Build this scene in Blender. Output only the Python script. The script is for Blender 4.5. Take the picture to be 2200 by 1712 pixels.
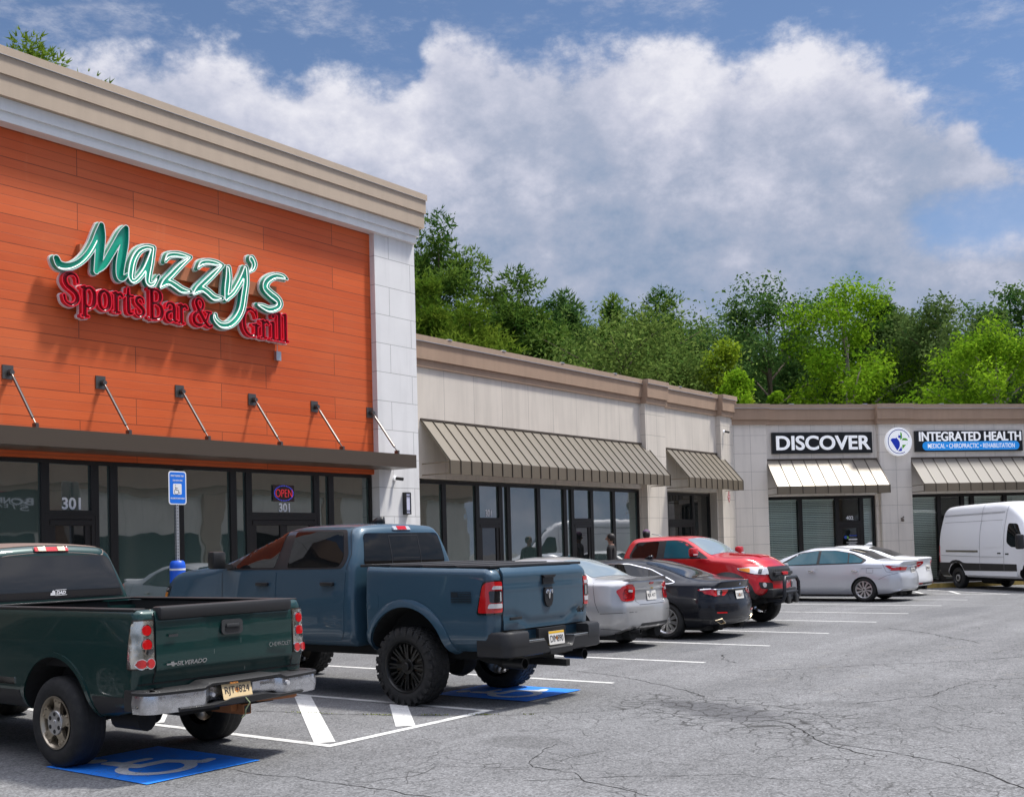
import bpy, bmesh, math, random
import numpy as np
from mathutils import Vector, Matrix
from mathutils.bvhtree import BVHTree
from mathutils.geometry import delaunay_2d_cdt

for o in list(bpy.data.objects):
    bpy.data.objects.remove(o)
SC = bpy.context.scene
COL = SC.collection
R = math.radians
rnd = random.Random(7)

# ------------------------------------------------------------------ camera
CAMZ = 1.8
def make_camera():
    yaw, pitch, roll = R(36.82), R(2.026), R(1.516)
    f = Vector((math.cos(yaw)*math.cos(pitch), math.sin(yaw)*math.cos(pitch), math.sin(pitch)))
    r = Vector((math.sin(yaw), -math.cos(yaw), 0)); d = f.cross(r)
    c, s = math.cos(roll), math.sin(roll)
    r2 = r*c + d*s; d2 = d*c - r*s
    m = Matrix((r2, -d2, -f)).transposed().to_4x4()
    m.translation = (0, 0, CAMZ)
    cd = bpy.data.cameras.new('camera'); co = bpy.data.objects.new('camera', cd)
    COL.objects.link(co); co.matrix_world = m
    cd.sensor_width = 36; cd.lens = 36*2419/2200; cd.shift_y = 231/2200
    cd.clip_start = .1; cd.clip_end = 3000
    SC.camera = co
make_camera()

# ------------------------------------------------------------------ light
SUN_EL, SUN_AZ = R(63), R(-37)      # direction towards the sun (azimuth from +X, counter-clockwise)
sun_dir = Vector((math.cos(SUN_AZ)*math.cos(SUN_EL), math.sin(SUN_AZ)*math.cos(SUN_EL), math.sin(SUN_EL)))
ld = bpy.data.lights.new('sun', 'SUN'); lo = bpy.data.objects.new('sun', ld); COL.objects.link(lo)
ld.energy = 3.1; ld.angle = R(7); ld.color = (1, .955, .88)
lo.rotation_euler = sun_dir.to_track_quat('Z', 'Y').to_euler()
lo.location = sun_dir*60
SC.view_settings.view_transform = 'Standard'
SC.view_settings.look = 'None'
SC.view_settings.exposure = 0.66
SC.view_settings.gamma = 1

def make_world():
    w = bpy.data.worlds.new('World'); SC.world = w; w.use_nodes = True
    nt = w.node_tree; N = nt.nodes; L = nt.links; N.clear()
    out = N.new('ShaderNodeOutputWorld'); bg = N.new('ShaderNodeBackground'); bg.inputs[1].default_value = .085
    L.new(bg.outputs[0], out.inputs[0])
    sky = N.new('ShaderNodeTexSky'); sky.sky_type = 'NISHITA'; sky.sun_disc = False
    sky.sun_elevation = SUN_EL; sky.sun_rotation = math.pi/2 - SUN_AZ
    sky.altitude = 3000; sky.air_density = 1.0; sky.dust_density = .15; sky.ozone_density = 1.4
    tc = N.new('ShaderNodeTexCoord')
    def math_(op, a, b=None, c=None, clamp=False):
        n = N.new('ShaderNodeMath'); n.operation = op; n.use_clamp = clamp
        for i, v in enumerate((a, b, c)):
            if v is None: continue
            if isinstance(v, (int, float)): n.inputs[i].default_value = v
            else: L.new(v, n.inputs[i])
        return n.outputs[0]
    sep = N.new('ShaderNodeSeparateXYZ'); L.new(tc.outputs['Generated'], sep.inputs[0])
    az = math_('MULTIPLY', math_('ARCTAN2', sep.outputs[1], sep.outputs[0]), 180/math.pi)
    el = math_('MULTIPLY', math_('ARCSINE', sep.outputs[2]), 180/math.pi)
    def noise(scale, detail, rough, zs=1.6, off=0.0):
        mp = N.new('ShaderNodeMapping'); mp.inputs['Scale'].default_value = (1, 1, zs)
        mp.inputs['Location'].default_value = (off, off*.7, off*.3)
        L.new(tc.outputs['Generated'], mp.inputs[0])
        n = N.new('ShaderNodeTexNoise'); n.inputs['Scale'].default_value = scale
        n.inputs['Detail'].default_value = detail; n.inputs['Roughness'].default_value = rough
        L.new(mp.outputs[0], n.inputs['Vector']); return n.outputs['Fac']
    n1 = noise(7, 9, .6); n2 = noise(22, 8, .62, 1.4, 3.1); n3 = noise(3.2, 5, .5, 2.4, 8.0); nw = noise(13, 9, .68, 2.6, 5.5)
    # top edge of the cloud bank: elevation against azimuth (degrees)
    pts = [(-20, 20.5), (4, 10), (9, 15), (11.7, 17), (13.3, 18), (14.1, 19.3), (16.7, 20.8), (17.8, 22), (19.2, 22.9), (21, 23.4), (24.8, 23.2), (28.5, 24.3),
           (32.5, 24.3), (37.3, 24.8), (39.5, 25.4), (41, 23.2), (42.2, 22.6), (44.5, 22.8), (46.2, 23.1), (47.6, 22.3), (49.3, 23.2), (52, 23.8), (54.8, 23.7), (57, 23.4), (59.8, 22.6), (61, 21.5), (66, 18), (90, 23)]
    fc = N.new('ShaderNodeFloatCurve'); cv = fc.mapping.curves[0]
    x0, x1, ymax = -20, 90, 30
    P = [((a-x0)/(x1-x0), e/ymax) for a, e in pts]
    cv.points[0].location = P[0]; cv.points[-1].location = P[-1]
    for p in P[1:-1]: cv.points.new(*p)
    for p in cv.points: p.handle_type = 'AUTO_CLAMPED'
    fc.mapping.update()
    L.new(math_('DIVIDE', math_('SUBTRACT', az, x0), x1-x0, clamp=True), fc.inputs['Value'])
    top = math_('MULTIPLY', fc.outputs[0], ymax)
    edge = math_('SUBTRACT', top, el)                         # degrees below the edge of the bank
    bump = math_('ADD', math_('MULTIPLY', math_('SUBTRACT', n1, .5), 7.0), math_('MULTIPLY', math_('SUBTRACT', n2, .5), 4.5))
    e2 = math_('ADD', edge, bump)
    bank = N.new('ShaderNodeMapRange'); bank.interpolation_type = 'SMOOTHSTEP'
    bank.inputs['From Min'].default_value = -.7; bank.inputs['From Max'].default_value = 1.3; L.new(e2, bank.inputs['Value'])
    # blue opening low on the right
    gx = math_('DIVIDE', math_('SUBTRACT', az, 13.2), 3.6); gy = math_('DIVIDE', math_('SUBTRACT', el, 14.2), 1.7)
    g = math_('ADD', math_('MULTIPLY', gx, gx), math_('MULTIPLY', gy, gy))
    hole = N.new('ShaderNodeMapRange'); hole.interpolation_type = 'SMOOTHSTEP'
    hole.inputs['From Min'].default_value = .25; hole.inputs['From Max'].default_value = 1.7
    L.new(math_('ADD', g, math_('ADD', math_('MULTIPLY', math_('SUBTRACT', n1, .5), 3.4), math_('MULTIPLY', math_('SUBTRACT', n2, .5), 2.4))), hole.inputs['Value'])
    m = math_('MULTIPLY', bank.outputs[0], math_('ADD', math_('MULTIPLY', hole.outputs[0], .75), .25))
    # thin wisps in the blue, and loose cloud over the rest of the sky
    wisp = N.new('ShaderNodeMapRange'); wisp.interpolation_type = 'SMOOTHSTEP'
    wisp.inputs['From Min'].default_value = .47; wisp.inputs['From Max'].default_value = .80; wisp.inputs['To Max'].default_value = .62
    L.new(nw, wisp.inputs['Value'])
    m = math_('MAXIMUM', m, wisp.outputs[0])
    hi = N.new('ShaderNodeMapRange'); hi.interpolation_type = 'SMOOTHSTEP'
    hi.inputs['From Min'].default_value = .46; hi.inputs['From Max'].default_value = .62
    L.new(n3, hi.inputs['Value'])
    far = N.new('ShaderNodeMapRange'); far.inputs['From Min'].default_value = 27; far.inputs['From Max'].default_value = 38
    L.new(el, far.inputs['Value'])
    aw = math_('ABSOLUTE', math_('SUBTRACT', az, 35))
    farz = N.new('ShaderNodeMapRange'); farz.inputs['From Min'].default_value = 45; farz.inputs['From Max'].default_value = 65
    L.new(aw, farz.inputs['Value'])
    m = math_('MAXIMUM', m, math_('MULTIPLY', hi.outputs[0], math_('MAXIMUM', far.outputs[0], farz.outputs[0])))
    # cloud tone: bright heads, lavender-grey folds, blue-grey base
    tone = math_('ADD', math_('MULTIPLY', math_('SUBTRACT', n1, .5), 1.75), math_('MULTIPLY', math_('SUBTRACT', n2, .5), 1.05))
    low = N.new('ShaderNodeMapRange'); low.inputs['From Min'].default_value = 10; low.inputs['From Max'].default_value = 22
    low.inputs['To Min'].default_value = .18; low.inputs['To Max'].default_value = .66; L.new(el, low.inputs['Value'])
    rim = N.new('ShaderNodeMapRange'); rim.inputs['From Min'].default_value = 0; rim.inputs['From Max'].default_value = 4.5
    rim.inputs['To Min'].default_value = .2; rim.inputs['To Max'].default_value = 0; L.new(e2, rim.inputs['Value'])
    t = math_('ADD', math_('ADD', tone, low.outputs[0]), rim.outputs[0], clamp=True)
    cr = N.new('ShaderNodeValToRGB'); E_ = cr.color_ramp.elements
    E_[0].position = 0; E_[0].color = (.145, .205, .305, 1); E_[1].position = 1; E_[1].color = (.52, .52, .565, 1)
    e = E_.new(.45); e.color = (.262, .292, .375, 1); e = E_.new(.72); e.color = (.375, .388, .462, 1)
    L.new(t, cr.inputs[0])
    sc = N.new('ShaderNodeVectorMath'); sc.operation = 'SCALE'; sc.inputs['Scale'].default_value = 1/.085
    L.new(cr.outputs[0], sc.inputs[0])
    # cloud overhead, out of view, brightened as added soft fill light
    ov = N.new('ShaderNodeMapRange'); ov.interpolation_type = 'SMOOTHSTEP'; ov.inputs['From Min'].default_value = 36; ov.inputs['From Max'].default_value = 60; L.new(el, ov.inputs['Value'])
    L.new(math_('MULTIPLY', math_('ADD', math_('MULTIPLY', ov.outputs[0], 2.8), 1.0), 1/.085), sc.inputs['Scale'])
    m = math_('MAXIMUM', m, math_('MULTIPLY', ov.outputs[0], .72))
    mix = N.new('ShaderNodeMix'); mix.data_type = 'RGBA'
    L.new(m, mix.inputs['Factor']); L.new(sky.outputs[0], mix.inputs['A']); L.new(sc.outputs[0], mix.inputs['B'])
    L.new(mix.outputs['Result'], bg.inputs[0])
make_world()

# ------------------------------------------------------------------ helpers
def link(name, me, parent=None):
    o = bpy.data.objects.new(name, me); COL.objects.link(o)
    if parent is not None: o.parent = parent
    return o
def tag(o, label=None, cat=None, group=None, kind=None):
    if label: o['label'] = label
    if cat: o['category'] = cat
    if group: o['group'] = group
    if kind: o['kind'] = kind
    return o
def thing(name, label, cat, loc=(0, 0, 0), rz=0, group=None):
    o = bpy.data.objects.new(name, None); COL.objects.link(o)
    o.location = loc; o.rotation_euler = (0, 0, rz); o.empty_display_size = .2
    return tag(o, label, cat, group)
def copy_tree(o, parent=None):
    c = o.copy(); COL.objects.link(c)
    if parent is not None: c.parent = parent
    for ch in list(o.children): copy_tree(ch, c)
    return c

class MB:
    """collects shapes into one mesh; several materials allowed"""
    def __init__(s): s.bm = bmesh.new(); s.mi = 0; s.smooth = False; s.xf = None
    def _f(s, vs):
        try:
            f = s.bm.faces.new(vs); f.material_index = s.mi; f.smooth = s.smooth; return f
        except ValueError: return None
    def v(s, p):
        p = Vector(p)
        if s.xf is not None: p = s.xf @ p
        return s.bm.verts.new(p)
    def box(s, a, b, bev=0):
        x0, y0, z0 = [min(i, j) for i, j in zip(a, b)]; x1, y1, z1 = [max(i, j) for i, j in zip(a, b)]
        if bev <= 0:
            vs = [s.v(p) for p in ((x0,y0,z0),(x1,y0,z0),(x1,y1,z0),(x0,y1,z0),(x0,y0,z1),(x1,y0,z1),(x1,y1,z1),(x0,y1,z1))]
            for q in ((0,3,2,1),(4,5,6,7),(0,1,5,4),(1,2,6,5),(2,3,7,6),(3,0,4,7)): s._f([vs[i] for i in q])
        else:
            t = bmesh.new(); bmesh.ops.create_cube(t, size=1)
            for w in t.verts: w.co = Vector(((x0+x1)/2+w.co.x*(x1-x0), (y0+y1)/2+w.co.y*(y1-y0), (z0+z1)/2+w.co.z*(z1-z0)))
            bmesh.ops.bevel(t, geom=list(t.edges), offset=bev, segments=2, profile=.5, affect='EDGES')
            s.add(t); t.free()
        return s
    def add(s, t):
        t.verts.index_update(); vs = [s.v(w.co) for w in t.verts]
        for f in t.faces: s._f([vs[w.index] for w in f.verts])
    def quad(s, *ps): s._f([s.v(p) for p in ps]); return s
    def prism(s, poly, d, plane='XZ', at=0.0):
        """2D polygon extruded: plane XZ along y from at to at+d, XY along z, YZ along x"""
        def P(u, w, t): return {'XZ': (u, t, w), 'XY': (u, w, t), 'YZ': (t, u, w)}[plane]
        a = [s.v(P(u, w, at)) for u, w in poly]; b = [s.v(P(u, w, at+d)) for u, w in poly]
        n = len(poly)
        s._f(a[::-1]); s._f(b)
        for i in range(n): s._f([a[i], a[(i+1) % n], b[(i+1) % n], b[i]])
        return s
    def tube(s, pts, r, n=8, cap=True):
        pts = [Vector(p) for p in pts]; rings = []
        rr = r if isinstance(r, (list, tuple)) else [r]*len(pts)
        up = None
        for i, p in enumerate(pts):
            t = (pts[min(i+1, len(pts)-1)]-pts[max(i-1, 0)]).normalized()
            if up is None: up = Vector((0,0,1)) if abs(t.z) < .9 else Vector((1,0,0))
            x = t.cross(up).normalized(); y = x.cross(t).normalized(); up = y
            rings.append([s.v(p+(x*math.cos(2*math.pi*k/n)+y*math.sin(2*math.pi*k/n))*rr[i]) for k in range(n)])
        for a, b in zip(rings, rings[1:]):
            for k in range(n): s._f([a[k], a[(k+1) % n], b[(k+1) % n], b[k]])
        if cap: s._f(rings[0][::-1]); s._f(rings[-1])
        return s
    def lathe(s, prof, n=24, axis='z', c=(0,0,0), close=False):
        """prof: (r, h)"""
        c = Vector(c)
        def P(r, h, a):
            u, w = r*math.cos(a), r*math.sin(a)
            return c+Vector({'z': (u, w, h), 'x': (h, u, w), 'y': (w, h, u)}[axis])
        rings = []
        for r, h in prof:
            if r < 1e-6: rings.append([s.v(P(0, h, 0))])
            else: rings.append([s.v(P(r, h, 2*math.pi*k/n)) for k in range(n)])
        for a, b in zip(rings, rings[1:]):
            for k in range(n):
                k2 = (k+1) % n
                if len(a) == 1 and len(b) == 1: continue
                if len(a) == 1: s._f([a[0], b[k2], b[k]])
                elif len(b) == 1: s._f([a[k], a[k2], b[0]])
                else: s._f([a[k], a[k2], b[k2], b[k]])
        return s
    def done(s, name, mats, parent=None, smooth=None, fix=True):
        if fix: bmesh.ops.recalc_face_normals(s.bm, faces=list(s.bm.faces))
        me = bpy.data.meshes.new(name); s.bm.to_mesh(me); s.bm.free()
        for m in (mats if isinstance(mats, (list, tuple)) else [mats]): me.materials.append(m)
        if smooth is not None:
            for p in me.polygons: p.use_smooth = True
            me.set_sharp_from_angle(angle=R(smooth))
        return link(name, me, parent)

# ------------------------------------------------------------------ materials
MATS = {}
def mat(name, col=(.5,.5,.5), rough=.6, metal=0, coat=0, ior=None, emit=None, estr=0, spec=None, trans=0, coat_rough=.03):
    if name in MATS: return MATS[name]
    m = bpy.data.materials.new(name); m.use_nodes = True; b = m.node_tree.nodes['Principled BSDF']
    b.inputs['Base Color'].default_value = (*col, 1); b.inputs['Roughness'].default_value = rough
    b.inputs['Metallic'].default_value = metal; b.inputs['Coat Weight'].default_value = coat; b.inputs['Coat Roughness'].default_value = coat_rough
    if ior: b.inputs['IOR'].default_value = ior
    if spec is not None: b.inputs['Specular IOR Level'].default_value = spec
    if emit: b.inputs['Emission Color'].default_value = (*emit, 1); b.inputs['Emission Strength'].default_value = estr
    MATS[name] = m; return m
class NT:
    def __init__(s, m): s.m = m; s.nt = m.node_tree; s.N = s.nt.nodes; s.L = s.nt.links; s.b = s.N['Principled BSDF']
    def new(s, t, **k):
        n = s.N.new(t)
        for a, v in k.items(): setattr(n, a, v)
        return n
    def set(s, n, i, v):
        if hasattr(v, 'links'): s.L.new(v, n.inputs[i])
        else: n.inputs[i].default_value = v
    def math(s, op, a, b=0, clamp=False):
        n = s.new('ShaderNodeMath', operation=op, use_clamp=clamp); s.set(n, 0, a); s.set(n, 1, b); return n.outputs[0]
    def noise(s, scale, detail=4, rough=.5, vec=None, out='Fac'):
        n = s.new('ShaderNodeTexNoise'); n.inputs['Scale'].default_value = scale; n.inputs['Detail'].default_value = detail; n.inputs['Roughness'].default_value = rough
        if vec is not None: s.L.new(vec, n.inputs['Vector'])
        return n.outputs[out]
    def rng(s, v, a, b, c=0., d=1., smooth=False):
        n = s.new('ShaderNodeMapRange'); n.interpolation_type = 'SMOOTHSTEP' if smooth else 'LINEAR'
        s.set(n, 'Value', v); s.set(n, 'From Min', a); s.set(n, 'From Max', b); s.set(n, 'To Min', c); s.set(n, 'To Max', d); return n.outputs[0]
    def mix(s, f, a, b, blend='MIX'):
        n = s.new('ShaderNodeMix', data_type='RGBA', blend_type=blend)
        for i, v in (('Factor', f), ('A', a), ('B', b)):
            if isinstance(v, tuple): v = (*v, 1) if len(v) == 3 else v
            s.set(n, i, v)
        return n.outputs['Result']
    def pos(s): return s.new('ShaderNodeNewGeometry').outputs['Position']
    def obj(s): return s.new('ShaderNodeTexCoord').outputs['Object']
    def mapv(s, v, scale=(1,1,1), loc=(0,0,0)):
        n = s.new('ShaderNodeMapping'); n.inputs['Scale'].default_value = scale; n.inputs['Location'].default_value = loc; s.L.new(v, n.inputs[0]); return n.outputs[0]
    def bump(s, h, strength=.3, dist=.01):
        n = s.new('ShaderNodeBump'); n.inputs['Strength'].default_value = strength; n.inputs['Distance'].default_value = dist; s.L.new(h, n.inputs['Height']); s.L.new(n.outputs[0], s.b.inputs['Normal'])
    def col(s, c): s.L.new(c, s.b.inputs['Base Color'])
def stucco(name, col, var=.06, rough=.85, bump=.25, grain=60, streak=.12):
    m = mat(name, col, rough); t = NT(m); p = t.pos()
    a = t.noise(.9, 6, .6, p); st = t.noise(1, 5, .6, t.mapv(p, (5, 5, .35)))
    f = t.rng(a, .3, .7, 1-var*1.5, 1+var); f2 = t.rng(st, .42, .72, 1.0, 1-streak)
    v = t.math('MULTIPLY', f, f2)
    n = t.new('ShaderNodeVectorMath', operation='SCALE'); n.inputs[0].default_value = col; t.L.new(v, n.inputs['Scale'])
    t.col(n.outputs[0]); t.bump(t.noise(grain, 3, .6, p), bump, .004)
    return m
def paint(name, col, metal=0., rough=.32, flake=.0, dirt=0.):
    m = mat(name, col, rough, metal, coat=.8, coat_rough=.02, spec=.35); t = NT(m)
    if dirt:
        p = t.obj(); n = t.noise(3.5, 6, .65, p)
        z = t.new('ShaderNodeSeparateXYZ'); t.L.new(p, z.inputs[0])
        low = t.rng(z.outputs[2], .25, 1.0, 1.0, .15)
        f = t.math('MULTIPLY', t.rng(n, .42, .75, 0, 1), t.math('MULTIPLY', low, dirt))
        t.col(t.mix(f, (*col, 1), (.16, .14, .11, 1)))
        t.L.new(t.rng(f, 0, .6, .02, .4), t.b.inputs['Coat Roughness'])
    return m
# ------------------------------------------------------------------ ground
def asphalt():
    m = mat('asphalt', (.13,.13,.13), .9); t = NT(m); p = t.pos()
    xy = t.mapv(p, (1, 1, 0))
    fine = t.noise(105, 2, .6, xy); mid = t.noise(34, 3, .6, xy); big = t.noise(.35, 5, .55, xy); patchy = t.noise(1.6, 5, .6, xy)
    # loose pale chips among dark binder
    v = t.new('ShaderNodeTexVoronoi'); v.inputs['Scale'].default_value = 62; t.L.new(xy, v.inputs['Vector'])
    chip = t.rng(t.new('ShaderNodeSeparateColor').outputs[0], 0, 1) if False else None
    sc = t.new('ShaderNodeSeparateColor'); t.L.new(v.outputs['Color'], sc.inputs[0])
    chips = t.rng(sc.outputs[0], .0, 1., .58, 1.46)
    base = t.math('MULTIPLY', chips, t.rng(fine, .25, .75, .72, 1.25))
    base = t.math('MULTIPLY', base, t.rng(mid, .3, .7, .88, 1.1))
    base = t.math('MULTIPLY', base, t.rng(big, .3, .7, .86, 1.12))
    base = t.math('MULTIPLY', base, t.rng(patchy, .3, .72, .92, 1.06))
    lane = t.noise(1., 4, .55, t.mapv(xy, (.10, 1.5, 1), (5, 2, 0))); base = t.math('MULTIPLY', base, t.rng(lane, .35, .65, .88, 1.08))
    # distance helpers in metres
    sx = t.new('ShaderNodeSeparateXYZ'); t.L.new(p, sx.inputs[0]); X, Y = sx.outputs[0], sx.outputs[1]
    def spot(cx, cy, rx, ry, ang=0):
        c, s = math.cos(ang), math.sin(ang)
        dx = t.math('SUBTRACT', X, cx); dy = t.math('SUBTRACT', Y, cy)
        u = t.math('DIVIDE', t.math('ADD', t.math('MULTIPLY', dx, c), t.math('MULTIPLY', dy, s)), rx)
        w = t.math('DIVIDE', t.math('SUBTRACT', t.math('MULTIPLY', dy, c), t.math('MULTIPLY', dx, s)), ry)
        return t.math('ADD', t.math('MULTIPLY', u, u), t.math('MULTIPLY', w, w))
    wob = t.math('MULTIPLY', t.math('SUBTRACT', t.noise(2.2, 5, .65, xy), .5), 1.6)
    def zone(*a, lo=.35, hi=1.15): return t.rng(t.math('ADD', spot(*a), wob), lo, hi, 1, 0, True)
    ang = math.atan2(-2.6, -1.2)
    # alligator cracking
    dn = t.new('ShaderNodeTexNoise'); dn.inputs['Scale'].default_value = 4; dn.inputs['Detail'].default_value = 5; t.L.new(xy, dn.inputs['Vector'])
    dv = t.new('ShaderNodeVectorMath', operation='MULTIPLY_ADD'); dv.inputs[1].default_value = (.22, .22, 0); t.L.new(dn.outputs['Color'], dv.inputs[0]); t.L.new(xy, dv.inputs[2])
    def cells(scale, w):
        n = t.new('ShaderNodeTexVoronoi', feature='DISTANCE_TO_EDGE'); n.inputs['Scale'].default_value = scale; t.L.new(dv.outputs[0], n.inputs['Vector'])
        return t.rng(n.outputs['Distance'], 0.0, w, 1, 0)
    brk = t.rng(t.noise(1.1, 4, .6, xy), .43, .57, 0, 1)
    brk2 = t.rng(t.noise(1.7, 4, .7, t.mapv(xy, (1,1,1), (9, 4, 0))), .5, .6, 0, 1)
    zA = zone(10.75, 5.2, 2.2, 1.15, ang); zA2 = zone(10.9, 5.5, 1.25, .55, ang, lo=.1, hi=.9)
    zB = t.math('MAXIMUM', zone(12.6, 3.0, 2.6, 1.5, 0), zone(9.2, 2.9, 2.2, 1.0, ang))
    zC = t.math('MAXIMUM', zone(16., 5., 4.2, 2.4, 0), zone(21, 3.5, 6, 2.2, 0))
    crack = t.math('MULTIPLY', cells(3.9, .060), t.math('MULTIPLY', zA, .95))
    crack = t.math('MAXIMUM', crack, t.math('MULTIPLY', cells(3.0, .028), t.math('MULTIPLY', t.math('MULTIPLY', zB, brk), .85)))
    crack = t.math('MAXIMUM', crack, t.math('MULTIPLY', cells(2.1, .018), t.math('MULTIPLY', t.math('MULTIPLY', zC, brk2), .7)))
    web = t.math('MULTIPLY', cells(2.7, .020), t.math('MULTIPLY', t.rng(t.noise(.8, 4, .65, t.mapv(xy, (1,1,1), (17, 3, 0))), .44, .56, 0, 1), t.rng(Y, 8.2, 6.2, 0, .75)))
    crack = t.math('MAXIMUM', crack, web)
    n5 = t.noise(.42, 7, .62, t.mapv(xy, (1,1,1), (3.7, 1.2, 0))); hair = t.rng(t.math('ABSOLUTE', t.math('SUBTRACT', n5, .5)), 0, .0035, 1, 0)
    n6 = t.noise(.8, 7, .6, t.mapv(xy, (1,1,1), (13, 21, 0))); hair2 = t.rng(t.math('ABSOLUTE', t.math('SUBTRACT', n6, .53)), 0, .004, 1, 0)
    crack = t.math('MAXIMUM', crack, t.math('MULTIPLY', hair, .35))
    crack = t.math('MAXIMUM', crack, t.math('MULTIPLY', t.math('MULTIPLY', hair2, brk), .5))
    col = t.new('ShaderNodeVectorMath', operation='SCALE'); col.inputs[0].default_value = (.152, .1535, .157); t.L.new(base, col.inputs['Scale'])
    c = col.outputs[0]
    wet = t.math('MULTIPLY', zA2, .62)                        # dark broken-up patch in the middle of the cracks
    c = t.mix(wet, c, (.046, .046, .052))
    pale = t.math('MULTIPLY', t.rng(t.noise(.9, 5, .7, t.mapv(xy, (1, 2.2, 1), (31, 7, 0))), .58, .74, 0, .5), zC)
    c = t.mix(pale, c, (.215, .205, .185))
    tar = t.math('MAXIMUM', zone(27., 7.6, 2.6, .75, -.05), zone(17.7, 9.2, 1.6, .5, .1)); c = t.mix(t.math('MULTIPLY', tar, .3), c, (.07, .072, .08))
    oil = None
    for cx, cy, r in ((6.4, 10.2, .9), (10.7, 10.0, .8), (16.6, 11.6, .8), (19.4, 11.5, .7), (13.8, 10.5, .7), (8.4, 6.2, .35), (11.9, 4.5, .3)):
        z = zone(cx, cy, r, r*1.3); oil = z if oil is None else t.math('MAXIMUM', oil, z)
    c = t.mix(t.math('MULTIPLY', oil, .35), c, (.05, .05, .05))
    c = t.mix(crack, c, (.014, .013, .012))
    t.col(c)
    h = t.math('SUBTRACT', t.math('ADD', t.math('MULTIPLY', fine, .5), sc.outputs[0]), t.math('MULTIPLY', crack, 2.5))
    t.bump(h, .55, .006)
    return m
M_ASPH = asphalt()
b = MB(); n = 24
b.quad((-140, -140, 0), (220, -140, 0), (220, 160, 0), (-140, 160, 0))
tag(b.done('parking_lot', M_ASPH), kind='structure')

def road_paint(name, col, wear=.35):
    m = mat(name, col, .75); t = NT(m); p = t.mapv(t.pos(), (1, 1, 0))
    n = t.noise(60, 4, .7, p); n2 = t.noise(5, 5, .65, p)
    f = t.math('ADD', t.rng(n, .5, .72, 0, wear), t.rng(n2, .53, .70, 0, wear), clamp=True)
    crk = t.rng(t.math('ABSOLUTE', t.math('SUBTRACT', t.noise(1.1, 7, .62, p), .5)), 0, .004, .8, 0)
    f = t.math('MAXIMUM', f, crk)
    t.col(t.mix(f, col, (.10, .10, .105))); t.bump(t.noise(110, 2, .6, p), .4, .005)
    return m
M_WHITE = road_paint('white_road_paint', (.64, .64, .62), .5); M_BLUE = road_paint('blue_road_paint', (.010, .24, .92), .2)
M_SYM = road_paint('pale_symbol_paint', (.74, .76, .78), .35)

def strip(b, p, q, w, z=.004):
    p, q = Vector(p), Vector(q); d = (q-p).normalized(); s = Vector((-d.y, d.x))*w/2
    b.quad(*[(v.x, v.y, z) for v in (p-s, q-s, q+s, p+s)])
G_LINES = 'white parking stall lines'
for (x, y0, y1, lab) in ((12.42, 7.74, 14.9, 'white stall line beside the blue parking symbol under the slate blue truck'),
                         (15.08, 7.80, 14.9, 'white stall line in the empty bay between the blue truck and the silver sedan'),
                         (17.85, 8.00, 14.9, 'white stall line between the silver sedan and the black sedan'),
                         (20.55, 8.02, 14.9, 'white stall line between the black sedan and the red truck'),
                         (23.55, 8.15, 14.9, 'white stall line beside the red truck on its bull bar side'),
                         (26.3, 8.35, 14.9, 'white stall line in the open bay between red truck and silver car'),
                         (29.4, 8.5, 14.9, 'white stall line nearest the open side of the pale silver sedan'),
                         (32.1, 8.58, 14.9, 'white stall line reaching out from under the pale silver sedan'),
                         (35.2, 8.2, 13.6, 'farthest white stall line, beside the white sedan and van')):
    b = MB(); strip(b, (x, y0), (x, y1), .1)
    tag(b.done('stall_line', M_WHITE), lab, 'parking line', G_LINES)
b = MB(); z = .004
b.mi = 0
strip(b, (7.34, 7.62), (7.34, 14.9), .1); strip(b, (9.76, 7.66), (9.76, 14.9), .1)
strip(b, (7.39, 7.67), (9.71, 7.71), .1)
for i, (p, q, w) in enumerate((((7.43, 7.83), (9.71, 10.62), .2), ((8.52, 7.80), (9.71, 9.0), .2), ((7.39, 10.4), (9.71, 13.2), .2), ((7.39, 12.7), (9.2, 14.9), .2))):
    strip(b, p, q, w, .0055+i*.0003)
tag(b.done('access_aisle_marking', M_WHITE), 'white hatched access aisle painted between the green truck and the blue truck', 'parking line')
b = MB(); strip(b, (35.3, 8.3), (37.6, 11.3), .1, .006); strip(b, (35.15, 9.6), (36.8, 10.35), .1, .0065); strip(b, (35.2, 10.7), (36.5, 11.35), .1, .007)
tag(b.done('aisle_marking', M_WHITE), 'distant white hatch painted on the lot before the white van', 'parking line')

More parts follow.
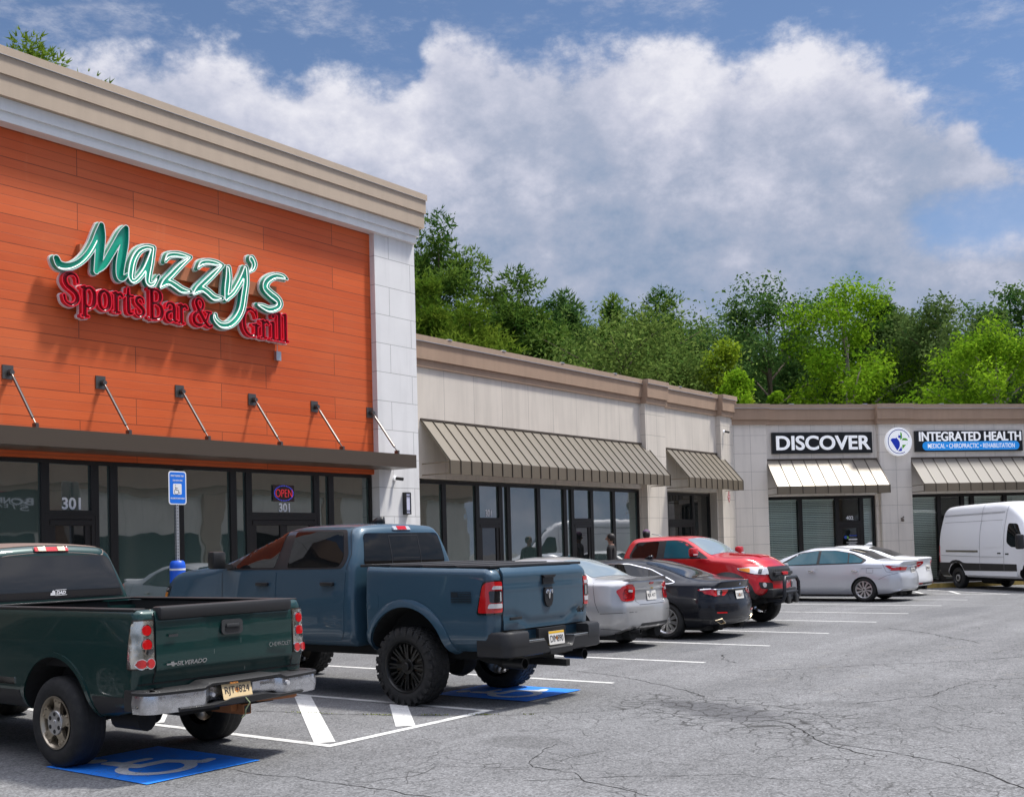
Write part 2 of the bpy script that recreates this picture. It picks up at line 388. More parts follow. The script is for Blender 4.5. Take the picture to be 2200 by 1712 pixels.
def sdf_strokes(strokes, x, y):
    """strokes: lists of (x, y, halfwidth); signed distance of their union on a grid"""
    F = np.full(x.shape, 9.0)
    for st in strokes:
        for (ax, ay, aw), (bx, by, bw) in zip(st, st[1:]):
            dx, dy = bx-ax, by-ay; l2 = dx*dx+dy*dy+1e-12
            t = np.clip(((x-ax)*dx+(y-ay)*dy)/l2, 0, 1)
            F = np.minimum(F, np.hypot(x-ax-t*dx, y-ay-t*dy)-(aw+(bw-aw)*t))
    return F
def contours(F, x0, y0, h, level=0.0, keep=1):
    ny, nx = F.shape; G = F-level; segs = {}
    def ip(i, j, i2, j2):
        a, c = G[j, i], G[j2, i2]; t = a/(a-c); return (x0+(i+(i2-i)*t)*h, y0+(j+(j2-j)*t)*h)
    pts = {}
    ins = G < 0
    cells = np.argwhere((ins[:-1, :-1] != ins[1:, 1:]) | (ins[:-1, 1:] != ins[1:, :-1]) | (ins[:-1, :-1] != ins[:-1, 1:]))
    nxt = {}
    for j, i in cells:
        c = [(i, j), (i+1, j), (i+1, j+1), (i, j+1)]; s = [ins[b, a] for a, b in c]; ed = []
        for k in range(4):
            a, d = c[k], c[(k+1) % 4]
            if s[k] != s[(k+1) % 4]:
                key = (min(a, d), max(a, d)); pts[key] = ip(*key[0], *key[1]); ed.append((key, s[k]))
        if len(ed) == 2:
            a, d = ed
            if a[1]: nxt[a[0]] = d[0]
            else: nxt[d[0]] = a[0]
        elif len(ed) == 4:
            for k in range(4):
                if ed[k][1]: nxt[ed[k][0]] = ed[(k-1) % 4][0] if False else ed[(k+1) % 4][0]
    loops = []; used = set()
    for k in list(nxt):
        if k in used: continue
        lp = []; q = k
        while q in nxt and q not in used: used.add(q); lp.append(pts[q]); q = nxt[q]
        if len(lp) > 6: loops.append(lp[::keep])
    return loops
def fill_loops(loops):
    V, E = [], []
    for lp in loops:
        o = len(V); V += [Vector(p) for p in lp]; E += [(o+i, o+(i+1) % len(lp)) for i in range(len(lp))]
    r = delaunay_2d_cdt(V, E, [], 0, 1e-6); v = r[0]; A = [np.array(lp) for lp in loops]; out = []
    for f in r[2]:
        cx = sum(v[i].x for i in f)/3; cy = sum(v[i].y for i in f)/3; c = 0
        for a in A:
            b = np.roll(a, -1, 0); m = (a[:, 1] > cy) != (b[:, 1] > cy)
            if m.any(): a, b = a[m], b[m]; c += int(((b[:, 0]-a[:, 0])*(cy-a[:, 1])/(b[:, 1]-a[:, 1])+a[:, 0] > cx).sum())
        if c % 2: out.append(f)
    return v, out
def fill_mesh(b, loops, P):
    v, f = fill_loops(loops); vs = [b.v(P(p.x, p.y)) for p in v]
    for t in f: b._f([vs[i] for i in t])
def wall_mesh(b, loops, P0, P1):
    for lp in loops:
        a = [b.v(P0(*p)) for p in lp]; c = [b.v(P1(*p)) for p in lp]; n = len(lp)
        for i in range(n): b._f([a[i], a[(i+1) % n], c[(i+1) % n], c[i]])
def stroke_grid(strokes, h, pad=.1):
    P = np.array([(p[0], p[1]) for s in strokes for p in s]); a = P.min(0)-pad; c = P.max(0)+pad
    nx, ny = int((c[0]-a[0])/h)+2, int((c[1]-a[1])/h)+2
    x, y = np.meshgrid(a[0]+np.arange(nx)*h, a[1]+np.arange(ny)*h)
    return sdf_strokes(strokes, x, y), a[0], a[1]
def arc(cx, cy, r, a0, a1, w, n=14): return [(cx+r*math.cos(R(a0+(a1-a0)*i/n)), cy+r*math.sin(R(a0+(a1-a0)*i/n)), w) for i in range(n+1)]
def wheelchair(w=.055):
    return [[(-.13, .78, w*1.5), (-.13, .781, w*1.5)], [(-.12, .60, w*1.15), (-.08, .25, w*1.15)], [(-.11, .47, w*.8), (.17, .47, w*.8)],
            [(-.08, .25, w), (.2, .25, w), (.34, -.06, w), (.45, -.03, w*.8)], arc(-.02, .08, .28, 118, 350, w*.85, 22)]
def parking_symbol(x0, x1, y0, y1, lab):
    b = MB(); b.quad((x0, y0, .008), (x1, y0, .008), (x1, y1, .008), (x0, y1, .008))
    t = tag(b.done('accessible_symbol', M_BLUE), lab, 'pavement marking', 'blue accessible parking symbols')
    st = wheelchair(.062); F, a, c = stroke_grid(st, .012); loops = contours(F, a, c, .012, 0, 2)
    cx, cy = (x0+x1)/2+.0, (y0+y1)/2-.27; b = MB()
    fill_mesh(b, loops, lambda u, v: (cx+u*1.0-.08, cy+v*1.02-.0, .0115))
    b.done('wheelchair_figure', M_SYM, t)
parking_symbol(5.38, 6.52, 7.68, 9.12, 'blue wheelchair square painted under the tail of the dark green truck')
parking_symbol(10.52, 11.66, 7.74, 9.16, 'blue wheelchair square painted under the tail of the slate blue truck')

# long wandering cracks
M_CRACK = mat('crack_dirt', (.012, .011, .010), 1)
def crack_line(b, pts, w0, w1, seed):
    rg = random.Random(seed); P = []
    for a, c in zip(pts, pts[1:]):
        n = max(2, int(math.dist(a, c)/.07))
        for i in range(n): t = i/n; P.append((a[0]+(c[0]-a[0])*t, a[1]+(c[1]-a[1])*t))
    P.append(pts[-1]); off = 0; prev = None
    for i, p in enumerate(P):
        off = off*.8+rg.uniform(-.025, .025)
        k = i/max(1, len(P)-1); w = (w0+(w1-w0)*k)*rg.uniform(.4, 1.5)
        d = Vector((P[min(i+1, len(P)-1)][0]-P[max(i-1, 0)][0], P[min(i+1, len(P)-1)][1]-P[max(i-1, 0)][1])).normalized(); s = Vector((-d.y, d.x))
        q = Vector(p)+s*off; cur = (b.v((*(q-s*w/2), .0022)), b.v((*(q+s*w/2), .0022)))
        if prev: b._f([prev[0], cur[0], cur[1], prev[1]])
        prev = cur
b = MB()
for i, (L, w0, w1) in enumerate((([(13.45, 9.16), (13.1, 8.17), (12.82, 7.53), (12.2, 6.65), (11.74, 6.16)], .012, .016), ([(10.47, 4.53), (9.78, 3.99), (9.37, 3.53), (9.16, 3.26)], .02, .015),
        ([(9.6, 3.8), (9.35, 3.01), (9.21, 2.66), (8.92, 2.34), (8.49, 1.94), (7.9, 1.3)], .012, .016), ([(8.44, 5.86), (7.92, 5.73), (7.62, 5.63), (7.43, 5.46), (7.41, 5.03), (7.19, 4.78), (7.12, 4.57), (6.97, 4.13)], .008, .01),
        ([(9.73, 7.36), (10.17, 6.66), (10.51, 6.36)], .01, .008), ([(16.21, 8.1), (15.59, 7.76), (15.22, 7.35)], .02, .015), ([(22.16, 7.46), (21.27, 6.51), (19.5, 5.03)], .02, .025),
        ([(6.14, 7.69), (6.18, 7.01), (6.21, 6.3), (6.19, 5.53), (6.1, 4.6)], .009, .013), ([(8.56, 10.13), (8.81, 9.1), (8.97, 8.61), (9.4, 7.76), (9.79, 7.09)], .014, .012),
        ([(7.0, 5.2), (7.6, 4.5), (8.0, 3.9), (8.05, 3.3)], .008, .008), ([(14.2, 6.8), (15.6, 5.6), (16.8, 4.4), (18.8, 3.2)], .014, .02), ([(12., 4.4), (13.0, 3.9), (14.5, 3.8), (15.4, 3.1)], .012, .01),
        ([(6.21, 6.3), (6.7, 6.1), (7.1, 6.2), (7.43, 5.46)], .006, .006))): crack_line(b, L, w0, w1, i)
tag(b.done('pavement_cracks', M_CRACK, fix=False), kind='structure')
M_WEED = mat('weed', (.17, .20, .03), .8)
b = MB(); rg = random.Random(3); L = [(8.56, 10.13), (8.81, 9.1), (8.97, 8.61), (9.4, 7.76), (9.79, 7.09)]
for i in range(520):
    k = rg.randrange(4); t = rg.random(); a, c = L[k], L[k+1]
    if math.sin((a[0]+(c[0]-a[0])*t)*21+k)+rg.uniform(-.6, .6) < .15: continue
    x, y = a[0]+(c[0]-a[0])*t+rg.gauss(0, .012), a[1]+(c[1]-a[1])*t+rg.gauss(0, .012)
    q = rg.uniform(0, 6.28); w = rg.uniform(.004, .009); h = rg.uniform(.006, .022); dx, dy = math.cos(q)*w, math.sin(q)*w
    b._f([b.v((x-dx, y-dy, .001)), b.v((x+dx, y+dy, .001)), b.v((x+rg.uniform(-.015, .015), y+rg.uniform(-.015, .015), h))])
tag(b.done('weeds', M_WEED, fix=False), kind='stuff')

# kerb and footway in front of the shops
M_CONC = stucco('concrete', (.40, .385, .35), .12, .9, .3, 90); M_YEL = stucco('yellow_kerb_paint', (.50, .36, .10), .15, .8, .2, 60, .3)
CD = Vector((math.cos(R(-42.04)), math.sin(R(-42.04)))); CN = Vector((CD.y, -CD.x))     # clinic front: along, outwards
CP = Vector((35.21, 17.0))
def offs(s, n): q = CP+CD*s+CN*n; return (q.x, q.y)
inner = offs(.6, 1.35)
b = MB(); b.prism([(2, 15.25), (34.3, 15.25), offs(.1, 1.2), offs(16, 1.2), offs(16, -.3), (35.2, 17.4), (2, 17.4)], .12, 'XY', .0)
tag(b.done('footway', M_CONC), kind='structure')
b = MB(); b.prism([(2, 15.1), (34.2, 15.1), (34.3, 15.245), (2, 15.245)], .135, 'XY', 0)
tag(b.done('kerb', M_CONC), kind='structure')
b = MB(); b.prism([offs(.12, 1.36), offs(16, 1.36), offs(16, 1.205), offs(.1, 1.205)], .15, 'XY', 0)
tag(b.done('yellow_kerb', M_YEL), kind='structure')
# ------------------------------------------------------------------ building materials
def wood_panel():
    m = mat('orange_wood_panel', (.56, .115, .024), .55); t = NT(m); p = t.obj()
    s = t.new('ShaderNodeSeparateXYZ'); t.L.new(p, s.inputs[0])
    cb = t.new('ShaderNodeCombineXYZ'); t.L.new(s.outputs[0], cb.inputs[0]); t.L.new(s.outputs[2], cb.inputs[1])
    br = t.new('ShaderNodeTexBrick', offset=.37, offset_frequency=2, squash=1); t.L.new(cb.outputs[0], br.inputs['Vector'])
    br.inputs['Scale'].default_value = 1; br.inputs['Brick Width'].default_value = 2.9; br.inputs['Row Height'].default_value = .45
    br.inputs['Mortar Size'].default_value = .006; br.inputs['Mortar Smooth'].default_value = 0; br.inputs['Bias'].default_value = 0
    br.inputs['Color1'].default_value = (0, 0, 0, 1); br.inputs['Color2'].default_value = (1, 1, 1, 1); br.inputs['Mortar'].default_value = (.5, .5, .5, 1)
    half = t.math('ABSOLUTE', t.math('SUBTRACT', t.math('FRACT', t.math('MULTIPLY', s.outputs[2], 1/.15)), .5))
    line = t.rng(half, .474, .484, 0, .8)
    gap = t.math('MAXIMUM', br.outputs['Fac'], line)
    sepc = t.new('ShaderNodeSeparateColor'); t.L.new(br.outputs['Color'], sepc.inputs[0])
    g1 = t.noise(1, 6, .65, t.mapv(p, (2.2, 1, 46))); g2 = t.noise(1, 4, .6, t.mapv(p, (.8, 1, 13)))
    f = t.math('ADD', t.math('ADD', t.math('MULTIPLY', t.math('SUBTRACT', g1, .5), .75), t.math('MULTIPLY', t.math('SUBTRACT', g2, .5), .5)), t.math('MULTIPLY', t.math('SUBTRACT', sepc.outputs[0], .5), .42))
    wn = t.new('ShaderNodeTexWhiteNoise', noise_dimensions='2D'); cq = t.new('ShaderNodeCombineXYZ'); t.L.new(t.math('FLOOR', t.math('MULTIPLY', s.outputs[2], 1/.15)), cq.inputs[0]); t.L.new(t.math('FLOOR', t.math('MULTIPLY', br.outputs['Color'], 31)), cq.inputs[1]); t.L.new(cq.outputs[0], wn.inputs['Vector'])
    f = t.math('ADD', f, t.math('MULTIPLY', t.math('SUBTRACT', wn.outputs['Value'], .5), .26))
    fade = t.noise(.35, 4, .5, p)
    c = t.mix(t.rng(f, -.4, .4), (.54, .076, .010), (.72, .122, .020))
    c = t.mix(t.rng(fade, .45, .75, 0, .35), c, (.66, .19, .07))
    stain = t.noise(1, 5, .65, t.mapv(p, (1.6, 1, .25), (4, 0, 0)))
    c = t.mix(t.rng(stain, .6, .78, 0, .22), c, (.72, .34, .17))
    c = t.mix(t.math('MULTIPLY', gap, .8), c, (.12, .024, .006))
    t.col(c); t.bump(t.math('SUBTRACT', t.math('MULTIPLY', g1, .12), gap), .5, .006)
    return m
def block_panel(name, col, bw, bh, off, x0=0, z0=0, var=.05, line=.012, lc=.45):
    m = mat(name, col, .8); t = NT(m); p = t.obj()
    s = t.new('ShaderNodeSeparateXYZ'); t.L.new(p, s.inputs[0])
    cb = t.new('ShaderNodeCombineXYZ'); t.L.new(t.math('SUBTRACT', s.outputs[0], x0), cb.inputs[0]); t.L.new(t.math('SUBTRACT', s.outputs[2], z0), cb.inputs[1])
    br = t.new('ShaderNodeTexBrick', offset=off, offset_frequency=2, squash=1); t.L.new(cb.outputs[0], br.inputs['Vector'])
    br.inputs['Scale'].default_value = 1; br.inputs['Brick Width'].default_value = bw; br.inputs['Row Height'].default_value = bh
    br.inputs['Mortar Size'].default_value = line/2; br.inputs['Mortar Smooth'].default_value = 0
    n = t.noise(1.1, 6, .6, p); st = t.noise(1, 5, .6, t.mapv(p, (4, 4, .3)))
    f = t.math('MULTIPLY', t.rng(n, .3, .7, 1-var, 1+var), t.rng(st, .45, .75, 1, .85))
    f = t.math('MULTIPLY', f, t.rng(br.outputs['Fac'], 0, 1, 1, lc))
    v = t.new('ShaderNodeVectorMath', operation='SCALE'); v.inputs[0].default_value = col; t.L.new(f, v.inputs['Scale'])
    t.col(v.outputs[0]); t.bump(t.math('SUBTRACT', t.math('MULTIPLY', t.noise(70, 3, .6, p), .15), br.outputs['Fac']), .4, .008)
    return m
M_ORANGE = wood_panel()
M_WHITEP = block_panel('white_block_panel', (.78, .775, .77), 1.36, .62, .5, .2, .02)
M_WTRIM = stucco('white_trim', (.80, .80, .79), .03, .7, .15, 80, .06)
M_TANA = stucco('tan_cornice', (.50, .40, .305), .04, .8, .25, 70, .07)
M_TANL = stucco('brown_cornice', (.385, .265, .185), .05, .8, .25, 70, .10)
M_LIP = stucco('cornice_lip', (.40, .29, .21), .05, .7, .2, 70, .1)
M_WALLL = block_panel('beige_wall_panel', (.66, .60, .525), 1.122, 30., 0, 17.92, -10, .045, .014, .6)
M_PIER = block_panel('beige_pier_block', (.66, .60, .525), .60, .62, 0, 29.3, .05, .045, .014, .6)
M_WALLC = block_panel('clinic_wall_panel', (.75, .69, .62), 1.18, 30., 0, -.55, -10, .045, .014, .65)
M_PIERC = block_panel('clinic_pier_block', (.75, .69, .62), .60, .62, 0, .68, -.23, .045, .014, .6)
M_ROOF = stucco('flat_roof', (.3, .29, .27), .1, .9, .2, 20, .1)
M_FRAME = mat('dark_bronze_frame', (.018, .016, .015), .38, .3)
M_DOORF = mat('door_bronze', (.022, .019, .018), .35, .3)
M_TAUPE = mat('taupe_metal', (.100, .076, .056), .38, .35)
M_SEAM = mat('awning_seam', (.055, .045, .034), .45, .3)
M_AWN = mat('awning_metal', (.25, .22, .175), .36, .4)
M_AWNF = mat('awning_fascia', (.19, .155, .11), .42, .35)
M_STEEL = mat('grey_steel', (.16, .15, .14), .35, .85); M_BLACK = mat('black_plastic', (.012, .012, .013), .45)
M_GALV = mat('galvanised_steel', (.55, .56, .58), .4, .8)
def storefront_glass(name, tint, refl):
    m = mat(name, tint, .015, spec=.5, ior=refl); t = NT(m); p = t.obj()
    n = t.noise(.55, 3, .5, p); t.bump(n, .05, .10)
    return m
M_GLASS = storefront_glass('storefront_glass', (.055, .088, .078), 2.9)
M_GLASSD = storefront_glass('door_glass', (.010, .012, .012), 1.9)
def clear_glass():
    m = bpy.data.materials.new('clear_window_glass'); m.use_nodes = True; nt = m.node_tree; N = nt.nodes; L = nt.links; N.clear()
    o = N.new('ShaderNodeOutputMaterial'); mx = N.new('ShaderNodeMixShader'); tr = N.new('ShaderNodeBsdfTransparent'); gl = N.new('ShaderNodeBsdfGlossy'); fr = N.new('ShaderNodeFresnel')
    tr.inputs[0].default_value = (.93, .97, .95, 1); gl.inputs['Roughness'].default_value = .02; fr.inputs['IOR'].default_value = 1.5
    L.new(fr.outputs[0], mx.inputs[0]); L.new(tr.outputs[0], mx.inputs[1]); L.new(gl.outputs[0], mx.inputs[2]); L.new(mx.outputs[0], o.inputs[0]); return m
M_CLEAR = clear_glass()
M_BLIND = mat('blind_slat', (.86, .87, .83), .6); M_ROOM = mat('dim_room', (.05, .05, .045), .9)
M_TXTW = mat('white_vinyl', (.80, .80, .82), .5)

# ------------------------------------------------------------------ text
def text_mesh(body, width=None, height=None, depth=.004, bold=0., shear=0., sx=1., align='CENTER', spacing=1.):
    cu = bpy.data.curves.new('text', 'FONT'); cu.body = body; cu.size = 1; cu.extrude = .5; cu.offset = bold; cu.shear = shear
    cu.align_x = align; cu.fill_mode = 'BOTH'; cu.space_character = spacing; cu.resolution_u = 6
    o = bpy.data.objects.new('text', cu); COL.objects.link(o); bpy.context.view_layer.update()
    dg = bpy.context.evaluated_depsgraph_get(); me = bpy.data.meshes.new_from_object(o.evaluated_get(dg))
    bpy.data.objects.remove(o); bpy.data.curves.remove(cu)
    co = np.zeros(len(me.vertices)*3); me.vertices.foreach_get('co', co); co = co.reshape(-1, 3)
    mn, mx = co.min(0), co.max(0); c = (mn+mx)/2
    k = (width/(mx[0]-mn[0])/sx) if width else height/(mx[1]-mn[1])
    if width and height: kx, ky = width/(mx[0]-mn[0]), height/(mx[1]-mn[1])
    else: kx, ky = k*sx, k
    if align != 'CENTER': c[0] = mn[0] if align == 'LEFT' else mx[0]
    out = np.stack([(co[:, 0]-c[0])*kx, (co[:, 1]-c[1])*ky, co[:, 2]*depth], 1)   # z in +-depth/2, faces +z
    me.vertices.foreach_set('co', out.ravel()); me.update(); return me
def wall_matrix(x, y, z, rz=0., tilt=0.):
    """text plane standing upright, read from -Y when rz is 0"""
    return Matrix.Translation((x, y, z)) @ Matrix.Rotation(rz, 4, 'Z') @ Matrix.Rotation(R(90)+tilt, 4, 'X')
def text_obj(name, body, m, mw, parent=None, **k):
    me = text_mesh(body, **k); me.transform(mw); me.materials.append(m); return link(name, me, parent)

# ------------------------------------------------------------------ shop fronts (x along the front, y inwards)
def storefront(root, xs, z0, z1, y, doors=(), dh=2.58, fw=.07, blinds=False, glass=None, doorglass=None, spread=(), doublew=1.4):
    glass = glass or M_GLASS; doorglass = doorglass or M_GLASSD; n = len(xs)-1
    def ring(b, xa, xb, za, zb, w, ya, yb, bot=True):
        b.box((xa, ya, za), (xa+w, yb, zb)); b.box((xb-w, ya, za), (xb, yb, zb)); b.box((xa+w, ya, zb-w), (xb-w, yb, zb))
        if bot: b.box((xa+w, ya, za), (xb-w, yb, za+w))
    for i in range(n):
        xa, xb = xs[i]+.001, xs[i+1]-.001; za = z0
        if i in doors:
            za = dh
            d = MB(); ring(d, xa+fw, xb-fw, z0+.02, dh-fw, .11, y-.03, y+.03)
            ring(d, xa, xb, z0, dh, fw, y-.05, y+.05, False)
            d.box((xa+fw, y-.062, dh-fw-.10), (xb-fw, y-.032, dh-fw-.02))
            if xb-xa > doublew: d.box(((xa+xb)/2-.09, y-.028, z0+.13), ((xa+xb)/2+.09, y+.028, dh-fw-.11))
            do = d.done('door', M_DOORF, root)
            g = MB(); g.box((xa+fw+.10, y-.006, z0+.12), (xb-fw-.10, y+.006, dh-fw-.10)); g.done('pane', doorglass, do)
            h = MB()
            for hx in ([xb-fw-.15] if xb-xa <= doublew else [(xa+xb)/2-.13, (xa+xb)/2+.13]): h.tube([(hx, y-.04, 1.0), (hx, y-.09, 1.02), (hx, y-.09, 1.32), (hx, y-.04, 1.34)], .014, 6)
            h.done('handle', M_STEEL, do)
        w = MB(); ring(w, xa, xb, za+.001, z1, fw, y-.055, y+.055); wo = w.done('window', M_FRAME, root)
        g = MB(); g.box((xa+fw-.005, y-.006, za+fw-.005), (xb-fw+.005, y+.006, z1-fw+.005)); g.done('pane', glass, wo)
        if blinds and i not in doors:
            s = MB(); rg = random.Random(i); k = int((z1-za-.16)/.062)
            for j in range(k):
                zz = z1-.1-j*.062; tl = .0225+rg.uniform(-.003, .003)
                s.quad((xa+.08, y+.10, zz-tl), (xb-.08, y+.10, zz-tl+rg.uniform(-.003, .003)), (xb-.08, y+.118, zz+tl), (xa+.08, y+.118, zz+tl))
            for q in (.2, .8):
                xx = xa+(xb-xa)*q; s.box((xx-.004, y+.095, za+.1), (xx+.004, y+.099, z1-.08))
            s.box((xa+.08, y+.09, z1-.13), (xb-.08, y+.15, z1-.08)); s.done('blind', M_BLIND, wo)
def awning(root, x0, x1, zt, zf, zb, d, y, n, top=None, name='awning'):
    b = MB(); b.mi = 0
    th = .018
    # sloping sheet
    b.prism([(y-.0, zt), (y-d, zf), (y-d, zf-th), (y-.0, zt-th)], x1-x0, 'YZ', x0)
    b.mi = 1
    b.prism([(y-d, zf-th-.001), (y-d-.004, zf-.003), (y-d-.004, zb), (y-d+.02, zb), (y-d+.02, zf-th-.001)], x1-x0, 'YZ', x0)
    # end frames and front rail
    for x in (x0+.015, x1-.015):
        b.tube([(x, y-d+.02, zf-.04), (x, y-.01, zf-.04)], .014, 6); b.tube([(x, y-d+.02, zb+.015), (x, y-.01, zb+.015)], .014, 6)
    b.tube([(x0, y-d+.025, zb+.012), (x1, y-d+.025, zb+.012)], .016, 6)
    b.mi = 2
    for i in range(n+1):
        x = x0+.012+(x1-x0-.024)*i/n
        dy, dz = -d, zf-zt; l = math.hypot(dy, dz); ny, nz2 = -dz/l*-1, d/l
        o = .022
        b.prism([(y-.0, zt+.001), (y-d, zf+.001), (y-d-o*.8, zf+o*.5), (y-.0-o*.5, zt+o)], .016, 'YZ', x-.008)
        b.prism([(y-d-.005, zf+.004), (y-d-.005, zb), (y-d-o, zb), (y-d-o, zf+.004)], .016, 'YZ', x-.008)
    b.mi = 3
    b.box((x0-.01, y-.03, zt-.01), (x1+.01, y+.0, zt+.035))
    return b.done(name, [top or M_AWN, M_AWNF, M_SEAM, M_TAUPE], root)

# ---- restaurant
bA = thing('restaurant_building', 'tall restaurant building clad in orange wood panels with white corner pillar', 'building', (0, 16.7, 0))
YA = 0.0
b = MB(); b.box((7.0, 0, 3.40), (17.62, .25, 8.62)); b.done('orange_cladding', M_ORANGE, bA)
b = MB(); b.box((5.8, .26, 3.3), (18.70, 24, 9.3)); b.box((5.8, .9, 0.0), (18.7, 24, 3.29)); b.done('wall', M_WTRIM, bA)
for px_ in (17.44, 5.75):
    b = MB(); b.box((px_, -.14, .121), (px_+1.28, .255, 8.565)); b.done('pillar', M_WHITEP, bA)
def cornice_ring(b, prof, xr, ydep, x0=5.6):
    """prof: (front y, right x, z0, z1) courses"""
    for fy, rx, za, zb in prof: b.box((x0, fy, za), (rx, ydep, zb))
b = MB(); b.mi = 0
cornice_ring(b, [(-.37, 18.83, 8.915, 9.24), (-.40, 18.86, 9.242, 9.53)], 0, 1.2)
b.mi = 1; cornice_ring(b, [(-.425, 18.885, 9.532, 9.665)], 0, 1.2)
b.mi = 2; cornice_ring(b, [(-.24, 18.70, 8.565, 8.72), (-.28, 18.75, 8.721, 8.913)], 0, 1.2)
b.mi = 3; b.box((5.6, -.43, 9.526), (18.89, 1.2, 9.5315))
b.done('cornice', [M_TANA, M_TANA, M_WTRIM, M_GALV], bA)
storefront(bA, [7.04, 8.4, 9.94, 10.83, 11.19, 12.53, 13.72, 14.09, 15.83, 16.23, 17.42], .121, 3.395, .12, doors=(2, 7), dh=2.50)
b = MB(); b.box((6.6, -.86, 3.50), (17.83, -.012, 3.775));
can = b.done('canopy', M_TAUPE, bA)
for i, x in enumerate((7.68, 9.29, 10.91, 12.49, 14.14, 15.74, 17.33)):
    b = MB(); top = Vector((x+.02, -.07, 4.70)); bot = Vector((x+.02, -.76, 3.83)); d = (bot-top)
    b.box((x-.09, -.016, 4.60), (x+.09, -.001, 4.82)); b.box((x+.005, -.10, 4.655), (x+.035, -.016, 4.745))
    b.lathe([(0, -.11), (.04, -.11), (.04, -.04), (0, -.04)], 10, 'y', (x+.02, -.0, 4.70))
    b.tube([top, top+d*.10], .013, 6); b.tube([top+d*.10, top+d*.88], .024, 8); b.tube([top+d*.88, bot], .012, 6)
    b.box((x-.005, -.80, 3.776), (x+.045, -.70, 3.85)); b.lathe([(0, -.03), (.03, -.03), (.03, .03), (0, .03)], 8, 'x', (x+.02, -.76, 3.83))
    b.done('brace_rod', M_STEEL, can, 40)
M_POLEB = M_BLACK

# ---- low shop row
bL = thing('shop_building', 'low beige shop building with brown cornice and two ribbed metal awnings', 'building', (0, 17.0, 0))
b = MB(); b.box((18.73, 0, 3.398), (35.2, .3, 5.95)); b.done('upper_wall', M_WALLL, bL)
b = MB(); b.box((18.73, .301, 3.3), (37.5, 22, 6.3)); b.box((18.73, .9, 0), (36.3, 22, 3.29)); b.done('wall', M_PIER, bL)
def piers(root, m, L):
    for boxes in L:
        b = MB()
        for p, q in boxes: b.box(p, q)
        b.done('pier', m, root)
piers(bL, M_PIER, [[((29.2, .0, .121), (30.62, .6, 3.397)), ((29.22, -.17, .121), (30.42, .05, 5.97))], [((34.1, .0, .121), (35.25, .6, 3.397)), ((34.19, -.17, .121), (35.10, .05, 5.97))], [((18.73, 0, .121), (19.2, .6, 3.397))]])
def low_cornice(root, segs, zs, dep, mats, clips=()):
    """segs: (x0, x1, proud)"""
    b = MB(); za, zb, zc, zd = zs
    for i, (x0, x1, pr) in enumerate(segs):
        b.mi = 0; b.box((x0, -pr-.05, za), (x1, dep, zb)); b.box((x0-(.0), -pr-.10, zb+.001), (x1, dep, zc))
        b.mi = 1; b.box((x0, -pr-.135, zc+.001), (x1, dep, zd)); b.mi = 2; b.box((x0, -pr-.14, zc-.012), (x1, -pr-.101, zc+.0005))
    for x in clips: b.box((x, -.15, zd-.004), (x+.13, -.02, zd+.022))
    return b.done('cornice', mats, root)
low_cornice(bL, [(18.74, 29.199, 0), (29.2, 30.47, .19), (30.471, 34.169, 0), (34.17, 35.22, .19)], (5.951, 6.126, 6.535, 6.665), .6, [M_TANL, M_LIP, M_GALV], (20.2, 22.3, 24.9, 27.6, 31.5, 33.6))
storefront(bL, [19.21, 20.2, 21.46, 22.39, 22.72, 24.03, 25.26, 25.62, 26.59, 27.76, 29.19], .121, 3.36, .16, doors=(2, 7), dh=2.44)
storefront(bL, [30.63, 31.14, 32.9, 34.09], .121, 3.36, .30, doors=(1,), dh=2.44, glass=M_GLASSD)
awning(bL, 19.3, 29.45, 4.735, 3.76, 3.45, .83, -.001, 26)
awning(bL, 30.66, 34.45, 4.68, 3.755, 3.44, .80, -.001, 10)
# ---- clinic
bC = thing('clinic_building', 'low beige clinic building facing the lot with black sign boards', 'building', (CP.x, CP.y, 0), R(-42.04))
E_X = 17.0
b = MB(); b.box((1.26, 0, 3.25), (E_X, .3, 5.72)); b.done('upper_wall', M_WALLC, bC)
b = MB(); b.box((.3, .301, 3.26), (E_X, 20, 6.1)); b.box((.3, 2.6, 0), (E_X, 20, 3.25)); b.done('wall', M_PIERC, bC)
piers(bC, M_PIERC, [[((-.05, -.16, .121), (1.265, .6, 5.719))], [((5.36, 0, .121), (6.72, .6, 3.249)), ((5.46, -.16, .121), (6.66, .05, 5.719))], [((12.4, -.16, .121), (13.6, .6, 5.719))]])
low_cornice(bC, [(-.08, 1.37, .18), (1.371, 5.369, 0), (5.37, 6.74, .19), (6.741, 12.3, 0), (12.301, 13.7, .19), (13.701, E_X, 0)], (5.721, 5.886, 6.275, 6.42), .6, [M_TANL, M_LIP, M_GALV], (2.2, 4.95, 7.9, 9.6))
storefront(bC, [1.27, 2.547, 3.926, 4.84, 5.355], .121, 3.22, .14, doors=(2,), dh=2.29, blinds=True, glass=M_CLEAR, doorglass=M_CLEAR)
storefront(bC, [6.73, 7.84, 8.76, 9.15, 10.46, 11.5, 12.39], .121, 3.22, .14, doors=(1,), dh=2.29, blinds=True, glass=M_CLEAR, doorglass=M_CLEAR)
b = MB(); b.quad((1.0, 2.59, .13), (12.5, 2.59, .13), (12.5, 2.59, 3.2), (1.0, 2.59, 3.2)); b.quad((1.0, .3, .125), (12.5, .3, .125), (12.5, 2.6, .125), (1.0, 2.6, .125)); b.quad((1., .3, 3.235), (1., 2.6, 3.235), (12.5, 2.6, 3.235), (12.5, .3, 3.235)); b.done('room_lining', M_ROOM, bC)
M_AWNC = mat('awning_metal_glint', (.22, .195, .16), .42, .35); M_AWNC2 = mat('awning_metal_pale', (.17, .152, .128), .55, .0)
awning(bC, 1.275, 5.43, 4.51, 3.56, 3.29, .87, -.001, 9, M_AWNC)
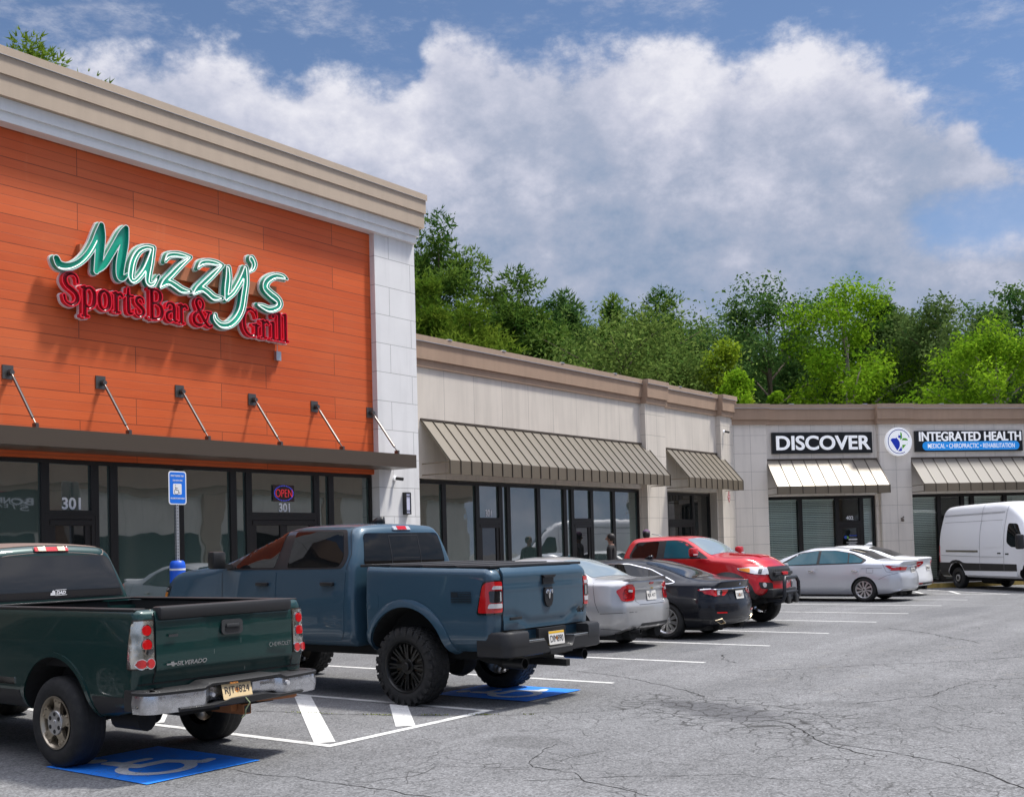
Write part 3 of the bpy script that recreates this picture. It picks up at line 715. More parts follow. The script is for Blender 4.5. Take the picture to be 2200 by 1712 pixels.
awning(bC, 6.69, 12.5, 4.51, 3.58, 3.30, .87, -.001, 13, M_AWNC2)
# ------------------------------------------------------------------ restaurant sign
M_GREEN = mat('green_sign_enamel', (.006, .40, .26), .3, coat=.3); M_RED = mat('red_sign_enamel', (.86, .012, .040), .3, coat=.3)
M_RET = mat('white_sign_return', (.80, .80, .80), .4); M_NEON = mat('neon_tube', (.9, .9, .9), .3, emit=(1, 1, .97), estr=.55); M_NEONR = mat('unlit_red_tube', (.10, .004, .006), .25)
M_RACE = stucco('raceway_paint', (.50, .16, .07), .06, .6, .1, 60, .1)
SCRIPT = [
 [(9.98, 6.58, .050), (10.04, 6.49, .060), (10.19, 6.49, .055), (10.37, 6.58, .05), (10.53, 6.74, .051), (10.66, 6.95, .053), (10.74, 7.14, .054), (10.8, 7.29, .045)], [(10.8, 7.29, .045), (10.8, 7.11, .066), (10.76, 6.85, .076), (10.73, 6.64, .067), (10.69, 6.5, .04)],
 [(10.7, 6.52, .041), (10.83, 6.63, .05), (10.96, 6.84, .056), (11.1, 7.08, .058), (11.18, 7.23, .052), (11.27, 7.34, .045)], [(11.27, 7.34, .045), (11.24, 7.1, .067), (11.18, 6.86, .08), (11.14, 6.64, .075), (11.14, 6.49, .06), (11.2, 6.48, .042), (11.28, 6.55, .02)],
 [(11.81, 7.11, .042), (11.68, 7.1, .049), (11.53, 7.01, .053), (11.42, 6.84, .057), (11.37, 6.66, .061), (11.36, 6.52, .057), (11.42, 6.47, .046), (11.52, 6.55, .046), (11.64, 6.71, .046), (11.74, 6.92, .046), (11.81, 7.11, .042)], [(11.81, 7.11, .042), (11.75, 6.85, .06), (11.7, 6.63, .062), (11.7, 6.49, .053), (11.8, 6.48, .043), (11.91, 6.64, .02)],
 [(12.05, 6.92, .02), (12.13, 7.04, .048), (12.27, 7.09, .053), (12.44, 7.1, .048), (12.59, 7.1, .026)], [(12.58, 7.09, .03), (12.38, 6.92, .05), (12.18, 6.71, .054), (12.04, 6.57, .048), (11.95, 6.45, .024)], [(11.97, 6.47, .03), (12.12, 6.57, .054), (12.25, 6.54, .063), (12.4, 6.48, .062), (12.57, 6.48, .03)],
 [(12.75, 6.93, .02), (12.84, 7.04, .049), (12.98, 7.09, .054), (13.16, 7.1, .05), (13.29, 7.09, .026)], [(13.29, 7.08, .03), (13.1, 6.9, .052), (12.88, 6.69, .056), (12.74, 6.56, .049), (12.64, 6.45, .024)], [(12.67, 6.47, .03), (12.83, 6.57, .056), (12.95, 6.54, .065), (13.1, 6.46, .063), (13.27, 6.47, .03)],
 [(13.43, 7.06, .05), (13.43, 6.89, .066), (13.4, 6.68, .068), (13.38, 6.49, .055)], [(13.38, 6.49, .05), (13.54, 6.62, .05), (13.67, 6.80, .052), (13.79, 7.0, .055), (13.84, 7.13, .05)], [(13.84, 7.13, .05), (13.84, 6.88, .063), (13.79, 6.62, .067), (13.73, 6.35, .067), (13.61, 6.15, .065), (13.44, 6.01, .062), (13.25, 5.98, .059), (13.12, 6.06, .05), (13.11, 6.14, .035)],
 [(13.99, 7.33, .07), (14.04, 7.25, .062), (14.01, 7.15, .044), (13.93, 7.08, .02)],
 [(14.85, 7.1, .02), (14.75, 7.13, .05), (14.56, 7.11, .06), (14.37, 6.99, .067), (14.31, 6.85, .071), (14.43, 6.75, .073), (14.6, 6.67, .072), (14.66, 6.59, .067), (14.59, 6.5, .06), (14.41, 6.44, .059), (14.24, 6.47, .05), (14.13, 6.49, .026)]]
def smooth_stroke(st, n=4):
    if len(st) < 3: return st
    out = []
    P = [Vector(p) for p in st]
    for i in range(len(P)-1):
        p0, p1, p2, p3 = P[max(i-1, 0)], P[i], P[i+1], P[min(i+2, len(P)-1)]
        for k in range(n):
            t = k/n; out.append(tuple(.5*((2*p1)+(p2-p0)*t+(2*p0-5*p1+4*p2-p3)*t*t+(3*p1-p0-3*p2+p3)*t**3)))
    out.append(tuple(P[-1])); return out
T, H_ = .082, .045
GL = {'S': (.74, [[(.62,.74,.05),(.60,.88,H_),(.50,.98,H_),(.34,1.,.055),(.15,.92,.07),(.09,.74,T),(.2,.58,T),(.42,.47,T),(.58,.34,T),(.6,.16,T),(.46,.02,.06),(.30,0,H_),(.12,.08,H_),(.06,.26,.05)]]),
 'p': (.70, [[(.16,.62,T),(.16,-.30,T)],[(.02,.62,.04),(.2,.62,.04)],[(.02,-.31,.04),(.32,-.31,.04)],[(.16,.48,H_),(.28,.62,H_),(.42,.64,.055),(.56,.52,T),(.58,.33,T),(.54,.12,T),(.42,.0,.055),(.28,.02,H_),(.16,.12,H_)]]),
 'o': (.66, [[(.31,.64,H_),(.14,.54,.075),(.09,.32,T),(.14,.1,.075),(.31,0,H_),(.48,.1,.075),(.53,.32,T),(.48,.54,.075),(.31,.64,H_)]]),
 'r': (.52, [[(.16,.62,T),(.16,.02,T)],[(.02,.62,.04),(.2,.62,.04)],[(.02,0,.04),(.32,0,.04)],[(.16,.44,H_),(.26,.58,H_),(.36,.63,.06),(.44,.56,.06)]]),
 't': (.46, [[(.19,.86,.05),(.19,.16,T),(.27,.03,.055),(.4,.05,.03)],[(.04,.62,.045),(.4,.62,.045)]]),
 's': (.54, [[(.42,.48,.04),(.38,.6,.045),(.25,.64,.05),(.12,.58,.06),(.1,.46,.07),(.22,.36,.075),(.36,.27,.075),(.42,.16,.07),(.36,.04,.055),(.22,0,.045),(.08,.06,.04),(.06,.18,.04)]]),
 'B': (.78, [[(.17,1,T),(.17,0,T)],[(.02,1,.045),(.4,1,.045)],[(.02,0,.045),(.4,0,.045)],[(.4,1,.05),(.54,.92,.07),(.57,.76,T),(.5,.6,.06),(.36,.54,.05),(.17,.53,H_)],[(.36,.54,.05),(.56,.46,.07),(.64,.28,T),(.58,.08,.075),(.4,0,.05)]]),
 'a': (.60, [[(.08,.48,.045),(.14,.6,.045),(.27,.64,.05),(.4,.58,.07),(.43,.42,T),(.43,.12,.07),(.5,.02,.05),(.57,.06,.03)],[(.43,.38,H_),(.24,.34,.05),(.1,.24,.07),(.1,.08,.07),(.22,0,.055),(.34,.04,H_),(.43,.16,H_)]]),
 '&': (.92, [[(.86,.54,.04),(.64,.54,.04)],[(.76,.52,.045),(.66,.24,.045),(.5,.05,.05),(.3,0,.07),(.12,.1,T),(.12,.3,T),(.28,.48,.06),(.46,.62,.055),(.52,.8,.06),(.44,.96,.05),(.3,.98,.05),(.22,.84,.07),(.28,.66,T),(.46,.36,T),(.64,.1,.075),(.8,.0,.05),(.9,.06,.035)]]),
 'G': (.92, [[(.74,.72,.045),(.72,.98,.03)],[(.74,.74,.045),(.66,.9,.05),(.46,1,.05),(.24,.92,.07),(.11,.7,T),(.1,.36,T),(.22,.1,.07),(.44,0,.05),(.62,.04,.05),(.72,.14,.05)],[(.72,.42,T),(.72,.04,T)],[(.54,.42,.045),(.86,.42,.045)]]),
 'i': (.32, [[(.16,.62,T),(.16,.02,T)],[(.02,.62,.04),(.2,.62,.04)],[(.02,0,.04),(.31,0,.04)],[(.16,.88,.085),(.16,.881,.085)]]),
 'l': (.32, [[(.16,1,T),(.16,.02,T)],[(.02,1,.04),(.2,1,.04)],[(.02,0,.04),(.31,0,.04)]])}
def block_word(word, x0, x1, z, cap):
    tot = sum(GL[c][0] for c in word); sx = (x1-x0)/tot; out = []; x = x0
    for c in word:
        adv, sts = GL[c]
        for st in sts:
            s = smooth_stroke(st, 3) if len(st) > 3 else st
            out.append([(x+p[0]*sx, z+p[1]*cap, max(.010, p[2])*cap*.97) for p in s])
        x += adv*sx
    return out
def channel_letters(root, strokes, face, name, tube_m, h=.0125, yb=-.12, ym=-.175, yf=-.27, inset=.034, grow=.012, back=.016):
    """open-faced channel letters: white backs, enamelled trays, tubing inside"""
    F, ax, az = stroke_grid(strokes, h); F = F-grow; L0 = contours(F, ax, az, h, 0); L1 = contours(F, ax, az, h, -.013); LB = contours(F, ax, az, h, back)
    P = lambda y: (lambda u, w: (u, y, w))
    b = MB(); b.mi = 0
    wall_mesh(b, LB, P(ym), P(yb)); fill_mesh(b, LB, P(yb)); fill_mesh(b, LB, P(ym))
    b.mi = 1
    wall_mesh(b, L0, P(yf), P(ym)); wall_mesh(b, L1, P(yf), P(yf+.06)); fill_mesh(b, L1, P(yf+.06))
    b.mi = 2; fill_mesh(b, L0+L1, P(yf))
    ob = b.done(name, [M_RET, face, M_RET if face is M_GREEN else face], root, fix=False)
    t = MB()
    for lp in contours(F, ax, az, h, -inset, 2):
        if len(lp) > 5: t.tube([(u, yf+.03, w) for u, w in lp]+[(lp[0][0], yf+.03, lp[0][1])], .0085, 5, False)
    t.done('neon_tube', tube_m, ob, 60)
sg = thing('restaurant_sign', "illuminated green script and red letter sign reading Mazzy's Sports Bar & Grill on orange wall", 'sign', (0, 16.7, 0))
channel_letters(sg, [smooth_stroke(s) for s in SCRIPT], M_GREEN, 'script_lettering', M_NEON)
for wd, x0, x1, zb_, cp in (('Sports', 10.10, 11.66, 5.89, .50), ('Bar', 11.70, 12.54, 5.89, .50), ('&', 12.60, 13.06, 5.91, .48), ('Grill', 13.74, 14.88, 5.88, .50)):
    channel_letters(sg, block_word(wd, x0, x1, zb_, cp), M_RED, 'block_lettering', M_NEONR, .0095, -.10, -.15, -.24, .026, .011, .014)
b = MB(); b.box((10.5, -.10, 6.70), (14.72, -.002, 6.95)); b.box((10.3, -.10, 5.97), (14.80, -.002, 6.16)); b.done('raceway', M_RACE, sg)
b = MB(); b.tube([(14.77, -.03, 5.98), (14.77, -.03, 5.70)], .008, 6); b.box((14.71, -.075, 5.52), (14.83, -.005, 5.70)); b.done('switch_box', M_GALV, sg)

# ------------------------------------------------------------------ clinic signs (in the frame of the clinic front)
MC = bC.matrix_basis.copy()
def on_clinic(name, lab, cat, s, z): 
    q = CP+CD*s; t = thing(name, lab, cat, (q.x, q.y, z), R(-42.04)); return t
M_SIGNB = mat('black_sign_face', (.008, .008, .009), .3); M_SIGNW = mat('white_sign_letter', (.93, .94, .96), .4, emit=(.95, .97, 1), estr=.16)
M_PILL = mat('blue_sign_pill', (.015, .30, .80), .35, emit=(.02, .30, .9), estr=.12); M_NAVY = mat('navy_sign', (.015, .03, .30), .4); M_CB = mat('cross_blue', (.01, .045, .55), .35); M_CG = mat('cross_green', (.12, .48, .01), .35)
t = on_clinic('clinic_sign', 'black clinic sign board reading DISCOVER in large white letters', 'sign', 3.37, 5.085)
b = MB(); b.box((-1.865, -.11, -.365), (1.865, -.003, .365)); b.done('board', M_SIGNB, t)
text_obj('lettering', 'DISCOVER', M_SIGNW, wall_matrix(.03, -.125, 0), t, width=3.52, height=.50, depth=.03, bold=.022)
t = on_clinic('clinic_sign', 'black clinic sign board reading INTEGRATED HEALTH above a blue strip', 'sign', 9.01, 5.105)
b = MB(); b.box((-2.11, -.11, -.37), (2.11, -.003, .37)); b.done('board', M_SIGNB, t)
text_obj('lettering', 'INTEGRATED HEALTH', M_SIGNW, wall_matrix(.03, -.125, .165), t, width=4.02, height=.335, depth=.03, bold=.018)
b = MB(); P = [(-1.70+.155*math.cos(R(a)), -.17+.155*math.sin(R(a))) for a in range(90, 271, 15)]+[(1.80+.155*math.cos(R(a)), -.17+.155*math.sin(R(a))) for a in range(-90, 91, 15)]
b.prism(P, .025, 'XZ', -.136); po = b.done('strip', M_PILL, t)
text_obj('strip_lettering', 'MEDICAL \u2022 CHIROPRACTIC \u2022 REHABILITATION', M_SIGNW, wall_matrix(.05, -.142, -.17), t, width=3.42, height=.165, depth=.008, bold=.004)
t = on_clinic('clinic_emblem', 'round white clinic emblem with blue and green cross on pilaster', 'sign', 6.17, 5.09)
b = MB(); b.lathe([(0, -.27), (.485, -.27), (.50, -.255), (.50, -.162), (0, -.162)], 40, 'y'); b.done('disc', M_SIGNW, t, 35)
def ring_poly(b, r0, r1, a0, a1, y, n=40):
    for i in range(n):
        p, q = R(a0+(a1-a0)*i/n), R(a0+(a1-a0)*(i+1)/n)
        b.quad(*[(r*math.cos(a), y, r*math.sin(a)) for r, a in ((r0, p), (r1, p), (r1, q), (r0, q))])
b = MB(); ring_poly(b, .405, .43, 20, 300, -.274); b.done('ring', M_NAVY, t)
F, ax, az = stroke_grid([[(-.23, 0, .115), (.23, 0, .115)], [(0, -.24, .115), (0, .24, .115)]], .01, .1)
gx, gz = np.meshgrid(ax+np.arange(F.shape[1])*.01, az+np.arange(F.shape[0])*.01)
cut = sdf_strokes([smooth_stroke([(-.08, -.33, .012), (.03, -.2, .026), (.05, -.04, .03), (.0, .07, .032), (-.12, .17, .008)]), [(.02, .17, .055), (.02, .171, .055)], smooth_stroke([(.04, .03, .02), (.12, .10, .014), (.17, .17, .006)])], gx, gz)
Fc = np.maximum(F, -cut); sep = gx-.04+.22*gz
for nm, m_, ff in (('blue_cross_half', M_CB, np.maximum(Fc, sep+.004)), ('green_cross_half', M_CG, np.maximum(Fc, -sep+.004))):
    b = MB(); fill_mesh(b, contours(ff, ax, az, .01, 0), lambda u, w: (u, -.276, w)); b.done(nm, m_, t, fix=False)
b = MB(); b.lathe([(0, -.277), (.047, -.277), (.047, -.272)], 16, 'y', (.02, 0, .17)); b.done('figure_head', M_CB, t)

# ------------------------------------------------------------------ numbers and vinyl on the glass (parts of the shops)
def vinyl(root, body, x, z, y, h, m=M_TXTW, bold=.03, sx=1., depth=.003): text_obj('vinyl_number', body, m, wall_matrix(x, y, z), root, height=h, bold=bold, sx=sx, depth=depth)
vinyl(bA, '301', 10.42, 2.685, .108, .20); vinyl(bA, '301', 15.0, 2.67, .108, .175, sx=.95)
vinyl(bL, '301', 21.93, 2.625, .148, .18, sx=.8); vinyl(bC, '402', 4.40, 2.47, .128, .14)
M_VB = mat('blue_vinyl', (.02, .07, .45), .5); M_VG = mat('green_vinyl', (.2, .5, .05), .5)
b = MB(); b.mi = 0; b.quad((4.33, .122, 1.70), (4.72, .122, 1.70), (4.72, .122, 1.74), (4.33, .122, 1.74))
for i, (x0, x1, z) in enumerate(((4.25, 4.66, 1.60), (4.33, 4.58, 1.55), (4.25, 4.66, 1.50))):
    x = x0; rg = random.Random(i)
    while x < x1:
        w = rg.uniform(.012, .035); b.quad((x, .122, z), (x+w, .122, z), (x+w, .122, z+.022), (x, .122, z+.022)); x += w+.008
b.done('door_notice', M_TXTW, bC)
b = MB(); b.mi = 0; b.lathe([(0, .12), (.055, .12), (.055, .122)], 16, 'y', (4.22, 0, 1.80)); b.mi = 1; b.lathe([(0, .1205), (.045, .1205), (.045, .123)], 16, 'y', (4.29, 0, 1.79))
b.done('door_emblem', [M_VB, M_VG], bC)
b = MB()
x = 4.36
while x < 4.70: b.quad((x, .122, 1.83), (x+.03, .122, 1.83), (x+.03, .122, 1.87), (x, .122, 1.87)); x += .042
b.done('door_notice', M_VB, bC)
os_ = thing('open_sign', 'small lit OPEN sign hanging inside the door transom of the restaurant', 'sign', (14.97, 16.795, 2.95))
b = MB(); b.box((-.27, -.012, -.16), (.27, -.001, .16)); b.done('backing', mat('sign_acrylic', (.05, .028, .03), .15), os_)
M_LEDR = mat('red_led', (.3, .01, .01), .4, emit=(1, .05, .07), estr=.35); M_LEDB = mat('blue_led', (.02, .02, .4), .4, emit=(.08, .12, 1), estr=.45)
text_obj('lettering', 'OPEN', M_LEDR, wall_matrix(0, -.018, 0), os_, width=.42, height=.15, depth=.006, bold=-.022)
b = MB()
for i in range(34):
    a = 2*math.pi*i/34; b.lathe([(0, -.022), (.009, -.018), (.009, -.012)], 6, 'y', (.24*math.cos(a), 0, .145*math.sin(a)))
b.done('led_ring', M_LEDB, os_)
t = thing('window_light', 'small red and blue light glowing low in the leftmost shop window', 'light', (8.93, 16.79, 1.93))
b = MB(); b.mi = 0; b.box((-.06, -.02, -.07), (.06, -.004, .02)); b.mi = 1; b.box((-.09, -.02, .035), (.05, -.004, .06)); b.done('led_panel', [M_LEDR, M_LEDB], t)
# ------------------------------------------------------------------ lamps and cameras
t = thing('wall_sconce', 'tall slim black wall sconce on the white pillar', 'wall lamp', (18.24, 16.56, 2.785))
b = MB(); 
for a, c in (((-.085, -.10, -.24), (-.06, -.002, .24)), ((.06, -.10, -.24), (.085, -.002, .24)), ((-.06, -.10, .215), (.06, -.002, .24)), ((-.06, -.10, -.24), (.06, -.002, -.215)), ((-.06, -.10, .15), (.06, -.085, .165)), ((-.06, -.10, -.165), (.06, -.085, -.15))): b.box(a, c)
b.done('cage', M_BLACK, t)
b = MB(); b.box((-.058, -.09, -.212), (.058, -.004, .212)); b.done('diffuser', mat('frosted_diffuser', (.62, .63, .78), .5), t)
def cam(name, lab, loc, rz, aim):
    t = thing(name, lab, 'camera', loc, rz)
    b = MB(); b.lathe([(0, -.03), (.05, -.03), (.05, -.001), (0, -.001)], 12, 'y'); b.tube([(0, -.03, 0), (0, -.07, -.01)], .018, 8); b.done('bracket', M_SIGNW, t, 40)
    b = MB(); d = Vector(aim).normalized(); p = Vector((0, -.08, -.015)); b.tube([p-d*.03, p+d*.13, p+d*.135], [.036, .036, .03], 12); b.done('housing', M_BLACK, t, 40)
cam('security_camera', 'small dark camera on the white pillar under the canopy end', (17.92, 16.56, 3.33), 0, (.6, -1, -.15))
cam('security_camera', 'small dark camera high on the beige pilaster by the corner', (34.42, 16.83, 5.45), 0, (.9, -.6, -.2))
t = on_clinic('flood_lamp', 'small grey lamp on clinic pilaster beside the white van', 'wall lamp', 6.2, 2.40); t.location += Vector((CN.x, CN.y, 0))*.16
b = MB(); b.tube([(0, 0, 0), (0, -.08, .02), (.04, -.12, .07)], .02, 8); b.tube([(.0, -.1, .02), (-.03, -.14, -.08)], [.03, .06], 10); b.done('lamp_head', mat('lamp_bronze', (.12, .10, .08), .5), t, 40)
t = thing('hazard_diamond', 'small red and white diamond notice on the beige corner pier', 'sign', (34.66, 16.829, 3.26))
b = MB(); b.mi = 0; b.prism([(0, -.2), (.1, 0), (0, .2), (-.1, 0)], .006, 'XZ', -.008); b.mi = 1
for dx, dz in ((0, .09), (0, -.09), (.045, 0), (-.045, 0)): b.prism([(dx, dz-.055), (dx+.028, dz), (dx, dz+.055), (dx-.028, dz)], .002, 'XZ', -.0105)
b.done('placard', [mat('notice_red', (.55, .02, .02), .5), M_TXTW], t)
# ------------------------------------------------------------------ accessible parking sign
t = thing('parking_sign', 'blue and white accessible parking sign on perforated steel post by the window', 'sign', (11.36, 15.28, .12))
b = MB()
b.box((-.025, .0, .3), (.025, .05, 3.02)); b.done('post', M_GALV, t)
b = MB(); z = 1.62
while z < 2.5: b.box((-.008, -.0015, z-.008), (.008, .0005, z+.008)); b.box((-.0265, .017, z-.008), (-.0245, .033, z+.008)); z += .0508
b.done('post_holes', M_BLACK, t)
b = MB(); b.lathe([(0, 0), (.125, 0), (.125, 1.50), (.115, 1.56), (.09, 1.585), (0, 1.59)], 24, 'z', (0, .025, 0)); b.done('bollard', mat('blue_bollard', (.012, .10, .62), .4), t, 40)
b = MB(); b.lathe([(.127, 1.43), (.127, 1.46)], 24, 'z', (0, .025, 0)); b.done('reflective_band', M_TXTW, t, 40)
def rrect(w, h, r, n=6): return [(sx*(w/2-r)+r*math.cos(R(a+90*i/n)), sz*(h/2-r)+r*math.sin(R(a+90*i/n))) for sx, sz, a in ((1,1,0),(-1,1,90),(-1,-1,180),(1,-1,270)) for i in range(n+1)]
M_SBLUE = mat('sign_blue', (.008, .17, .74), .4)
zc = 2.765
b = MB(); b.prism([(x, z+zc) for x, z in rrect(.345, .545, .05)], .003, 'XZ', -.006); pl = b.done('plate', M_TXTW, t)
b = MB(); b.prism([(x, z+zc) for x, z in rrect(.305, .505, .035)], .001, 'XZ', -.0075); b.done('blue_field', M_SBLUE, pl)
b = MB(); b.prism([(x-.005, z+zc-.02) for x, z in rrect(.165, .175, .02)], .001, 'XZ', -.009); b.done('symbol_panel', M_TXTW, pl)
for body, dz, w, h in (('PERMIT PARKING ONLY', .195, .26, .03), ('TOW-AWAY ZONE', .12, .19, .028), ('MAXIMUM FINE $500.00', -.172, .27, .03)):
    text_obj('lettering', body, M_TXTW, wall_matrix(0, -.0085, zc+dz), pl, width=w, height=h, depth=.001, bold=.02)
st = wheelchair(.03); F, ax, az = stroke_grid(st, .015); b = MB(); fill_mesh(b, contours(F, ax, az, .015, 0), lambda u, w: (u*.15-.02, -.0096, zc-.075+w*.15)); b.done('wheelchair_figure', M_BLACK, pl, fix=False)
# ------------------------------------------------------------------ trees
def leaf_mat(name, c0, c1, trans=.35):
    m = bpy.data.materials.new(name); m.use_nodes = True; nt = m.node_tree; N = nt.nodes; L = nt.links; N.clear()
    o = N.new('ShaderNodeOutputMaterial'); mx = N.new('ShaderNodeMixShader'); d = N.new('ShaderNodeBsdfDiffuse'); tr = N.new('ShaderNodeBsdfTranslucent')
    at = N.new('ShaderNodeAttribute'); at.attribute_name = 'leaf'; mix = N.new('ShaderNodeMix'); mix.data_type = 'RGBA'
    mix.inputs['A'].default_value = (*c0, 1); mix.inputs['B'].default_value = (*c1, 1); L.new(at.outputs['Fac'], mix.inputs['Factor'])
    hs = N.new('ShaderNodeHueSaturation'); hs.inputs['Value'].default_value = 1.25; hs.inputs['Hue'].default_value = .485; L.new(mix.outputs['Result'], hs.inputs['Color'])
    L.new(mix.outputs['Result'], d.inputs[0]); L.new(hs.outputs[0], tr.inputs[0]); mx.inputs[0].default_value = trans
    L.new(d.outputs[0], mx.inputs[1]); L.new(tr.outputs[0], mx.inputs[2]); L.new(mx.outputs[0], o.inputs[0]); return m
M_BARK = stucco('bark', (.13, .10, .075), .2, .9, .6, 25, .2); M_BARKP = stucco('pale_bark', (.24, .22, .19), .2, .9, .5, 25, .2)
def tree(name, lab, loc, h, w, kind, lm, seed, base=.25, leaf=.2, count=5200, bark=None, group='trees behind the shops', lean=0):
    """h: height, w: crown width; crown from base*h up"""
    rg = random.Random(seed); t = thing(name, lab, 'tree', loc, rg.uniform(0, 6.28), group)
    tr = MB(); r0 = .018*h+.05; top = Vector((lean, 0, h*.93))
    P = [Vector((0, 0, 0))]+[Vector((lean*(k/6)+rg.uniform(-.12, .12), rg.uniform(-.12, .12), h*.93*k/6)) for k in range(1, 7)]
    tr.tube(P, [r0*(1-k/6.6) for k in range(7)], 8); tips = []; fol = []
    def at(z):
        k = min(5.999, max(0, z/(h*.93)*6)); i = int(k); return P[i].lerp(P[i+1], k-i)
    nl = {'pine': 30, 'round': 26, 'spire': 30, 'loose': 22}[kind]
    for i in range(nl):
        f = base+(1-base)*((i+rg.random()*.8)/nl); z = h*f*.97; u = (f-base)/(1-base)
        prof = {'pine': .34+.66*math.sin(math.pi*min(1, u*.86+.17))**.8, 'round': math.sin(math.pi*(.16+.80*u))**.62, 'spire': (1-u)**.75*.95+.1, 'loose': math.sin(math.pi*(.2+.74*u))**.6}[kind]
        ln = w/2*prof*rg.uniform(.7, 1.2); a = i*2.4+rg.uniform(-.5, .5)
        s = at(z*.86 if kind != 'spire' else z*.95); rise = {'pine': .22, 'round': .55, 'spire': .42, 'loose': .7}[kind]
        e = s+Vector((math.cos(a)*ln, math.sin(a)*ln, ln*rise*rg.uniform(.5, 1.2)+(.04*h if u > .7 else 0)))
        m = s.lerp(e, .5)+Vector((0, 0, ln*.08)); rr = r0*.42*(1-.7*u)
        tr.tube([s, m, e], [rr, rr*.6, rr*.2], 5, False)
        for k in range({'pine': 6, 'round': 6, 'spire': 5, 'loose': 7}[kind]):
            q = rg.uniform(.35, 1.05); c = (s.lerp(m, q*2) if q < .5 else m.lerp(e, q*2-1)); c = c+Vector((rg.gauss(0, .13), rg.gauss(0, .13), rg.gauss(0, .10)))*w*.42*(.5+.5*prof)*.55
            fol.append((c, rg.uniform(.55, 1.2)*w*{'pine': .135, 'round': .15, 'spire': .125, 'loose': .125}[kind]))
            if rg.random() < .3: tr.tube([s.lerp(e, q*.9), c], [rr*.3, rr*.1], 4, False)
    for k in range(5): fol.append((at(h*.93)+Vector((rg.gauss(0, .05)*w, rg.gauss(0, .05)*w, rg.uniform(-.05, .05)*h)), w*.10))
    tr.done('trunk', bark or M_BARK, t, 60)
    np_r = np.random.RandomState(seed); K = len(fol); n = count; ci = np_r.randint(0, K, n)
    C = np.array([tuple(c) for c, _ in fol])[ci]; CR = np.array([r for _, r in fol])[ci]; SH = np_r.uniform(.05, .95, K)[ci]
    d = np_r.normal(size=(n, 3))*(1, 1, .75); L = np.linalg.norm(d, axis=1); d = d/np.maximum(.3, L)[:, None]*(CR*np_r.rand(n)**.42*1.15)[:, None]
    Pt = C+d; S = leaf*np.minimum(1.6, np.exp(np_r.normal(0, .32, n))); val = np.clip(SH+np_r.uniform(-.3, .3, n), 0, 1); dn = d/np.maximum(1e-6, np.linalg.norm(d, axis=1))[:, None]
    def unit(v): return v/np.maximum(1e-9, np.linalg.norm(v, axis=1))[:, None]
    def frame(nv):
        t_ = np_r.normal(size=nv.shape); x = unit(np.cross(nv, t_)); return x, np.cross(nv, x)
    if kind == 'pine':                                   # tufts of needles
        Vs, As = [], []
        for j in range(3):
            nv = unit(dn*.7+np_r.normal(size=(n, 3))*(.6, .6, .5)+(0, 0, .35)); x, y = frame(nv); s_ = S[:, None]
            Vs.append(np.stack([Pt-x*s_*.17, Pt+x*s_*.17, Pt+nv*s_*1.15], 1))
        V = np.concatenate(Vs).reshape(-1, 3); A = np.repeat(np.concatenate([val]*3), 3); k = 3
    else:
        nv = unit(np_r.normal(size=(n, 3))*(.7, .7, .6)+(0, 0, .5)+dn*.5); x, y = frame(nv); s_ = S[:, None]
        V = np.stack([Pt-x*s_*.5, Pt-y*s_*.27+nv*s_*.06, Pt+x*s_*.55, Pt+y*s_*.27+nv*s_*.06], 1).reshape(-1, 3); A = np.repeat(val, 4); k = 4
    me = bpy.data.meshes.new('crown'); nf = len(V)//k; me.vertices.add(len(V)); me.vertices.foreach_set('co', V.astype(np.float32).ravel()); me.loops.add(len(V)); me.loops.foreach_set('vertex_index', np.arange(len(V), dtype=np.int32))
    me.polygons.add(nf); me.polygons.foreach_set('loop_start', (np.arange(nf)*k).astype(np.int32)); me.update(calc_edges=True)
    a = me.attributes.new('leaf', 'FLOAT', 'POINT'); a.data.foreach_set('value', A.astype(np.float32)); me.materials.append(lm)
    link('crown', me, t); return t
L_PINE = leaf_mat('pine_needles', (.036, .10, .020), (.14, .235, .038), .32); L_PINEY = leaf_mat('yellow_pine_needles', (.055, .12, .012), (.155, .235, .028), .33)
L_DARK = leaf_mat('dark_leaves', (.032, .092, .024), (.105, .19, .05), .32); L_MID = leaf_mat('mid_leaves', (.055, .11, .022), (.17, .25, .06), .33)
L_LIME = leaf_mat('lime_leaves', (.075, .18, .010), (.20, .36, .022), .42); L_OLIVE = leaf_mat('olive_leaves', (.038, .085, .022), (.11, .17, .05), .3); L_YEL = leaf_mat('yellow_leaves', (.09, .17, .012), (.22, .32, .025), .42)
# ------------------------------------------------------------------ vehicle kit: local x right, y forward, origin on the ground under the rear axle
def pchip(tab):
    xs = np.array([a for a, _ in tab], float); ys = np.array([b for _, b in tab], float); n = len(xs)
    if n == 1: return lambda x: ys[0]
    h = np.diff(xs); d = np.diff(ys)/h; m = np.zeros(n)
    for i in range(1, n-1):
        if d[i-1]*d[i] > 0:
            w1, w2 = 2*h[i]+h[i-1], h[i]+2*h[i-1]; m[i] = (w1+w2)/(w1/d[i-1]+w2/d[i])
    m[0], m[-1] = d[0], d[-1]
    def f(x):
        if x <= xs[0]: return float(ys[0])
        if x >= xs[-1]: return float(ys[-1])
        i = int(np.searchsorted(xs, x)-1); t = (x-xs[i])/h[i]
        return float((1+2*t)*(1-t)**2*ys[i]+t*(1-t)**2*h[i]*m[i]+t*t*(3-2*t)*ys[i+1]+t*t*(t-1)*h[i]*m[i+1])
    return f
def tabf(v): return pchip(v) if isinstance(v, list) else (lambda x, v=v: v)
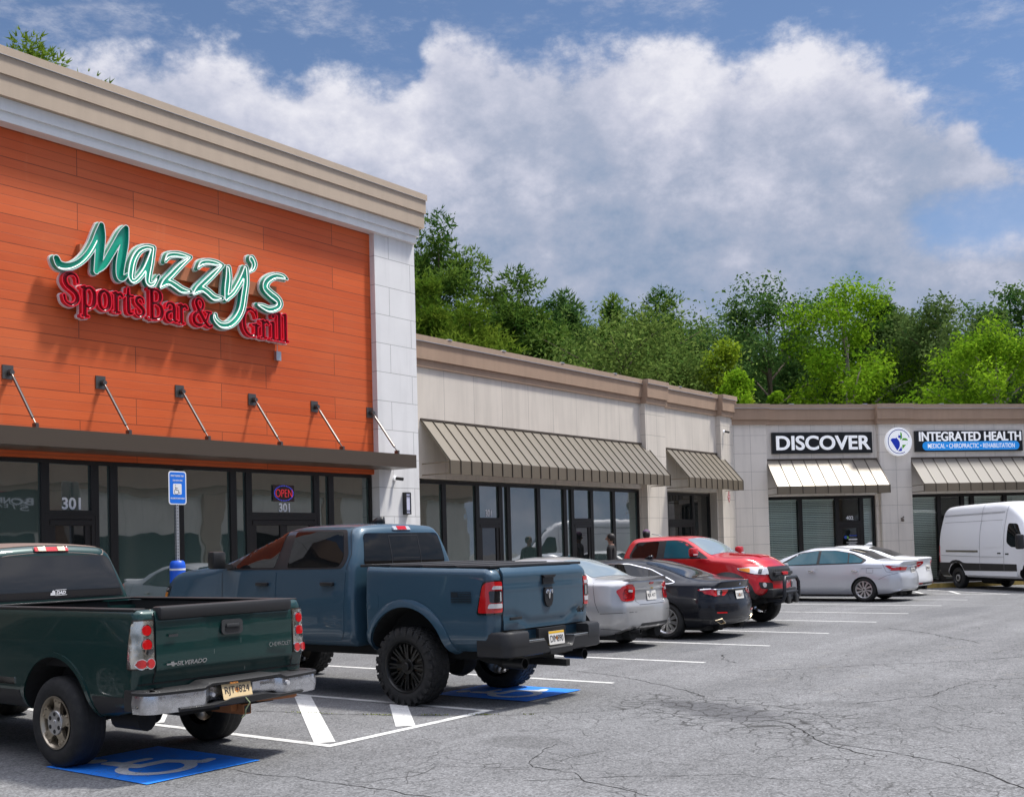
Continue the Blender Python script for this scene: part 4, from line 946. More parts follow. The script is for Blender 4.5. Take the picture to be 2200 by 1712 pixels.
def section(c, radii, crown, segs=(3, 4, 6, 7, 8, 9), cor=(0, 4, 4, 5, 6, 8)):
    """right half outline bottom centre -> top centre with rounded corners"""
    P = [Vector(p) for p in c]; n = len(P); A, B = [None]*n, [None]*n
    for i in range(1, n-1):
        a, b_ = P[i-1]-P[i], P[i+1]-P[i]; la, lb = a.length, b_.length
        t = min(radii[i], .46*la, .46*lb) if min(la, lb) > 1e-6 else 0
        A[i] = P[i]+a*(t/la if la > 1e-6 else 0); B[i] = P[i]+b_*(t/lb if lb > 1e-6 else 0)
    A[n-1] = P[n-1]; B[0] = P[0]; out = []
    for i in range(n-1):
        k = segs[i]
        for j in range(k): out.append(B[i].lerp(A[i+1], j/k))
        if i+1 < n-1:
            m = cor[i+1]
            for j in range(m): t = j/m; out.append(A[i+1]*(1-t)**2+P[i+1]*2*t*(1-t)+B[i+1]*t*t)
    out.append(P[-1].copy())
    wt = max(.01, P[-2].x); zt = P[-2].y
    for p in out:
        if p.y > zt-.25 and p.x < wt: p.y += crown*(1-(p.x/wt)**2)*max(0, min(1, (p.y-zt+.25)/.25))
    return out
def loft(sp):
    """closed car body from tables of control values along y"""
    f = {k: tabf(sp[k]) for k in ('zb', 'wb', 'zl', 'wl', 'zm', 'wm', 'zs', 'ws', 'zt', 'wt', 'crown', 'rs', 'rt')}
    y0, y1 = sp['y0'], sp['y1']; r0, r1 = sp.get('r0', .06), sp.get('r1', .06); n = sp.get('n', 84)
    ys = [(y0+r0*(1-math.sin(R(a))), r0*(1-math.cos(R(a)))) for a in (90, 66, 44, 22)]
    ys += [(y0+r0+(y1-r1-y0-r0)*i/n, 0.) for i in range(n+1)]
    ys += [(y1-r1*(1-math.sin(R(a))), r1*(1-math.cos(R(a)))) for a in (22, 44, 66, 90)]
    bm = bmesh.new(); rings = []
    for y, d in ys:
        c = [(0, f['zb'](y)), (f['wb'](y), f['zb'](y)), (f['wl'](y), f['zl'](y)), (f['wm'](y), f['zm'](y)), (f['ws'](y), f['zs'](y)), (f['wt'](y), f['zt'](y)), (0, f['zt'](y))]
        h = section(c, (0, .05, .12, .25, f['rs'](y), f['rt'](y), 0), f['crown'](y))
        w = max(p.x for p in h); za, zb_ = min(p.y for p in h), max(p.y for p in h); zc = (za+zb_)/2; hz = (zb_-za)/2
        h = [Vector((p.x*(1-d/w), zc+(p.y-zc)*(1-d/hz))) for p in h]; rings.append((y, h))
    NL = 10
    def mk(p, y): return bm.verts.new((p[0], y, p[1]))
    V = []
    for y, h in rings:
        r = [mk(p, y) for p in h]; l = [r[0]]+[mk((-p.x, p.y), y) for p in h[1:-1]]+[r[-1]]; V.append((r, l))
    for (ra, la), (rb, lb) in zip(V, V[1:]):
        for i in range(len(ra)-1):
            for q in ((ra[i], rb[i], rb[i+1], ra[i+1]), (la[i], la[i+1], lb[i+1], lb[i])):
                try: bm.faces.new(q)
                except ValueError: pass
    for idx in (0, -1):                                    # end caps, split across so that they can bow
        r, l = V[idx]; prev = None
        for i in range(1, len(r)-1):
            a, c = r[i].co, l[i].co; row = [r[i]]+[bm.verts.new(a.lerp(c, k/NL)) for k in range(1, NL)]+[l[i]]
            if prev is None:
                for k in range(NL):
                    if k == NL//2-1 or True: 
                        try: bm.faces.new((r[0], row[k], row[k+1]))
                        except ValueError: pass
            else:
                for k in range(NL): bm.faces.new((prev[k], row[k], row[k+1], prev[k+1]))
            prev = row
        for k in range(NL): bm.faces.new((prev[k], r[-1], prev[k+1]))
    # bow the ends in plan, give them a side profile
    W = max(f['wm'](y) for y, _ in rings)
    def sm(t): t = max(0, min(1, t)); return t*t*(3-2*t)
    rp, fp = pchip(sp['rear']) if 'rear' in sp else None, pchip(sp['front']) if 'front' in sp else None
    for v in bm.verts:
        x, y, z = v.co
        wr = sm((y0+sp.get('rlen', .55)-y)/sp.get('rlen', .55)); wf = sm((y-(y1-sp.get('flen', .6)))/sp.get('flen', .6))
        v.co.y += wr*(sp.get('rbow', .1)*(x/W)**2+(rp(z) if rp else 0))-wf*(sp.get('fbow', .2)*(x/W)**2+(fp(z) if fp else 0))
    if sp.get('fn'):
        for v in bm.verts: v.co = Vector(sp['fn'](*v.co))
    bmesh.ops.recalc_face_normals(bm, faces=list(bm.faces)); return bm
M_ARCH = mat('wheel_arch_liner', (.012, .012, .012), .9)
def cut(bm, cutters, mats):
    """boolean difference; the cut faces take the second material"""
    me = bpy.data.meshes.new('body'); bm.to_mesh(me)
    for m in mats: me.materials.append(m)
    o = bpy.data.objects.new('body', me); COL.objects.link(o); cs = []
    for cb in cutters:
        bmesh.ops.recalc_face_normals(cb.bm, faces=list(cb.bm.faces))
        m2 = bpy.data.meshes.new('cut'); cb.bm.to_mesh(m2); cb.bm.free()
        for m in mats: m2.materials.append(m)
        for p in m2.polygons: p.material_index = 1
        co = bpy.data.objects.new('cut', m2); COL.objects.link(co); cs.append(co)
        md = o.modifiers.new('b', 'BOOLEAN'); md.operation = 'DIFFERENCE'; md.object = co; md.solver = 'EXACT'
    bpy.context.view_layer.update(); dg = bpy.context.evaluated_depsgraph_get()
    me2 = bpy.data.meshes.new_from_object(o.evaluated_get(dg))
    for c in cs: bpy.data.objects.remove(c)
    bpy.data.objects.remove(o)
    return me2
def arch_cut(y, z, r, w, side, depth=.34):
    b = MB(); b.lathe([(0, side*(w-depth)), (r, side*(w-depth)), (r, side*(w+.4)), (0, side*(w+.4))], 48, 'x', (0, y, z)); return b
def body_obj(sp, parent, m, arches=(), extra=(), name='body', sharp=32):
    bm = loft(sp); bv = BVHTree.FromBMesh(bm); W = max(abs(v.co.x) for v in bm.verts)
    nv = len(bm.verts); ex = [e.bm.copy() for e in extra]; rg = random.Random(1)
    for jit in (0, 2e-5, 6e-5, 1.5e-4, 3e-4, 6e-4):
        if jit:
            for v in bm.verts: v.co += Vector((rg.uniform(-jit, jit), rg.uniform(-jit, jit), rg.uniform(-jit, jit)))
        cs = [arch_cut(y, z, r, W, s) for y, z, r in arches for s in (1, -1)]
        for e in ex: c = MB(); c.bm.free(); c.bm = e.copy(); cs.append(c)
        me = cut(bm, cs, [m, M_ARCH])
        if len(me.vertices) > nv*.55: break
    bm.free(); me.name = name
    for p in me.polygons: p.use_smooth = True
    me.set_sharp_from_angle(angle=R(sharp)); return link(name, me, parent), bv
def rpoly(P, r=.04, n=4, close=True):
    P = [Vector(p) for p in P]; out = []; N = len(P)
    for i in range(N):
        rr = r[i] if isinstance(r, (list, tuple)) else r
        a, b_ = P[i-1]-P[i], P[(i+1) % N]-P[i]; t = min(rr, .48*a.length, .48*b_.length)
        if t < 1e-4: out.append(P[i]); continue
        A, B = P[i]+a.normalized()*t, P[i]+b_.normalized()*t
        for j in range(n+1): q = j/n; out.append(A*(1-q)**2+P[i]*2*q*(1-q)+B*q*q)
    return out
def inset(P, d):
    """moves a closed outline inwards by d (outwards when negative)"""
    P = [Vector(p) for p in P]; N = len(P); A = sum(P[i].x*P[(i+1) % N].y-P[(i+1) % N].x*P[i].y for i in range(N)); s = 1 if A > 0 else -1; out = []
    for i in range(N):
        a, b_ = (P[i]-P[i-1]), (P[(i+1) % N]-P[i]); t = (a.normalized()+b_.normalized()) if a.length > 1e-7 and b_.length > 1e-7 else (a+b_)
        if t.length < 1e-7: out.append(P[i]); continue
        t.normalize(); out.append(P[i]+Vector((-t.y, t.x))*d*s)
    return out
def pip(p, P):
    c = False; n = len(P); j = n-1
    for i in range(n):
        if (P[i].y > p[1]) != (P[j].y > p[1]) and p[0] < (P[j].x-P[i].x)*(p[1]-P[i].y)/(P[j].y-P[i].y)+P[i].x: c = not c
        j = i
    return c
def patch(name, bv, poly, axis, side, m, parent, off=.004, h=.06, skirt=True, fn=None, sharp=38, mb=None):
    """outline laid onto the body surface, raised by off; fn(u, v) may add to the offset"""
    P = [Vector(p) for p in poly]; B = []
    for i in range(len(P)):
        a, c = P[i], P[(i+1) % len(P)]; k = max(1, int((c-a).length/h+.5)); B += [a.lerp(c, j/k) for j in range(k)]
    V = list(B); E = [(i, (i+1) % len(B)) for i in range(len(B))]
    x0, x1 = min(p.x for p in P), max(p.x for p in P); z0, z1 = min(p.y for p in P), max(p.y for p in P)
    In = inset(B, h*.35)
    for i in range(int((x1-x0)/h)+2):
        for j in range(int((z1-z0)/h)+2):
            q = Vector((x0+i*h+(h/2 if j % 2 else 0), z0+j*h))
            if pip(q, In): V.append(q)
    r = delaunay_2d_cdt(V, E, [list(range(len(B)))], 1, 1e-6); vs, fs = r[0], r[2]
    def ray(u, w):
        o, d = {'x': (Vector((side*3., u, w)), Vector((-side, 0, 0))), 'y': (Vector((u, side*9., w)), Vector((0, -side, 0))), 'z': (Vector((u, w, 6.)), Vector((0, 0, -1)))}[axis]
        hit = bv.ray_cast(o, d)
        if axis == 'y' and hit[0] is not None:
            ref = bv.ray_cast(Vector((u*.85, side*9., w)), d)[0]
            if ref is not None and abs(ref.y-hit[0].y) > .25: hit = (None,)
        if hit[0] is None:
            if axis == 'y':
                h0 = None
                for k in (.9, .75, .5, 0):
                    h0 = bv.ray_cast(Vector((u*k, side*9., w)), d)[0]
                    if h0 is not None: break
                g = Vector((u, h0.y if h0 is not None else 0, w))
            elif axis == 'x':
                h0 = None
                for dy in (.06, -.06, .12, -.12, .2, -.2, .35, -.35):
                    h0 = bv.ray_cast(Vector((side*3., u+dy, w)), d)[0]
                    if h0 is not None: break
                g = Vector((h0.x if h0 is not None else side*.8, u, w))
            else: g = Vector((u, w, 1))
            hit = bv.find_nearest(g)
        nn = hit[1]
        if nn.dot(d) > 0: nn = -nn
        return hit[0], nn
    b = mb or MB(); b.smooth = True; T, Bt = [], []
    for p in vs:
        q, nn = ray(p.x, p.y); o = off+(fn(p.x, p.y) if fn else 0)
        T.append(b.v(q+nn*o)); Bt.append(q-nn*.004)
    flip = None
    for f in fs: b._f([T[i] for i in f])
    if skirt:
        cnt = {}
        for f in fs:
            for i in range(len(f)):
                e = (f[i], f[(i+1) % len(f)]); k = tuple(sorted(e)); cnt.setdefault(k, []).append(e)
        low = {}
        for k, es in cnt.items():
            if len(es) == 1:
                a, c = es[0]
                for i in (a, c):
                    if i not in low: low[i] = b.v(Bt[i])
                b._f([T[c], T[a], low[a], low[c]])
    if mb: return None
    return b.done(name, m, parent, sharp)
def seam(bv, poly, axis, side, parent, w=.007, off=.002, m=None, name='panel_gap', mb=None):
    """thin dark line along a polyline on the body"""
    own = mb is None; b = mb or MB(); pts = []
    P = [Vector(p) for p in poly]
    for a, c in zip(P, P[1:]):
        k = max(1, int((c-a).length/.04)); pts += [a.lerp(c, j/k) for j in range(k)]
    pts.append(P[-1]); prev = None
    for i, p in enumerate(pts):
        o, d = {'x': (Vector((side*3., p.x, p.y)), Vector((-side, 0, 0))), 'y': (Vector((p.x, side*9., p.y)), Vector((0, -side, 0))), 'z': (Vector((p.x, p.y, 6.)), Vector((0, 0, -1)))}[axis]
        hit = bv.ray_cast(o, d)
        if hit[0] is None: prev = None; continue
        t2 = (pts[min(i+1, len(pts)-1)]-pts[max(i-1, 0)]).normalized(); t3 = {'x': Vector((0, t2.x, t2.y)), 'y': Vector((t2.x, 0, t2.y)), 'z': Vector((t2.x, t2.y, 0))}[axis]
        nn = hit[1] if hit[1].dot(d) < 0 else -hit[1]; s = nn.cross(t3).normalized()*w/2; q = hit[0]+nn*off
        cur = (b.v(q-s), b.v(q+s))
        if prev: b._f([prev[0], prev[1], cur[1], cur[0]])
        prev = cur
    if own: return b.done(name, m or M_BLACK, parent, fix=False)
def annulus(y, z, r0, r1, a0, a1, n=26):
    return [(y+r1*math.cos(R(a0+(a1-a0)*i/n)), z+r1*math.sin(R(a0+(a1-a0)*i/n))) for i in range(n+1)]+[(y+r0*math.cos(R(a1+(a0-a1)*i/n)), z+r0*math.sin(R(a1+(a0-a1)*i/n))) for i in range(n+1)]
SWX = [0.]
def sweep(path, sec, b):
    """closed section (out, z) carried along a plan path (x, y); out is to the left of travel"""
    P = [Vector(p) for p in path]; rings = []
    for i, p in enumerate(P):
        t = (P[min(i+1, len(P)-1)]-P[max(i-1, 0)]).normalized(); nn = Vector((-t.y, t.x)); k = i/(len(P)-1)
        SWX[0] = p.x; s = sec(k) if callable(sec) else sec
        rings.append([b.v((p.x+nn.x*o, p.y+nn.y*o, z)) for o, z in s])
    for a, c in zip(rings, rings[1:]):
        for j in range(len(a)): b._f([a[j], a[(j+1) % len(a)], c[(j+1) % len(a)], c[j]])
    b._f(rings[0][::-1]); b._f(rings[-1])
def bumper_path(w, yc, yside, bow, r=.16, n=6):
    """plan path of a rear bumper from the right side round the back to the left side (outside to the right of travel)"""
    P = [(w, yside)]
    yr = lambda x: yc+bow*(x/w)**2
    xs = w-r; y_ = yr(xs)
    for i in range(n+1): a = R(90*i/n); P.append((xs+r*math.cos(a), y_+r-r*math.sin(a)+.0))
    for i in range(1, 44): x = xs-2*xs*i/44; P.append((x, yr(x)))
    for i in range(n+1): a = R(90-90*i/n); P.append((-xs-r*math.cos(a), y_+r-r*math.sin(a)))
    P.append((-w, yside)); return P
M_TYRE = mat('tyre_rubber', (.016, .016, .0165), .78)
_t = NT(M_TYRE); _n = _t.noise(14, 5, .6, _t.obj()); _t.col(_t.mix(_t.rng(_n, .45, .75), (.013, .013, .0135), (.028, .027, .025)))
M_RIMS = mat('silver_alloy', (.55, .55, .56), .28, .9); M_RIMG = mat('tarnished_alloy', (.46, .40, .31), .34, .85); M_RIMB = mat('gloss_black_rim', (.006, .006, .006), .35, 0, .0)
M_RIMD = mat('dark_rim', (.03, .03, .032), .35, .5); M_DISC = mat('brake_disc', (.10, .085, .07), .5, .6); M_LUG = mat('lug_recess', (.015, .015, .015), .6)
def wheel(parent, y, side, xo, r, w, rim, style, detail=True):
    """xo: |x| of the outer sidewall"""
    W = bpy.data.objects.new('wheel', None); COL.objects.link(W); W.parent = parent; W.location = (side*xo, y, r); W.empty_display_size = .2
    s = side
    t = MB(); bul = .012; n = 56
    prof = [(rim-.012, -.02), (rim+.012, .0), (rim+(r-rim)*.45, bul), (r-.045, bul*.4), (r-.014, -.018), (r, -.045), (r, -w+.045), (r-.014, -w+.018), (r-.05, -w), (rim, -w+.0)]
    t.lathe([(q, s*h) for q, h in prof], n, 'x')
    if style == 'mud':
        for i in range(26):
            a = 2*math.pi*i/26
            for row, (hx, wx, da) in enumerate(((-.035, .05, 0), (-.105, .055, .12), (-.175, .055, 0), (-.245, .05, .12))):
                t.xf = Matrix.Rotation(a+da, 4, 'X'); t.box((s*(hx-wx/2), -.032, r-.01), (s*(hx+wx/2), .034, r+.007))
            t.xf = Matrix.Rotation(a+.06, 4, 'X'); t.box((s*-.012, -.025, r-.10+(.03 if i % 2 else 0)), (s*.016, .025, r-.008))
        t.xf = None
    elif detail:
        t.mi = 1
        for hx in (-.28, -.5, -.72): t.lathe([(r+.0015, s*w*hx), (r+.0015, s*(w*hx-.012))], n, 'x')
        t.mi = 0
    t.done('tyre', [M_TYRE, M_LUG], W, 40)
    b = MB(); dp = -.05; R_ = rim
    mats = {'silverado': [M_RIMG, M_RIMS, M_LUG], 'mud': [M_RIMB, M_RIMB, M_LUG], 'multi': [M_RIMS, M_RIMS, M_LUG], 'twist': [M_RIMS, M_RIMD, M_LUG], 'steel': [M_RIMD, M_RIMS, M_LUG], 'five': [M_RIMS, M_RIMS, M_LUG]}[style]
    lip = {'mud': .05, 'silverado': .03}.get(style, .02)
    b.lathe([(R_+.004, s*.004), (R_-.010, s*.006), (R_-.022, s*-.012), (R_-.03, s*-lip), (R_-.035, s*-w*.85)], 48, 'x')
    def spoke(a, u0, w0, u1, w1, h0, h1, th=.03, tw=0):
        """radial bar from radius u0 to u1"""
        c, sn = math.cos(a), math.sin(a); c2, s2 = math.cos(a+tw), math.sin(a+tw)
        P = [(u0*c-w0*-sn, u0*sn-w0*c), (u0*c+w0*-sn, u0*sn+w0*c), (u1*c2+w1*-s2, u1*s2+w1*c2), (u1*c2-w1*-s2, u1*s2-w1*c2)]
        H = [h0, h0, h1, h1]
        f = [b.v((s*h, p[0], p[1])) for p, h in zip(P, H)]; k = [b.v((s*(h-th), p[0], p[1])) for p, h in zip(P, H)]
        b._f(f); b._f(k[::-1])
        for i in range(4): b._f([f[i], k[i], k[(i+1) % 4], f[(i+1) % 4]])
    def disc(rad, h, th=.02, c=(0, 0), n=20, bev=.004): b.lathe([(0, s*h), (rad-bev, s*h), (rad, s*(h-bev)), (rad, s*(h-th))], n, 'x', (0, c[0], c[1]))
    if style == 'silverado':
        for i in range(5):
            a = R(90+72*i+8); spoke(a, .06, .062, R_*.62, .040, -.004, -.012); spoke(a, R_*.60, .040, R_-.02, .062, -.012, -.006)
        b.mi = 1; disc(R_*.47, .006, .03); b.mi = 2
        for i in range(6): disc(.019, .0085, .01, (R_*.33*math.cos(R(60*i+30)), R_*.33*math.sin(R(60*i+30))), 12, .001)
        b.mi = 1; disc(.030, .0095, .01)
        b.mi = 0
        for i in range(5):
            for da in (-9, 9): disc(.009, .006, .012, ((R_-.04)*math.cos(R(98+72*i+da)), (R_-.04)*math.sin(R(98+72*i+da))), 8, .001)
    elif style == 'mud':
        for i in range(8):
            for da in (-.09, .09): spoke(2*math.pi*i/8+da, .065, .012, R_-.035, .011, -.055, -.03, .03)
            spoke(2*math.pi*i/8+math.pi/8, R_*.55, .006, R_-.035, .016, -.05, -.035, .03)
        disc(.09, -.045, .05); disc(.048, -.012, .05); b.mi = 1
        for i in range(24): disc(.006, -.012, .01, ((R_-.035)*math.cos(2*math.pi*i/24), (R_-.035)*math.sin(2*math.pi*i/24)), 6, .001)
    elif style in ('multi', 'five'):
        k = 10 if style == 'multi' else 7
        for i in range(k):
            a = 2*math.pi*i/k+.2
            for da in ((-.10, .10) if style == 'multi' else (0,)): spoke(a+da, .06, .013, R_-.03, .015 if style == 'multi' else .03, -.012, -.016, .035)
        disc(.075, -.008, .03); b.mi = 2; disc(.028, -.006, .01)
    elif style == 'twist':
        for i in range(10):
            a = 2*math.pi*i/10; b.mi = 0 if i % 1 == 0 else 1; spoke(a, .05, .012, R_-.022, .030, -.008, -.010, .03, .22)
            b.mi = 1; spoke(a+.24, .06, .012, R_-.022, .024, -.022, -.022, .03, .22)
        b.mi = 0; disc(.06, -.004, .03); b.mi = 2; disc(.026, -.002, .01)
    elif style == 'steel':
        b.lathe([(R_-.02, s*-.05), (R_*.72, s*-.03), (R_*.6, s*-.045), (0, s*-.045)], 32, 'x'); b.mi = 1; disc(R_*.56, -.006, .04, n=28); b.mi = 0; disc(R_*.36, -.003, .02)
    b.done('rim', mats, W, 35)
    d = MB(); d.lathe([(R_*.74, s*-.10), (R_*.74, s*-.12), (0, s*-.12), (0, s*-.10), (R_*.74, s*-.10)], 32, 'x'); d.done('brake_disc', M_DISC, W, 35)
    return W
def plate(parent, x, y, z, body, mats, top='', rz=0, tilt=0, w=.305, h=.152, name='licence_plate', bg=None, peach=True):
    """licence plate facing -y when rz is 0"""
    M = Matrix.Translation((x, y, z)) @ Matrix.Rotation(rz, 4, 'Z') @ Matrix.Rotation(tilt, 4, 'X')
    b = MB(); b.xf = M; b.prism([(a, c) for a, c in rrect(w, h, .012)], .004, 'XZ', 0); p = b.done(name, bg or mats[0], parent)
    q = MB(); q.xf = M
    if peach: q.lathe([(0, -.0008), (.022, -.0006), (.022, 0)], 14, 'y', (-.002, 0, -.004)); q.done('plate_emblem', mats[2], p)
    mw = M @ Matrix.Translation((0, -.0025, -.008)) @ Matrix.Rotation(R(90), 4, 'X')
    text_obj('plate_number', body, mats[1], mw, p, width=w*.84, height=h*.50, depth=.001, bold=.0)
    if top: text_obj('plate_heading', top, mats[2], M @ Matrix.Translation((0, -.0025, h*.37)) @ Matrix.Rotation(R(90), 4, 'X'), p, height=h*.12, depth=.001)
    return p
M_GL = mat('dark_tinted_glass', (.004, .005, .006), .02, ior=1.45); M_GLT = mat('teal_tinted_glass', (.010, .085, .115), .02, ior=1.42); M_GLS = mat('painted_sky_glass', (.22, .265, .285), .02, ior=2.0)  # sky glass: pale base colour stands in for reflected sky
M_TRIM = mat('black_trim', (.014, .014, .015), .5); M_CHROME = mat('chrome', (.75, .75, .76), .08, 1); M_UNDER = mat('underbody', (.010, .010, .010), .9)
M_LRED = mat('red_lamp_lens', (.50, .008, .010), .08, coat=1); M_LDR = mat('dark_red_lens', (.22, .004, .008), .08, coat=1); M_LCLR = mat('clear_lamp_lens', (.62, .62, .64), .1, .3, coat=1); M_LAMB = mat('amber_lens', (.85, .28, .015), .1, coat=1); M_LBLK = mat('smoked_lens', (.012, .012, .013), .05, coat=1)
M_PW = mat('plate_white', (.72, .70, .66), .45); M_PC = mat('plate_cream', (.72, .55, .31), .45); M_PK = mat('plate_ink', (.02, .02, .03), .5); M_PO = mat('plate_orange', (.80, .30, .06), .5); M_PY = mat('plate_yellow', (.85, .50, .02), .45)
def underbody(parent, w, y0, y1, z0, z1): 
    b = MB(); b.box((-w, y0, z0), (w, y1, z1)); b.done('underbody', M_UNDER, parent)
# ------------------------------------------------------------------ vehicles
P_GREEN = paint('dark_green_paint', (.004, .034, .031), .2, .35, dirt=.12); P_BLUE = paint('slate_blue_paint', (.034, .078, .118), .15, .4)
P_SILV = paint('silver_paint', (.50, .50, .50), .55, .32, dirt=.2); P_BLK = paint('black_paint', (.004, .005, .009), .0, .35); P_BLK.node_tree.nodes['Principled BSDF'].inputs['Coat Weight'].default_value = .55; P_BLK.node_tree.nodes['Principled BSDF'].inputs['Specular IOR Level'].default_value = .25; P_RED = paint('red_paint', (.50, .004, .010), .2, .35)
P_PALE = paint('pale_silver_paint', (.58, .60, .64), .4, .34); P_WHT = paint('white_paint', (.78, .79, .80), .0, .35); P_VAN = paint('van_white_paint', (.80, .81, .83), 0, .4)
GV = 'vehicles parked in front of the shops'
def box_obj(name, a, c, m, parent, bev=.01): b = MB(); b.smooth = True; b.box(a, c, bev); return b.done(name, m, parent, 40)
def lens(name, bv, layers, parent):
    """a lamp of several lens layers, each (material index list, axis, side, outline, off)"""
    mats = []; b = MB()
    for m, axis, side, poly, off in layers:
        if m not in mats: mats.append(m)
        b.mi = mats.index(m); patch('', bv, poly, axis, side, m, None, off*1.5, .03, mb=b)
    return b.done(name, mats, parent, 40)
def mirror_x(P): return [(-a, c) for a, c in P]
def handle_bar(name, y, z, x, side, m, parent, l=.20):
    b = MB(); b.smooth = True; b.box((side*(x-.02), y-l/2, z-.022), (side*(x+.028), y+l/2, z+.022), .012); return b.done(name, m, parent, 40)
def antenna_fin(parent, y, z, m, k=1.):
    b = MB(); b.smooth = True
    b.prism([(y-.09*k, z), (y+.10*k, z), (y-.02*k, z+.065*k), (y-.08*k, z+.07*k)], .05*k, 'YZ', -.025*k); b.done('antenna', m, parent)

def open_top(o, w, ya, yb, z):
    bm = bmesh.new(); bm.from_mesh(o.data)
    bmesh.ops.delete(bm, geom=[f for f in bm.faces if abs(f.calc_center_median().x) < w and ya < f.calc_center_median().y < yb and f.calc_center_median().z > z], context='FACES')
    bm.to_mesh(o.data); bm.free()
# ---- slate blue crew-cab pickup
def blue_truck():
    t = thing('pickup_truck', 'slate blue crew cab pickup truck on big black off-road wheels', 'truck', (10.65, 8.82, 0), 0, GV); pm = P_BLUE
    cab = dict(y0=.84, y1=4.86, r0=.09, r1=.14, n=96, zb=.63, wb=.84, zl=.74, wl=.955, zm=1.14, wm=[(.84,.985),(3.2,.985),(3.8,.985),(4.4,.97),(4.86,.86)],
      zs=[(.84,1.585),(2.4,1.585),(3.2,1.60),(3.5,1.56),(4.3,1.49),(4.86,1.36)], ws=[(.84,.945),(3.1,.945),(4,.93),(4.5,.9),(4.86,.80)],
      zt=[(.84,2.075),(1.0,2.09),(1.5,2.105),(1.95,2.10),(2.2,2.07),(2.5,1.96),(3.28,1.67),(3.42,1.64),(4.4,1.545),(4.86,1.41)], wt=[(.84,.74),(2.2,.74),(3.28,.86),(3.5,.84),(4.5,.80),(4.86,.70)],
      crown=[(.84,.03),(2.1,.045),(3.3,.055),(4.4,.05),(4.86,.03)], rs=.075, rt=[(.84,.13),(2.2,.12),(3.3,.05),(4.86,.06)], rear=[(.6,0),(1.58,0),(2.12,.10)], rbow=.03, rlen=.4, front=[(.6,.06),(.9,0),(1.2,0),(1.45,.05)], fbow=.16)
    body, bv = body_obj(cab, t, pm, [(3.67, .53, .57)], name='cab')
    bed = dict(y0=-1.30, y1=.82, r0=.085, r1=.02, n=54, zb=.63, wb=.84, zl=.74, wl=.96, zm=1.14, wm=.985, zs=[(-1.3,1.505),(.82,1.55)], ws=.955, zt=[(-1.3,1.555),(.82,1.60)], wt=.915, crown=.006, rs=.06, rt=.02, rear=[(.62,.05),(.85,.012),(1.0,0),(1.45,.0),(1.56,.035)], rbow=.05, rlen=.35)
    bo, bb = body_obj(bed, t, pm, [(0, .53, .60)], name='bed')
    # tonneau cover
    b = MB(); b.smooth = True
    for i in range(4): b.box((-.90, -1.20+.50*i, 1.560+.011*i), (.90, -.715+.50*i, 1.592+.011*i), .008)
    b.done('bed_cover', M_TRIM, t, 40)
    # glass
    for s in (-1, 1):
        patch('window_surround', bv, rpoly([(3.22,1.578),(1.04,1.578),(.985,1.72),(1.13,2.055),(2.12,2.075),(2.62,2.03),(2.9,1.86)], [.02,.08,.12,.06,.2,.2,.2]), 'x', s, M_TRIM, t, .004)
        patch('side_window', bv, rpoly([(3.06,1.60),(2.27,1.60),(2.21,2.05),(2.50,2.035),(2.74,1.90)], [.03,.03,.03,.12,.2]), 'x', s, M_GL, t, .008)
        patch('side_window', bv, rpoly([(2.03,1.60),(1.12,1.60),(1.06,1.70),(1.18,2.03),(2.03,2.05)], [.03,.10,.05,.05,.03]), 'x', s, M_GL, t, .008)
        d1 = patch('door', bv, rpoly([(3.28,1.556),(2.225,1.556),(2.22,.70),(3.20,.70)], [.04,.03,.05,.12]), 'x', s, pm, t, .006)
        d2 = patch('door', bv, rpoly([(2.205,1.556),(.98,1.556),(.99,1.2),(1.02,.80),(1.10,.70),(2.20,.70)], [.03,.04,.2,.2,.1,.05]), 'x', s, pm, t, .006)
        for d, y in ((d1, 2.46), (d2, 1.27)): handle_bar('handle', y, 1.395, .985, s, M_BLACK, d, .22)
        b = MB(); seam(bv, [(3.28,1.57),(2.95,1.86),(2.64,2.05),(2.1,2.092),(1.08,2.08),(.95,1.75),(.975,1.57)], 'x', s, t, .008, .003, mb=b); seam(bv, [(2.215,2.07),(2.23,1.57)], 'x', s, t, .006, .0095, mb=b); seam(bv, [(3.29,1.55),(3.24,.68)], 'x', s, t, .007, mb=b); b.done('panel_gap', M_BLACK, t, fix=False)
        # flares
        for q, y in ((bb, 0), (bv, 3.67)):
            ri, ro = (.60, .69) if y == 0 else (.57, .655)
            patch('wheel_flare', q, annulus(y, .53, ri, ro, -2 if y else -10, 190 if y == 0 else 185), 'x', s, pm, t, .012, .045, fn=lambda u, w, y=y, ri=ri, ro=ro: .026*(1-max(0, min(1, (math.hypot(u-y, w-.53)-ri)/(ro-ri)))**1.7))
        # mirror
        m = MB(); m.smooth = True; m.box((s*1.06, 3.06, 1.60), (s*1.27, 3.20, 1.83), .035); mo = m.done('mirror', M_BLACK, t, 40)
        m = MB(); m.box((s*.94, 3.10, 1.60), (s*1.09, 3.17, 1.66)); m.done('mirror_arm', M_TRIM, mo)
        m = MB(); m.smooth = True; m.box((s*1.10, 3.19, 1.63), (s*1.24, 3.205, 1.66), .005); m.done('indicator', M_LCLR, mo)
        # headlamp
        lens('headlamp', bv, [(M_LBLK, 'x', s, rpoly([(4.50,1.15),(4.42,1.37),(4.74,1.34),(4.80,1.12)], .03), .006), (M_LCLR, 'x', s, rpoly([(4.52,1.31),(4.50,1.34),(4.72,1.32),(4.72,1.29)], .01), .010), (M_LAMB, 'x', s, rpoly([(4.54,1.18),(4.52,1.28),(4.60,1.28),(4.62,1.18)], .015), .011)], t)
